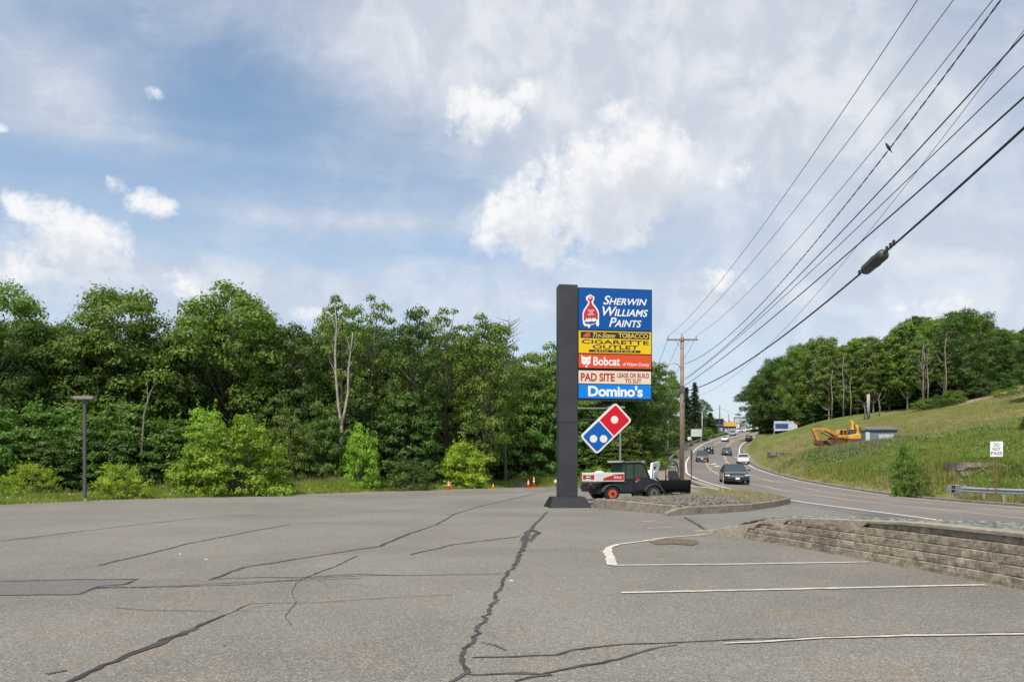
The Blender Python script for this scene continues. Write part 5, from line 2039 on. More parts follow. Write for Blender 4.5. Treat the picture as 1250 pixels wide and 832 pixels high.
def build_hill_things():
    # DO NOT PASS
    Y = 39.3
    p = W(1216.5, 600, Y)
    zg = TZ(p.x, Y)
    root = empty('road_sign', (p.x, Y, zg), R(-14), 'white rectangular DO NOT PASS sign on a thin rusty post', 'road sign')
    zt = EYE + (HOR - 538.5) / FPX * Y - zg
    zb = EYE + (HOR - 557) / FPX * Y - zg
    MB().box((0, .03, (zt) / 2 - .1), (.05, .045, zt - .15)).build('post', mat('post_rust', (.20, .08, .05), .8), root)
    pl = MB().prism([(-.30, zb), (.30, zb), (.30, zt), (-.30, zt)], 'y', -.006, .0).build('sign_plate', mat('sign_white', (.80, .80, .80), .45), root)
    blk = mat('lettering_black', (.02, .02, .02))
    h = zt - zb
    for i, (tx, w) in enumerate((("DO", .13), ("NOT", .19), ("PASS", .26))):
        z1 = zt - h * (.10 + .285 * i)
        letters(tx, (-w, w, z1 - h * .22, z1), pl, blk, -.007, 0, .0)
    # rock ledge
    rng = np.random.default_rng(12)
    rk = weathered('ledge_rock', (.26, .21, .18), (.085, .07, .065), 2.2)

    def slab(name, pxs, top, bot, Y, lab, n, seed):
        r = random.Random(seed)
        bm = MB()
        x0, x1 = W(pxs[0], top, Y).x, W(pxs[1], top, Y).x
        zt_, zb_ = W(0, top, Y).z, W(0, bot, Y).z
        x = x0
        while x < x1:
            L = r.uniform(.9, 2.6) * (1 if n > 1 else .8)
            L = min(L, x1 - x + .2)
            zz = min(zb_ - .25, TZ(x + L / 2, Y) - .2)
            if n == 1:
                zz = TZ(x + L / 2, Y) - .15
            hfull = zt_ - zz if n > 1 else max(.35, min(zt_ - zz, 1.0))
            for q in range(n):
                hh = hfull / n * r.uniform(.85, 1.08)
                y = Y + r.uniform(-.3, .3) + q * .25
                verts = []
                nseg = 5
                for k in range(nseg):
                    u = k / (nseg - 1)
                    for (dy, dz) in ((-.5, .0), (-.62, hh * .45), (-.5, hh * .96), (.8, hh), (.8, 0)):
                        verts.append((x + L * u, y + dy + r.uniform(-.12, .12), zz + dz + r.uniform(-.05, .05)))
                fs = []
                for k in range(nseg - 1):
                    for e in range(5):
                        e2 = (e + 1) % 5
                        fs.append((k * 5 + e, k * 5 + e2, (k + 1) * 5 + e2, (k + 1) * 5 + e))
                fs += [(0, 1, 2, 3, 4), tuple((nseg - 1) * 5 + e for e in (4, 3, 2, 1, 0))]
                bm.add(verts, fs)
                zz += hh + .015
            x += L * r.uniform(.93, 1.0)
        o = bm.build(name, rk)
        o['kind'] = 'structure' if False else ''
        del o['kind']
        return tag(o, lab, 'rock')
    slab('rock_ledge', (1166, 1300), 565, 577, 47.5, 'long layered grey brown rock ledge behind the guard rail', 2, 3)
    slab('rock_slab', (1126, 1152), 566, 571, 52, 'short dark flat rock slab left of the long ledge', 1, 5)
    slab('rock_outcrop', (938, 950), 543.5, 551, 122, 'dark rock outcrop in the grass bank beside the bend', 1, 8)
    slab('rock_outcrop', (946, 962), 549, 556, 116, 'lower brown rubble outcrop just right of the dark one', 1, 9)
    slab('rock_slab', (1222, 1248), 493.5, 497.5, 133, 'line of pale rocks high on the hillside near the track', 1, 14)
    # shed
    Y = 99
    p = W(1072, 541, Y)
    zg = TZ(p.x, Y) - .15
    root = empty('shed', (p.x, Y, zg), R(-6), 'small blue grey shed with dark roof and a white board on the hillside', 'shed')
    root.scale = (.95, 1, .72)
    wall = mat('shed_wall', (.16, .20, .21), .8, var=(2, .5, (.10, .13, .14)))
    MB().box((0, 0, 1.15), (4.0, 2.6, 2.4)).build('walls', wall, root)
    MB().prism([(-2.05, 2.30), (2.15, 2.30), (2.15, 2.45), (-2.05, 2.45)], 'y', -1.48, 1.4).build('fascia', mat('shed_trim', (.06, .07, .075), .7), root)
    rf = MB()
    rf.add([(-2.1, -1.5, 2.44), (2.25, -1.5, 2.44), (2.25, 1.5, 3.2), (-2.1, 1.5, 3.2), (-2.1, -1.5, 2.55), (2.25, -1.5, 2.55), (2.25, 1.5, 3.3), (-2.1, 1.5, 3.3)],
           [(3, 2, 1, 0), (4, 5, 6, 7), (0, 1, 5, 4), (1, 2, 6, 5), (2, 3, 7, 6), (3, 0, 4, 7)])
    rf.build('roof', mat('shed_roof', (.115, .11, .11), .9, var=(3, .6, (.19, .18, .18))), root)
    MB().box((.55, -1.33, 1.1), (2.0, .06, 1.0)).build('white_board', mat('board_white', (.55, .56, .57), .6, var=(2.5, .7, (.40, .33, .28))), root)
    MB().box((-1.9, -1.2, 1.05), (.5, .3, 2.0)).build('white_panel', mat('panel_pale', (.55, .57, .58), .6), root)
    # long pale roadside billboard trailer
    Y = 176
    p = W(959, 527, Y)
    root = empty('billboard', (p.x, Y, W(959, 530, Y).z), R(8), 'long white and blue billboard standing in front of the dark trees', 'billboard')
    zt = W(0, 513.8, Y).z - root.location.z
    zb = W(0, 526, Y).z - root.location.z
    MB().prism([(-2.9, zb), (2.95, zb + .3), (2.95, zt - .45), (2.0, zt), (-2.9, zt)], 'y', -.1, .1).build('board', mat('billboard_white', (.60, .64, .70), .6, var=(.8, .6, (.40, .46, .58))), root)
    MB().prism([(-2.7, zb + .55), (.55, zb + .55), (.6, zt - .6), (-2.7, zt - .6)], 'y', -.106, -.101).build('blue_field', mat('billboard_blue', (.03, .08, .26), .6), root)
    MB().box((-2.9, 0, zb / 2), (.15, .15, zb + .6)).box((2.4, 0, zb / 2 + .2), (.15, .15, zb + .6)).build('posts', POLEGREY, root)
    MB().prism([(1.9, zt), (3.1, zt - .15), (3.6, zt - .8), (3.5, zt - .95), (2.6, zt - .2)], 'y', -.4, .3).build('rusty_canopy', RUST, root)
    # bare utility trunk in the trees
    for (px, top, bot, Y, lab) in [(1060, 481, 508, 150, 'bare weathered wooden post in front of the woodland edge')]:
        q = W(px, bot, Y)
        o = MB().tube([(0, 0, -.5), (0, 0, W(0, top, Y).z - q.z)], [.33, .28], 10).build('wooden_post', POLEGREY, None, smooth=True)
        o.location = (q.x, Y, q.z)
        tag(o, lab, 'post')


build_hill_things()


def build_excavators():
    yel = mat('digger_yellow', (.70, .42, .05), .5, var=(1.6, .6, (.46, .26, .06)))
    org = mat('digger_orange', (.62, .30, .045), .6, var=(1.6, .8, (.34, .15, .045)))
    rst = mat('digger_rust', (.16, .06, .035), .85, var=(1.4, .8, (.07, .03, .02)))
    dk = mat('digger_dark', (.03, .03, .032), .7)

    def tracks(root, L, w):
        for s in (-1, 1):
            pr = []
            for k in range(9):
                a = R(90 + 180 * k / 8)
                pr.append((-L / 2 + .4 * math.cos(a), .42 + .42 * math.sin(a)))
            for k in range(9):
                a = R(-90 + 180 * k / 8)
                pr.append((L / 2 + .4 * math.cos(a), .42 + .42 * math.sin(a)))
            MB().prism(pr, 'y', s * w - .28, s * w + .28).build('track', rst, root, bevel=.03)

    def arm(root, pts, wds, m, y0, y1, name):
        mb = MB()
        top, bot = [], []
        for i, (p, w) in enumerate(zip(pts, wds)):
            a = Vector(pts[max(0, i - 1)])
            b = Vector(pts[min(len(pts) - 1, i + 1)])
            d = (b - a).normalized()
            n_ = Vector((-d.y, d.x))
            top.append((p[0] + n_.x * w / 2, p[1] + n_.y * w / 2))
            bot.append((p[0] - n_.x * w / 2, p[1] - n_.y * w / 2))
        for i in range(len(pts) - 1):
            mb.prism([bot[i], bot[i + 1], top[i + 1], top[i]], 'y', y0, y1)
        return mb.build(name, m, root)
    # rusty orange machine, boom reaching left
    Y = 103
    p = W(1022, 541, Y)
    root = empty('excavator', (p.x, Y, TZ(p.x, Y) - .2), R(4), 'old orange excavator with rusty counterweight, its boom reaching left', 'excavator', 'old excavators on the hillside')
    root.scale = (1, 1, .82)
    tracks(root, 2.8, .95)
    MB().box((.7, 0, 1.15), (3.0, 2.2, .35)).build('deck', rst, root)
    MB().prism([(.9, 1.3), (2.9, 1.3), (3.05, 2.2), (2.6, 2.55), (.9, 2.35)], 'y', -1.05, 1.05).build('engine_housing', rst, root, bevel=.05)
    cab = MB().prism([(-.45, 1.3), (.85, 1.3), (.85, 2.65), (-.2, 2.65), (-.45, 1.9)], 'y', -1.1, -.1).build('cab', org, root, bevel=.04)
    MB().prism([(-.28, 1.75), (.28, 1.75), (.28, 2.5), (-.15, 2.5)], 'y', -1.115, -1.105).prism([(.36, 1.75), (.75, 1.75), (.75, 2.5), (.36, 2.5)], 'y', -1.115, -1.105).build('cab_window', dk, cab)
    MB().box((.5, -1.1, 1.45), (1.8, .12, .42)).build('side_panel', org, root)
    arm(root, [(-.3, 1.6), (-1.0, 2.3), (-1.9, 2.7), (-3.3, 2.75)], [.5, .62, .56, .4], org, -.25, .25, 'boom')
    arm(root, [(-3.5, 2.9), (-3.2, 2.0), (-2.85, .8)], [.5, .46, .32], org, -.2, .2, 'stick')
    MB().tube([(-.4, -.35, 1.5), (-2.0, -.35, 2.5)], .07, 6).tube([(-2.2, 0, 3.3), (-3.5, 0, 3.2)], .07, 6).tube([(-.6, .35, 1.3), (-2.2, .35, 2.2)], .07, 6).build('hydraulic_ram', rst, root)
    MB().prism([(-3.1, .8), (-2.5, .9), (-2.2, .3), (-2.6, -.1), (-3.2, .1)], 'y', -.5, .5).build('bucket', rst, root, bevel=.03)
    for (x, y, z, a) in ((1.2, -1.09, 1.9, .2), (2.1, -1.09, 1.8, -.1), (1.6, -.4, 2.55, 0), (2.3, .2, 2.6, .3)):
        MB().box((x, y, z), (.55, .08 if z < 2.3 else .6, .35), ry=a).build('rusty_panel', mat('digger_brown', (.26, .13, .05), .8, var=(2, .7, (.12, .05, .03))), root)
    MB().tube([(2.2, .3, 2.5), (2.2, .3, 3.0)], .06, 8).build('exhaust_pipe', dk, root)
    # yellow one, arm folded upright, in front of the shed
    p = W(1047, 541.5, 100)
    root = empty('excavator', (p.x + .1, 101, TZ(p.x, 101) - .15), R(-8), 'smaller yellow excavator with folded upright arm next to the shed', 'excavator', 'old excavators on the hillside')
    root.scale = (1, 1, .80)
    tracks(root, 1.6, .7)
    MB().prism([(-1.1, .8), (.6, .8), (.8, 1.3), (.55, 1.75), (-.4, 1.7), (-1.1, 1.5)], 'y', -.85, .85).build('engine_housing', yel, root, bevel=.12)
    cab = MB().prism([(-.9, 1.5), (-.1, 1.55), (-.1, 2.45), (-.75, 2.45)], 'y', -.8, .1).build('cab', mat('digger_cabdark', (.05, .07, .09), .2), root, bevel=.03)
    MB().box((-.45, -.35, 2.48), (.8, 1.0, .06)).build('cab_roof', yel, cab)
    arm(root, [(.2, 1.5), (.50, 2.3), (.25, 3.0), (-.25, 3.5)], [.42, .55, .48, .3], yel, -.2, .2, 'boom')
    arm(root, [(-.60, 4.15), (-.30, 3.6), (-.30, 2.9), (-.45, 2.4)], [.2, .5, .42, .28], yel, -.16, .16, 'stick')
    MB().tube([(-.1, -.25, 3.6), (-.15, -.25, 2.6)], .06, 6).build('hydraulic_ram', dk, root)


build_excavators()


# ------------------------------------------------------------------ things on the hill top and left roadside
def build_far():
    # white board on the left roadside
    Y = 190
    a = W(850, 537, Y)
    root = empty('roadside_board', (a.x, Y, TZ(a.x, Y)), R(-6), 'white roadside board on two posts left of the climbing highway', 'sign')
    zt, zb = W(0, 523.5, Y).z - root.location.z, W(0, 532.5, Y).z - root.location.z
    bd = MB().box((0, 0, (zt + zb) / 2), (2.7, .12, zt - zb)).build('board', mat('board_grey', (.55, .56, .57), .5), root)
    sq = MB()
    for k in range(7):
        sq.box((-.7 + k * .22, -.065, (zt + zb) / 2 + .12 * math.sin(k * 1.9)), (.26, .01, .07), ry=.6 * math.cos(k * 1.9))
    sq.build('faded_lettering', mat('faded', (.30, .31, .33), .6), bd)
    MB().box((-1.2, .08, zb / 2), (.12, .1, zb + .6)).box((1.2, .08, zb / 2), (.12, .1, zb + .6)).build('posts', POLEGREY, root)
    Y = 158
    a = W(841.3, 540, Y)
    root = empty('small_sign', (a.x, Y, TZ(a.x, Y)), 0, 'tiny white route sign in the trees left of the roadside board', 'sign')
    zt, zb = W(0, 532.8, Y).z - root.location.z, W(0, 536.6, Y).z - root.location.z
    pl = MB().box((0, 0, (zt + zb) / 2), (.62, .03, zt - zb)).build('sign_plate', WHITE, root)
    MB().box((0, -.02, (zt + zb) / 2), (.06, .01, (zt - zb) * .6)).build('black_mark', BLACK, pl)
    MB().box((0, .04, zb / 2), (.06, .05, zb)).build('post', POLEGREY, root)

    def building(px0, px1, top, base, Y, D, lab, wallm, roofm, roofh=0.0, flat=True, name='shop_building'):
        x0, x1 = W(px0, 0, Y).x, W(px1, 0, Y).x
        zt, zb = W(0, top, Y).z, W(0, base, Y).z
        root = empty(name, ((x0 + x1) / 2, Y, zb - 1.0), 0, lab, 'building')
        w = x1 - x0
        MB().box((0, D / 2, (zt - zb + 1) / 2), (w, D, zt - zb + 1)).build('walls', wallm, root)
        return root, w, zt - zb + 1
    navy = mat('navy_wall', (.018, .025, .055), .6)
    r, w, h = building(858.5, 883.3, 511.5, 524, 262, 12, 'dark navy blue building on the hill, leftmost of the shops', navy, None)
    MB().box((0, -.05, h - 2.0), (w * .96, .06, .16)).build('blue_light_strip', mat('strip_blue', (.25, .45, .65), .4), r)
    MB().box((0, -.06, h + .08), (w + .3, .3, .2)).build('parapet', navy, r)
    MB().box((w * .36, -.06, .9), (w * .2, .06, 1.5)).build('shop_window', mat('pale_window', (.40, .40, .46), .3), r)
    MB().box((-w * .1, -.06, .9), (w * .3, .06, 1.3)).build('shop_window', mat('brown_window', (.12, .10, .10), .3), r)
    r, w, h = building(883.6, 898.5, 520.2, 527.5, 275, 9, 'low shop with a bright yellow orange roof on the hill', mat('brick_dark', (.14, .06, .045), .8), None)
    MB().prism([(-w / 2 - .3, h), (w / 2 + .5, h), (w / 2 - .6, h + 1.75), (-w / 2 + .2, h + 1.75)], 'y', -.5, 9).build('roof', mat('roof_orange', (.72, .40, .12), .6), r)
    for k in range(4):
        MB().box((-w * .36 + k * w * .24, -.06, h - 1.1), (w * .17, .06, 1.2)).build('window', mat('pale_window', (.4, .4, .46)), r)
    for x in (-w * .2, w * .2):
        MB().box((x, 4, h + 2.0), (.5, .6, .7)).build('roof_vent', BLACK, r)
    r, w, h = building(896, 911, 521.5, 528, 345, 8, 'low white building beyond the yellow roofed shop', mat('white_wall', (.66, .66, .67), .7), None)
    MB().box((0, -.06, h * .55), (w * .8, .06, .7)).build('window_band', mat('brown_window', (.12, .1, .1)), r)
    # framed sign at the hill top
    Y = 285
    a = W(899.8, 527, Y)
    root = empty('framed_sign', (a.x, Y, W(0, 527, Y).z - .6), 0, 'pale square sign in a dark frame on a post at the hill top', 'sign')
    zt, zb = W(0, 509, Y).z - root.location.z, W(0, 517, Y).z - root.location.z
    MB().box((0, 0, (zt + zb) / 2), (2.5, .2, zt - zb + .1)).build('frame', BLACK, root)
    MB().box((0, -.12, (zt + zb) / 2 - .05), (2.15, .05, zt - zb - .5)).build('panel', mat('sign_pale', (.50, .51, .56), .5, var=(1.2, .5, (.36, .37, .42))), root)
    MB().box((1.1, 0, zb / 2), (.25, .2, zb)).box((-1.1, 0, zb / 2), (.1, .1, zb)).build('posts', BLACK, root)
    # parked vehicles by the shops
    gp = 'vehicles parked by the hill top shops'
    for (px, Y, kind, col, lab, th) in [(901.5, 292, 'suv', 'paint_white', 'white pickup sized car parked below the dark framed sign', 1.2), (907.5, 300, 'suv', 'paint_white', 'white car parked right of the framed sign on the hill', 1.35),
                                        (887.5, 262, 'sedan', 'paint_silver', 'pale sedan parked in front of the yellow roofed shop', 1.3), (892, 268, 'hatch', 'paint_white', 'white small car parked beneath the shop windows', 1.1)]:
        x = (px - 625) / FPX * Y
        make_car((x, Y, max(TZ(x, Y), float(road_z(x, Y)) - .1)), th, 4.8, 1.85, 1.75 if kind == 'suv' else 1.5, kind, MATS[col], 'parked_car', lab, gp, detail=False)


build_far()


# ------------------------------------------------------------------ vegetation
def leaf_quads(cen, size, rng, up=.6, elong=1.6, out=None):
    """one folded leaf spray per centre -> verts (4n,3), quads"""
    n = len(cen)
    nrm = rng.normal(size=(n, 3))
    if out is None:
        nrm[:, 2] = np.abs(nrm[:, 2]) + up
    else:
        nrm = nrm * .42 + out * 1.25
        nrm[:, 2] += up * .5
    nrm /= np.linalg.norm(nrm, axis=1, keepdims=True)
    t = rng.normal(size=(n, 3))
    t -= (t * nrm).sum(1, keepdims=True) * nrm
    t /= np.linalg.norm(t, axis=1, keepdims=True) + 1e-9
    b = np.cross(nrm, t)
    s = size * rng.uniform(.6, 1.35, (n, 1))
    droop = nrm * s * rng.uniform(-.35, .1, (n, 1))
    v = np.stack([cen - t * s * elong * .5, cen + b * s * .5 + t * s * rng.uniform(-.2, .2, (n, 1)), cen + t * s * elong * .5 + droop, cen - b * s * .5 + t * s * rng.uniform(-.2, .2, (n, 1))], 1).reshape(-1, 3)
    f = np.arange(4 * n).reshape(n, 4)
    return v, f


def clump_points(centres, radii, per, rng, flat=.6, shell=.6, want=False):
    out = []
    dirs = []
    for c, r in zip(centres, radii):
        n = max(6, int(per * (r ** 2)))
        d = rng.normal(size=(n, 3))
        d /= np.linalg.norm(d, axis=1, keepdims=True)
        d[:, 2] = np.where(d[:, 2] < -.25, -d[:, 2] * .7, d[:, 2])
        rad = r * (shell + (1 - shell) * rng.random((n, 1))) * (1 + .17 * rng.normal(size=(n, 1)))
        p = d * rad
        p[:, 2] *= flat
        out.append(c + p)
        dirs.append(d)
    if want:
        return np.concatenate(out), np.concatenate(dirs)
    return np.concatenate(out)


def clump_centres(n, shape, rng, mind, tries=40):
    """shape(rng)->point ; keeps them apart"""
    pts = []
    t = 0
    while len(pts) < n and t < n * tries:
        t += 1
        p = shape(rng)
        if all((p[0] - q[0]) ** 2 + (p[1] - q[1]) ** 2 + 1.6 * (p[2] - q[2]) ** 2 > mind ** 2 for q in pts):
            pts.append(p)
    return np.array(pts)


def make_tree_meshes(kind, seed):
    """returns (trunk mesh, crown mesh); all protos stand on the origin"""
    rng = np.random.default_rng(seed)
    pr = random.Random(seed)
    mb = MB()
    if kind in ('broad', 'tall', 'wood', 'airy'):
        H, rad, base, nc, rr, per, ls, bark = {
            'broad': (14.0, 4.6, .14, 120, (.7, 1.55), 175, .155, BARK), 'tall': (13.5, 2.9, .16, 86, (.5, 1.2), 210, .15, BARK),
            'wood': (16.0, 3.0, .15, 110, (.5, 1.4), 100, .23, BARK_PALE), 'airy': (13.5, 3.0, .30, 78, (.4, .85), 200, .14, BARK)}[kind]
        zc, hz = H * (1 + base) / 2, H * (1 - base) / 2
        lob = [(rng.uniform(0, 6.28), rng.uniform(.75, 1.2)) for _ in range(5)]

        def shape(r):
            a = r.uniform(0, 2 * PI)
            v = r.uniform(-1, 1)
            prof = math.sqrt(max(0, 1 - abs(v) ** (2.4 if v > 0 else 5))) * (1.0 if v > -.1 else 1.0 + .12 * v)
            k = 1 + .22 * math.sin(2 * a + lob[0][0]) + .16 * math.sin(3 * a + lob[1][0] + v * 3)
            rr_ = rad * prof * k * (r.uniform(.35, 1) ** .5)
            return (rr_ * math.cos(a), rr_ * math.sin(a), zc + hz * v * r.uniform(.85, 1.05))
        cc = clump_centres(nc, shape, rng, .95 if kind != 'airy' else 1.05)
        R_ = rng.uniform(rr[0], rr[1], len(cc))
        pts, dr = clump_points(cc, R_, per, rng, .8, .7, True)
        r0 = .22 if kind == 'broad' else .15
        wob = [(pr.uniform(-.25, .25), pr.uniform(-.25, .25)) for _ in range(6)]
        tr = [(wob[i][0] * i * .35, wob[i][1] * i * .35, H * .9 * i / 5 - (.4 if i == 0 else 0)) for i in range(6)]
        mb.tube(tr, [r0 * 1.3, r0, r0 * .8, r0 * .6, r0 * .38, r0 * .12], 8)
        for c in cc[::2]:
            zt = max(H * base * .8, c[2] - abs(rng.normal(2.2, .8)) - np.hypot(c[0], c[1]) * .45)
            u = min(1, zt / (H * .9)) * 5
            i = min(4, int(u))
            a = Vector(tr[i]).lerp(Vector(tr[i + 1]), u - i)
            m_ = a.lerp(Vector(c), .55) + Vector((0, 0, -.25))
            mb.tube([a, m_, Vector(c)], [.075, .045, .012], 5, cap=False)
        lm = {'broad': L_MID, 'tall': L_MID, 'wood': L_OLIVE, 'airy': L_OLIVE}[kind]
        v, f = leaf_quads(pts, ls, rng, .5, out=dr)
    elif kind in ('layer', 'shrub', 'brush'):
        H, rad, nc, rr, per, ls, flat = {'layer': (6.0, 3.0, 90, (.45, .95), 270, .14, .6), 'shrub': (3.4, 2.3, 80, (.35, .7), 480, .10, .7), 'brush': (2.4, 2.2, 52, (.3, .6), 420, .09, .8)}[kind]

        def shape(r):
            a = r.uniform(0, 2 * PI)
            v = r.uniform(0.04, 1)
            prof = math.sqrt(max(0.02, 1 - (v * .98) ** 2.2))
            k = 1 + .2 * math.sin(2 * a + seed) + .15 * math.sin(5 * a + v * 4)
            q = rad * prof * k * (r.uniform(.3, 1) ** .45)
            return (q * math.cos(a), q * math.sin(a), H * v * (.93 + .1 * math.sin(3 * a)))
        cc = clump_centres(nc, shape, rng, .55 if kind != 'layer' else .8)
        R_ = rng.uniform(rr[0], rr[1], len(cc))
        pts, dr = clump_points(cc, R_, per, rng, flat, .65, True)
        pts[:, 2] = np.maximum(pts[:, 2], .06)
        # upright shoots at the outline
        sh = []
        for c, r in zip(cc, R_):
            if c[2] > H * .35 and rng.random() < .7:
                n = 14
                L = r * rng.uniform(.7, 1.5)
                d = np.array([c[0], c[1], H * .9])
                d /= np.linalg.norm(d)
                for k in range(n):
                    sh.append(c + d * (r * .5 + L * k / n) + rng.normal(size=3) * .06)
        if sh:
            pts = np.concatenate([pts, np.array(sh)])
            dr = np.concatenate([dr, rng.normal(size=(len(sh), 3))])
        for c in cc[::3]:
            mb.tube([(rng.uniform(-.25, .25), rng.uniform(-.25, .25), -.1), (c[0] * .45, c[1] * .45, c[2] * .6), tuple(c)], [.05, .035, .01], 5, cap=False)
        lm = {'layer': L_SUMAC, 'shrub': L_BRIGHT, 'brush': L_BRIGHT}[kind]
        v, f = leaf_quads(pts, ls, rng, .5, out=dr)
    elif kind == 'fir':
        H = 14
        mb.tube([(0, 0, -.3), (0.05, 0, H * .5), (0, 0, H)], [.18, .11, .02], 7)
        P = []
        for k in range(46):
            z = 1.5 + (H - 1.7) * (k / 45)
            rr_ = 2.5 * (1 - k / 47) ** .8 + .15
            for q in range(7):
                a = rng.uniform(0, 6.28)
                L = rr_ * rng.uniform(.65, 1.12)
                n = int(10 + 26 * L)
                t_ = rng.random(n) ** .7
                x = np.cos(a) * L * t_ + rng.normal(size=n) * .13
                y = np.sin(a) * L * t_ + rng.normal(size=n) * .13
                P.append(np.stack([x, y, z - .28 * L * t_ + rng.normal(size=n) * .09], 1))
        pts = np.concatenate(P)
        lm = L_FIR
        v, f = leaf_quads(pts, .17, rng, .9)
        bark = BARK_DARK
    if kind in ('layer', 'shrub', 'brush'):
        bark = BARK_DARK
    me = bpy.data.meshes.new('trunk')
    me.from_pydata(mb.v, [], mb.f)
    me.materials.append(bark)
    me.update()
    cr = mesh_np('crown', v, f, lm, link=False)
    return me, cr


PROTO = {}
for kind, seeds in (('broad', (1, 2, 3)), ('tall', (11, 12, 13)), ('wood', (21, 22, 23)), ('airy', (31, 32)), ('layer', (41, 42, 43)), ('shrub', (51, 52)), ('brush', (61, 62)), ('fir', (71,))):
    PROTO[kind] = [make_tree_meshes(kind, s) for s in seeds]
PH = {'broad': 14.4, 'tall': 13.9, 'wood': 16.5, 'airy': 13.9, 'layer': 6.4, 'shrub': 3.8, 'brush': 2.7, 'fir': 14.0}
PW = {'broad': 10.6, 'tall': 7.0, 'wood': 8.2, 'airy': 7.0, 'layer': 7.0, 'shrub': 5.2, 'brush': 4.8, 'fir': 5.0}
_tn = [0]


def put_tree(kind, x, y, h, lab, w=None, leaf=None, name='leafy_tree', group=None, var=None, bark=None, z=None, cat='tree'):
    _tn[0] += 1
    i = _tn[0] if var is None else var
    tm, cm = PROTO[kind][i % len(PROTO[kind])]
    zz = TZ(x, y) if z is None else z
    root = empty(name, (x, y, zz - .05), (_tn[0] * 2.4) % 6.28, lab, cat, group)
    sz = h / PH[kind]
    sx = (w / PW[kind]) if w else sz
    root.scale = (sx, sx, sz)
    stem = 'trunk' if cat == 'tree' else 'stems'
    for nm, me in ((stem, tm), ('crown' if cat == 'tree' else 'foliage', cm)):
        o = bpy.data.objects.new(nm, me)
        C.objects.link(o)
        o.parent = root
        m = leaf if nm in ('crown', 'foliage') else bark
        if m is not None:
            o.material_slots[0].link = 'OBJECT'
            o.material_slots[0].material = m
    return root


def T(px, top, Y, kind, lab, wpx=None, base=None, **k):
    """tree whose top shows at pixel (px,top) at distance Y"""
    x = (px - 625) / FPX * Y
    zb = TZ(x, Y) if base is None else base
    zt = EYE + (HOR - top) / FPX * Y
    w = wpx / FPX * Y if wpx else None
    return put_tree(kind, x, Y, zt - zb, lab, w, z=zb, **k)


def edge_along(px):
    Y = np.arange(25, 90, .25)
    d = lot_edge_y((px - 625) / FPX * Y) - Y
    i = np.where(d < 0)[0]
    return float(Y[i[0]]) if len(i) else 60.0


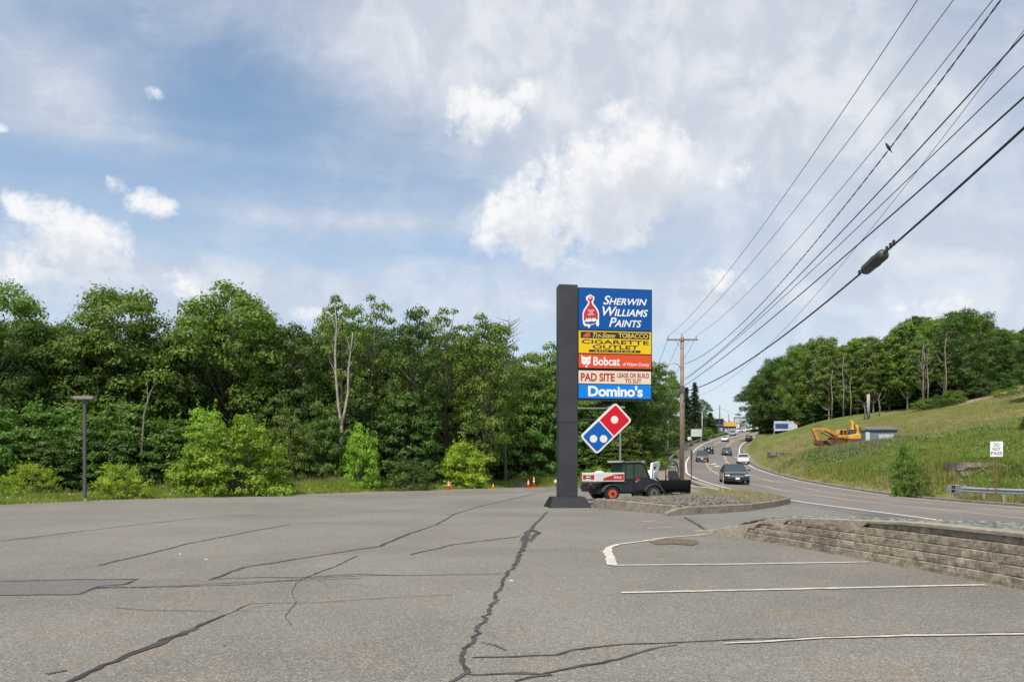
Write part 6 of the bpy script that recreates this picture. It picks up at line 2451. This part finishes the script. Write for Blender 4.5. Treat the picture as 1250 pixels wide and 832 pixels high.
def left_wood():
    g1 = 'tall trees behind the parking lot'
    # front big trees, left to right
    T(5, 352, 52, 'broad', 'big rounded leafy tree cut by the left edge of the photo', 150, group=g1, var=0)
    T(148, 352, 56, 'broad', 'big broad crowned tree behind the left lamp post', 168, group=g1, var=1)
    T(283, 348, 60, 'broad', 'big broad crowned tree behind the large bright bush', 165, group=g1, var=2)
    T(75, 396, 55, 'tall', 'shorter leafy tree in the dip between the two leftmost big crowns', 90, group=g1)
    T(215, 400, 58, 'tall', 'leafy tree in the dip between the two broad crowned trees', 80, leaf=L_DARK, group=g1)
    T(355, 392, 60, 'tall', 'dark leafy tree right of the big crown near the dead trunk', 85, leaf=L_DARK, group=g1)
    T(415, 358, 63, 'airy', 'airy thin topped tree rising above the pale dead trunk', 90, group=g1, var=0)
    T(455, 360, 66, 'airy', 'second airy tree top just right of the dead trunk', 80, group=g1, var=1)
    T(505, 370, 64, 'tall', 'slender dense green tree in the middle of the wood', 72, group=g1, leaf=L_DARK)
    T(545, 374, 68, 'airy', 'loose leaved slim tree right of the middle of the wood', 80, leaf=L_MID, group=g1)
    T(592, 378, 66, 'tall', 'leafy tree left of the bare twigged tree top', 85, group=g1)
    T(640, 428, 75, 'tall', 'lower leafy tree behind the tree beside the sign pillar', 80, leaf=L_OLIVE, group=g1)
    T(678, 418, 78, 'tall', 'leafy tree top directly left of the sign pillar', 80, leaf=L_MID, group=g1)
    T(725, 425, 80, 'broad', 'broad dark tree hidden behind the sign panels', 120, leaf=L_DARK, group=g1)
    T(-75, 372, 50, 'broad', 'tall tree outside the left edge of the wood', 160, group=g1)
    # understorey row
    g2 = 'low layered trees along the lot edge'
    for (px, top, Y, kind, lab, w, lf) in [
        (-30, 478, 43.5, 'layer', 'low layered tree at the left edge of the photo', 150, L_SUMAC),
        (35, 485, 46.5, 'layer', 'layered sumac like tree left of the lamp post', 130, L_SUMAC),
        (80, 497, 48, 'layer', 'layered tree directly behind the lamp post top', 120, L_SUMAC),
        (155, 492, 50, 'layer', 'layered dark green tree behind the round yellow green shrub', 130, L_SUMAC),
        (205, 505, 52, 'layer', 'layered tree between lamp post and large bright bush', 110, L_SUMAC),
        (112, 472, 52, 'layer', 'yellowish layered sapling peeking behind the lamp head', 60, L_BRIGHT),
        (250, 500, 53, 'layer', 'yellow green small tree behind the left side of the large bush', 90, L_BRIGHT),
        (330, 470, 58, 'layer', 'dark small tree rising behind the large bright bush', 110, L_DARK),
        (352, 498, 53, 'layer', 'mid green sapling with pale top right of the large bright bush', 60, L_OLIVE),
        (392, 492, 56, 'layer', 'dusky blue green small tree left of the dead trunk foot', 75, L_SUMAC),
        (455, 470, 62, 'layer', 'small dark tree right of the dead trunk foot', 100, L_DARK),
        (500, 480, 63, 'layer', 'dark undergrowth tree below the slender green tree', 100, L_DARK),
        (545, 470, 76, 'layer', 'dark undergrowth tree behind the left of the bright bush', 100, L_DARK),
        (600, 480, 77, 'layer', 'dark undergrowth tree behind the far lamp post', 100, L_DARK),
        (500, 555, 57, 'brush', 'small dark shrub at the grass edge in mid wood', 70, L_DARK),
        (648, 463, 75, 'layer', 'tall layered light green tree left of the sign pillar', 92, L_SUMAC),
        (700, 480, 79, 'layer', 'layered green tree behind the sign pillar and tile', 90, L_SUMAC),
        (745, 500, 78, 'layer', 'yellowish green tree right of the hanging tile', 85, L_OLIVE),
        (780, 520, 82, 'layer', 'light green small tree between tile and tall brown pole', 60, L_OLIVE)]:
        T(px, top, Y, kind, lab, w, leaf=lf, group=g2, cat='tree')
    # bright shrubs on the grass verge
    g3 = 'bright shrubs on the grass verge'
    T(38, 560, 38.6, 'brush', 'bright yellow green leggy bush at far left', 62, leaf=L_YELLOW, group=g3, name='bush', cat='bush')
    T(3, 578, 36.5, 'brush', 'low weedy bush at the very left edge', 40, leaf=L_BRIGHT, group=g3, name='bush', cat='bush')
    T(145, 561, 41, 'brush', 'round dense yellow green shrub right of the lamp post', 74, leaf=L_YELLOW, group=g3, name='bush', cat='bush', var=0)
    T(288, 505, 45.5, 'shrub', 'largest bright green bush, at the lot edge in front of the dark trees', 128, leaf=L_BRIGHT, group=g3, name='bush', cat='bush', var=0)
    T(240, 535, 44.5, 'shrub', 'left shoulder of bright green bush beside the largest one', 60, leaf=L_BRIGHT, group=g3, name='bush', cat='bush', var=1)
    T(440, 515, 55.5, 'shrub', 'narrow bright bush right of the dead trunk', 58, leaf=L_BRIGHT, group=g3, name='bush', cat='bush')
    T(566, 537, 64, 'shrub', 'bright yellow green bush behind the leftmost traffic cone', 76, leaf=L_YELLOW, group=g3, name='bush', cat='bush', var=1)
    T(770, 560, 79, 'shrub', 'light green bush right of the work vehicle roof', 60, leaf=L_BRIGHT, group=g3, name='bush', cat='bush')
    T(796, 556, 90, 'shrub', 'light green bush left of the tall brown pole foot', 42, leaf=L_BRIGHT, group=g3, name='bush', cat='bush')
    T(815, 552, 125, 'shrub', 'small green bush just right of the tall brown pole', 24, leaf=L_OLIVE, group=g3, name='bush', cat='bush')
    T(735, 566, 75, 'brush', 'low bush behind the cargo box of the work vehicle', 70, leaf=L_BRIGHT, group=g3, name='bush', cat='bush')
    # second and third rows
    rng = random.Random(8)
    n = 0
    zones = ['behind the lamp post', 'behind the big bright bush', 'behind the pale dead trunk', 'in the middle of the wood', 'behind the bright bush by the cones', 'behind the shop sign']
    cuts = [180, 330, 430, 530, 640, 2000]
    for row, (dy, topo) in enumerate([(13, 18), (24, 30), (36, 40)]):
        px = -70 + row * 25
        while px < 790:
            e = 0
            Y = edge_along(px) + dy + 3 + rng.uniform(-2, 2)
            top = float(np.interp(px, [-80, 60, 150, 220, 290, 350, 420, 500, 600, 650, 720, 800, 860], [370, 385, 375, 395, 370, 392, 380, 392, 405, 440, 440, 455, 500])) + topo * rng.uniform(.3, 1)
            zi = next(i for i, c in enumerate(cuts) if px < c)
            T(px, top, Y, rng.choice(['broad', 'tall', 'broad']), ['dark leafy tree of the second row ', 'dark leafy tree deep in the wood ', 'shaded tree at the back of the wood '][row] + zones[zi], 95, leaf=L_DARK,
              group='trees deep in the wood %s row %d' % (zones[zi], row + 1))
            n += 1
            px += rng.uniform(42, 62)
    # dark scrub filling beneath the trees
    for row, dy in enumerate((7, 16)):
        px = -60
        while px < 765:
            Y = edge_along(px) + dy + 2 + rng.uniform(-1, 1)
            zi = next(i for i, c in enumerate(cuts) if px < c)
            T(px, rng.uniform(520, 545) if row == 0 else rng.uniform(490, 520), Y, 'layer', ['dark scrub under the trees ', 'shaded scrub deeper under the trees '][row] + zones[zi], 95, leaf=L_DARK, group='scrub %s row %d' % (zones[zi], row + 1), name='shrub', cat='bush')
            px += rng.uniform(48, 62)
    # dead double trunk
    Y = 58
    b = W(415, 575, Y)
    root = empty('dead_tree', (b.x, Y, 0), 0, 'pale dead forked trunk standing in front of the dark wood', 'tree')
    q = lambda px, py, d=0: tuple(W(px, py, Y) - Vector((b.x, Y - d, 0)))
    MB().tube([q(415, 590), q(416, 545), q(417, 520), q(413, 495), q(410, 460), q(409, 430), q(411, 395), q(409, 375)], [.14, .13, .12, .10, .09, .08, .05, .02], 8).build('trunk', BARK_PALE, root, smooth=True)
    MB().tube([q(416.5, 521), q(420, 500, .3), q(423, 478, .5), q(424, 450, .4), q(427, 428, .3), q(430, 405, .2)], [.11, .10, .09, .07, .05, .02], 8).build('limb', BARK_PALE, root, smooth=True)
    tw = MB()
    for (a, c) in [((410, 440), (404, 415)), ((409, 415), (416, 390)), ((424, 450), (432, 436)), ((427, 428), (421, 408)), ((410, 460), (402, 440)), ((426, 435), (434, 418)), ((409, 400), (402, 380))]:
        tw.tube([q(*a), q((a[0] + c[0]) / 2 + 1, (a[1] + c[1]) / 2), q(*c)], [.035, .025, .01], 5)
    tw.build('branch', BARK_PALE, root)
    # leaning bare grey limb at left
    Y = 48.5
    b = W(205, 520, Y)
    root = empty('dead_tree', (b.x, Y, 0), 0, 'leaning bare grey branch among the trees left of the big bright bush', 'tree')
    q = lambda px, py, d=0: tuple(W(px, py, Y) - Vector((b.x, Y - d, 0)))
    MB().tube([q(172, 560), q(176, 505), q(183, 480), q(194, 458)], [.06, .05, .04, .01], 6).tube([q(180, 490), q(180, 472), q(177, 460)], [.03, .02, .01], 5).build('trunk', BARK_MID, root)
    # bare twigged top
    Y = 70
    b = W(620, 560, Y)
    root = empty('bare_tree', (b.x, Y, 0), 0, 'half dead tree with bare twigs at the top, left of the sign', 'tree')
    q = lambda px, py, d=0: tuple(W(px, py, Y) - Vector((b.x, Y - d, 0)))
    MB().tube([q(617, 592), q(616, 470), q(618, 420), q(622, 384)], [.16, .12, .06, .012], 7).build('trunk', BARK, root)
    tw = MB()
    rr = random.Random(3)
    for k in range(26):
        py = 392 + k * 2.6
        x0 = np.interp(py, [384, 420, 470], [622, 618, 616])
        s = rr.choice((-1, 1, 1))
        L = rr.uniform(7, 22)
        up = rr.uniform(5, 16)
        d = rr.uniform(-.8, .8)
        tw.tube([q(x0, py), q(x0 + s * L * .5, py - up * .4, d * .5), q(x0 + s * L, py - up, d)], [.04, .025, .006], 4)
    tw.build('branch', BARK, root)


left_wood()


def roadside_left_trees():
    """along the left of the climbing road up to the shops"""
    g = 'trees along the left of the climbing highway'
    for (px, top, Y, kind, lab, w, lf) in [
        (762, 445, 98, 'tall', 'leafy tree top just right of the shop sign', 70, L_MID), (798, 437, 118, 'tall', 'tallest leafy tree between the sign and the tall brown pole', 62, L_OLIVE), (778, 470, 98, 'wood', 'mid green tree behind the transformer pole', 70, L_MID),
        (817, 452, 150, 'tall', 'leafy tree directly behind the tall brown pole', 40, L_MID), (838, 472, 195, 'fir', 'narrow dark conifer just right of the tall brown pole', 26, L_FIR), (848, 466, 212, 'fir', 'taller dark conifer left of the roadside board', 28, L_FIR),
        (857, 487, 232, 'tall', 'dark small tree behind the roadside board', 30, L_DARK), (867, 503, 250, 'fir', 'conifer left of the dark blue building', 24, L_FIR), (826, 508, 172, 'layer', 'dark scrub below the conifers', 36, L_DARK),
        (792, 515, 104, 'layer', 'mid green scrub beneath the transformer pole', 46, L_MID), (842, 517, 205, 'layer', 'dark scrub left of the roadside board', 50, L_DARK), (858, 522, 228, 'layer', 'green scrub right of the roadside board', 40, L_MID),
        (870, 523, 250, 'layer', 'green hedge below the dark blue building', 34, L_MID), (880, 525, 258, 'layer', 'hedge at the right foot of the dark blue building', 22, L_MID),
        (782, 500, 94, 'layer', 'mid green small tree right of the lamp arm', 46, L_MID),
        (911, 518, 355, 'layer', 'small dark tree at the hill crest right of the framed sign', 9, L_DARK), (921, 521, 345, 'layer', 'rounded bush on the crest near the right wood', 10, L_DARK), (907, 512, 370, 'tall', 'distant dark tree at the crest behind the framed sign', 8, L_DARK)]:
        T(px, top, Y, kind, lab, w, leaf=lf, group=g, name='conifer' if kind == 'fir' else 'leafy_tree')
    rng = random.Random(2)
    for i, Y in enumerate((115, 135, 158, 185, 215)):
        xl = float(road_x('L', Y))
        for j in range(2):
            x = xl - 15 - j * 9 + rng.uniform(-2, 2)
            put_tree('tall', x, Y + rng.uniform(-4, 4), rng.uniform(11, 14) - i * .9, 'dark tree in the depth left of the climbing highway', leaf=L_DARK, group='dark trees %s left of the highway' % ('near', 'next', 'farther', 'far', 'farthest')[i] if False else 'dark trees left of the highway')


roadside_left_trees()


def hill_wood():
    g = 'trees of the hillside wood'
    tops = ([925, 940, 960, 990, 1010, 1030, 1055, 1080, 1100, 1120, 1145, 1170, 1182, 1200, 1215, 1240, 1260, 1300], [462, 445, 428, 412, 410, 420, 408, 412, 395, 385, 388, 378, 376, 390, 400, 396, 400, 395])
    bases = [(925, 200), (935, 196), (1000, 168), (1050, 160), (1100, 152), (1180, 142), (1225, 152), (1260, 170), (1320, 185), (1500, 215)]
    rows = [
        (934, 0, 'broad', L_DARK, 44, 'dark leafy tree at the left end of the hillside wood'), (952, 2, 'broad', L_DARK, 46, 'dark tree above the billboard'), (972, 0, 'broad', L_MID, 44, 'tree right of the billboard'),
        (993, 1, 'wood', L_OLIVE, 44, 'tree behind the boom of the orange excavator'), (1012, 0, 'wood', L_OLIVE, 40, 'tree above the orange excavator cab'), (1030, -1, 'wood', L_OLIVE, 38, 'pale stemmed tree left of the weathered post'),
        (1047, 2, 'wood', L_MID, 40, 'tree above the yellow excavator'), (1066, 0, 'wood', L_OLIVE, 38, 'tree above the shed roof'), (1086, 2, 'wood', L_MID, 44, 'tree right of the shed roof'),
        (1108, 0, 'wood', L_MID, 46, 'tree left of the bare pale stems'), (1128, -2, 'airy', L_OLIVE, 44, 'thin leaved tree with bare pale stems in mid hillside wood'), (1152, -1, 'airy', L_OLIVE, 40, 'thin tree with a tall pale stem'),
        (1176, 1, 'broad', L_DARK, 62, 'tallest broad crowned tree of the hillside wood'), (1200, 4, 'tall', L_DARK, 40, 'dark tree right of the tallest crown'), (1140, 6, 'broad', L_MID, 60, 'broad tree behind the bare pale stems')]
    for (px, dy, kind, lf, w, lab) in rows:
        Y = float(np.interp(px, [b[0] for b in bases], [b[1] for b in bases])) + 3 + dy
        top = float(np.interp(px, tops[0], tops[1]))
        if kind == 'airy':
            top += 25
        T(px, top, Y, kind, lab, w, leaf=lf, group=g, bark=BARK_PALE if kind in ('wood', 'airy') else None)
    # deeper rows
    rng = random.Random(5)
    zones = [(985, 'behind the billboard'), (1050, 'behind the excavators'), (1110, 'behind the shed'), (1180, 'behind the pale stems'), (9999, 'above the hill track')]
    for row, (dy, tofs) in enumerate(((11, 6), (22, 12), (36, 16))):
        px = 928 + row * 6
        while px < 1400:
            Y = float(np.interp(px, [b[0] for b in bases], [b[1] for b in bases])) + dy + rng.uniform(-2, 2)
            top = float(np.interp(px, tops[0], tops[1])) + tofs * rng.uniform(-.1, 1.1)
            z_ = next(n for c, n in zones if px < c)
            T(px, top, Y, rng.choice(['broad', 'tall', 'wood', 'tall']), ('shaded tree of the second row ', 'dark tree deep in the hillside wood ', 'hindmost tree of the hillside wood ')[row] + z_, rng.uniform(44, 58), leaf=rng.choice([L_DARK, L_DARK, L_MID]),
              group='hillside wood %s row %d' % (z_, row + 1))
            px += rng.uniform(19, 27)
    # undergrowth at the wood's edge
    px = 930
    k = 0
    while px < 1260:
        Y = float(np.interp(px, [b[0] for b in bases], [b[1] for b in bases])) + 7
        x = (px - 625) / FPX * Y
        z_ = next(n for c, n in zones if px < c)
        put_tree('layer', x, Y, rng.uniform(3.5, 6.5), 'dark scrub at the foot of the wood ' + z_, 8, leaf=L_DARK, name='shrub', group='scrub %s' % z_, cat='bush')
        px += rng.uniform(13, 17)
    for (px, py, Y, h, w, lf, lab) in [(1150, 497, 141, 2.6, 6, L_DARK, 'low dark bush at the wood edge left of the hill track'), (1163, 493, 141, 3.0, 6, L_MID, 'green bush where the hill track meets the wood'), (1130, 501, 145, 2.4, 6, L_MID, 'low bush under the bare pale stems'),
                                       (1195, 482, 145, 4.0, 8, L_DARK, 'dark bush left of the hill track bend'), (1215, 470, 155, 4.2, 9, L_DARK, 'dark bush above the hill track'), (1238, 464, 166, 4, 9, L_MID, 'bush beneath the highest trees at right'), (1228, 490, 136, 1.5, 6, L_MID, 'low bush beside the pale rocks on the hill')]:
        x = (px - 625) / FPX * Y
        put_tree('brush', x, Y, h, lab, w, leaf=lf, name='bush', group='bushes at the hillside wood edge', cat='bush')
    # nearer foliage at the right edge and the bush on the bank
    T(1262, 395, 120, 'broad', 'dark tree cut by the right edge of the photo', 48, leaf=L_DARK, group=g)
    T(1256, 505, 78, 'shrub', 'dark bush cut by the right edge on the hillside', 26, leaf=L_DARK, name='bush', cat='bush')
    T(1105, 538, 48, 'shrub', 'slender green sapling bush on the bank left of the guard rail', 34, leaf=L_MID, name='bush', cat='bush', var=1)
    T(1120, 564, 47, 'brush', 'low green bush at the foot of the sapling', 40, leaf=L_OLIVE, name='bush', cat='bush')
    # bare pale stems
    for i, (px, top, bot, Y, lab) in enumerate([(1126, 415, 500, 147, 'left bare pale stem in the hillside wood'), (1132, 425, 499, 146, 'right bare pale stem in the hillside wood'), (1154, 405, 494, 143, 'single straight pale stem left of the tallest crown'),
                                                (1029, 430, 510, 162, 'pale stem above the orange excavator'), (1038, 455, 510, 161, 'short pale stem left of the weathered post'), (1015, 450, 511, 163, 'pale stem left of the excavator cab'),
                                                (1055, 490, 508, 150, 'short broken stem by the weathered post'), (1073, 480, 508, 152, 'pale stem above the shed')]):
        q = W(px, bot, Y)
        h = W(px, top, Y).z - q.z
        root = empty('bare_tree', (q.x, Y, q.z), 0, lab, 'tree', 'bare pale stems')
        root.scale = (1, 1, 1)
        MB().tube([(0, 0, -.5), (.2, 0, h * .4), (-.1, 0, h * .75), (.3, 0, h)], [.15, .12, .08, .02], 7).build('trunk', BARK_MID, root, smooth=True)
        tw = MB()
        rr = random.Random(i)
        for k in range(5):
            z = h * rr.uniform(.55, .95)
            s = rr.choice((-1, 1))
            tw.tube([(0, 0, z), (s * .9, rr.uniform(-.5, .5), z + .9), (s * 1.4, rr.uniform(-.8, .8), z + 2.1)], [.04, .03, .01], 4)
        tw.build('branch', BARK_MID, root)


hill_wood()


# ------------------------------------------------------------------ grasses and weeds
def blades(points, h, w, rng, n_per=5, spread=.12, lean=.35):
    """points (n,3) -> triangle blades"""
    n = len(points)
    P = np.repeat(points, n_per, 0)
    m = len(P)
    P = P + np.concatenate([rng.normal(size=(m, 2)) * spread, np.zeros((m, 1))], 1)
    hh = np.repeat(h, n_per) if np.ndim(h) else np.full(m, h)
    hh = hh * rng.uniform(.5, 1.25, m)
    a = rng.uniform(0, 2 * PI, m)
    wx, wy = np.cos(a) * w / 2, np.sin(a) * w / 2
    la = rng.uniform(0, 2 * PI, m)
    ll = hh * lean * rng.uniform(0, 1, m)
    v0 = P + np.stack([wx, wy, np.zeros(m)], 1)
    v1 = P - np.stack([wx, wy, np.zeros(m)], 1)
    v2 = P + np.stack([np.cos(la) * ll, np.sin(la) * ll, hh], 1)
    V = np.stack([v0, v1, v2], 1).reshape(-1, 3)
    return V, np.arange(3 * m).reshape(m, 3)


G_GREEN = leaf_mat('grass_green', (.105, .160, .022), (.175, .240, .036), (.255, .310, .068), .3)
G_DRY = leaf_mat('grass_dry', (.200, .195, .060), (.320, .275, .115), (.430, .350, .185), .25)
G_WEED = leaf_mat('weed_green', (.070, .135, .025), (.125, .205, .045), (.190, .270, .080), .25)
G_VERGE = leaf_mat('grass_verge', (.130, .200, .024), (.215, .300, .040), (.310, .385, .070), .35)
PETAL_Y = mat('petal_yellow', (.75, .60, .03), .7)
PETAL_W = mat('petal_white', (.72, .72, .66), .7)


def scatter():
    rng = np.random.default_rng(21)

    def stuff(name, pts, h, w, m, lab, cat, **k):
        V, F = blades(pts, h, w, rng, **k)
        o = mesh_np(name, V, F, m)
        tag(o, lab, cat, kind='stuff')
        return o

    # verge along the lot edge
    X = rng.uniform(-42, 12, 42000)
    d = rng.exponential(1.4, 42000)
    Y = lot_edge_y(X) + d * 1.25 - .15 + .25 * np.sin(X * 1.7)
    ok = (X > -42) & (d < 7) & ((X < 8) | (Y > 66))
    X, Y, d = X[ok], Y[ok], d[ok]
    h = .17 + .55 * sstep(d, .3, 2.6) * (1 + .6 * np.sin(X * .6) * np.sin(X * .23 + 1))
    pts = np.stack([X, Y, terrain(X, Y) - .02], 1)
    pts[:, 2] = np.where(d < .6, np.maximum(pts[:, 2], 0), pts[:, 2])
    k = rng.random(len(X)) < .78
    stuff('grass', pts[k], h[k], .05, G_VERGE, 'rough green grass verge along the far edge of the parking lot', 'grass', n_per=7, spread=.16, lean=.8)
    stuff('dry_grass', pts[~k], h[~k] * 1.3, .04, G_DRY, 'pale seeding grass stems in the verge behind the parking lot', 'grass', n_per=4, spread=.12)
    # flowers
    for nm, m, nn, lab in (('yellow_flowers', PETAL_Y, 420, 'small yellow flowers dotted in the grass verge at left'), ('white_flowers', PETAL_W, 260, 'small white flowers dotted in the verge')):
        fx = rng.uniform(-30, -8, nn) if nm[0] == 'y' else rng.uniform(-28, 9, nn)
        fd = rng.exponential(.9 if nm[0] == 'y' else 1.6, nn)
        fy = lot_edge_y(fx) + fd * 1.2
        fz = .15 + .35 * sstep(fd, .3, 2.2) + rng.uniform(0, .2, nn)
        V, F = leaf_quads(np.stack([fx, fy, fz], 1), .055, rng, .8, 1.0)
        tag(mesh_np(nm, V, F, m), lab, 'flowers', kind='stuff')
    # embankment between wood and road
    X = rng.uniform(6, 60, 26000)
    Y = rng.uniform(64, 190, 26000)
    l = road_x('L', Y)
    ok = (X < l - np.interp(Y, [60, 80, 110], [4.5, 4.0, 2.9])) & (X > l - 26) & (X > 4 + (Y - 70) * .1) & ((Y > 75) | (X < 8.5))
    X, Y = X[ok], Y[ok]
    stuff('weeds', np.stack([X, Y, terrain(X, Y) - .03], 1), .75, .09, G_WEED, 'tall green weeds on the embankment left of the highway', 'weeds', n_per=6, spread=.25)
    # hillside meadow, denser towards the camera
    n = 125000
    u = rng.random(n)
    Y = 30 + 120 * u ** 1.5
    X = Y * rng.uniform(.30, 1.0, n) + rng.normal(size=n)
    r = road_x('R', Y)
    q = np.sin(X * .21 + 1.3 * np.sin(Y * .11)) * np.sin(Y * .17 + X * .07)
    tall = sstep(Y, 92, 70) * (.55 + .45 * q) + .25
    ok = (X > r + 2.2 + .5 * np.sin(Y)) & (Y < np.interp(X / Y, [.30, .336, .417, .47, .53, .615, .66, .70], [215, 200, 166, 160, 152, 138, 138, 160])) & (rng.random(n) < np.clip(tall + .25, .2, 1))
    X, Y, tall, q = X[ok], Y[ok], tall[ok], q[ok]
    near = X - road_x('R', Y)
    h = (.15 + .42 * tall) * sstep(near, 1.5, 4.5) * np.where(Y > 90, .7, 1) + .12
    zt = terrain(X, Y)
    pts = np.stack([X, Y, zt - .03], 1)
    dryness = .30 + .35 * sstep(Y, 70, 105) + .18 * (q < -.3) + .3 * (near < 3.5)
    k = rng.random(len(X)) > dryness
    wd = .075
    stuff('meadow_grass', pts[k], h[k], wd, G_GREEN, 'tall green meadow grass and weeds on the right hillside', 'grass', n_per=6, spread=.22)
    stuff('meadow_grass', pts[~k], h[~k] * .95, wd * .8, G_DRY, 'dry tan seeding grass mixed through the right hillside meadow', 'grass', n_per=5, spread=.25)
    n = 3000
    px = rng.normal(1042, 34, n)
    Y = 98.5 - np.abs(rng.normal(0, 7, n))
    X = (px - 625) / FPX * Y
    k = rng.random(n) < .33
    P = np.stack([X, Y, terrain(X, Y) - .03], 1)
    hh = .55 + .35 * np.sin(X * .9) * np.sin(Y * .7 + X * .3)
    stuff('tall_weeds', P[k], hh[k] + .15, .07, mat('seed_head', (.26, .22, .13), .9, var=(.6, .6, (.28, .20, .15))), 'brownish seeding weeds in front of the excavators and shed', 'weeds', n_per=5, spread=.25)
    stuff('tall_weeds', P[~k], hh[~k], .11, G_WEED, 'tall green weeds in front of the excavators and shed', 'weeds', n_per=6, spread=.25)
    # broad weeds clumps in the meadow
    n = 700
    Y = rng.uniform(40, 92, n)
    X = Y * rng.uniform(.40, .76, n)
    ok = X > road_x('R', Y) + 3.5
    X, Y = X[ok], Y[ok]
    c = np.stack([X, Y, terrain(X, Y) + .25], 1)
    pts = clump_points(c, rng.uniform(.25, .6, len(c)), 170, rng, .9)
    V, F = leaf_quads(pts, .11, rng, .4, 1.8)
    tag(mesh_np('broadleaf_weeds', V, F, G_WEED), 'leafy broad weeds in clumps across the lower right meadow', 'weeds', kind='stuff')
    V, F = leaf_quads(c[::7] + rng.normal(size=c[::7].shape) * [.5, .5, .15] + [0, 0, .2], .07, rng, 1.0, 1.0)
    tag(mesh_np('white_flowers', V, F, PETAL_W), 'white flower heads scattered in the right hillside meadow', 'flowers', kind='stuff')
    # island and bed weeds, drain weeds
    S = []
    while len(S) < 900:
        x, y = rng.uniform(3, 15), rng.uniform(26, 54)
        if in_poly(x, y, ISL) and edge_dist(x, y, ISL) > .2 and (y > 40 or (x > 9.5 and rng.random() < .8) or rng.random() < .1):
            S.append((x, y, isl_h(x, y) - .02))
    stuff('island_weeds', np.array(S), .17, .02, G_DRY, 'thin dry weeds growing through the gravel island', 'weeds', n_per=5, spread=.09)
    g = [tuple(G(rng.uniform(795, 850), rng.uniform(659, 665.5))) for _ in range(40)]
    stuff('drain_weeds', np.array(g), .045, .012, G_GREEN, 'small weeds in the sunken patch beside the painted corner', 'weeds', n_per=5, spread=.05)
    S = []
    for _ in range(90):
        s = rng.uniform(1.5, 22)
        (x, y), (dx, dy) = path_at(WALLP, float(s))
        S.append((x - .05, y, 0))
    stuff('wall_weeds', np.array(S), .05, .012, G_GREEN, 'tiny weeds sprouting along the foot of the block wall', 'weeds', n_per=4, spread=.05)


scatter()
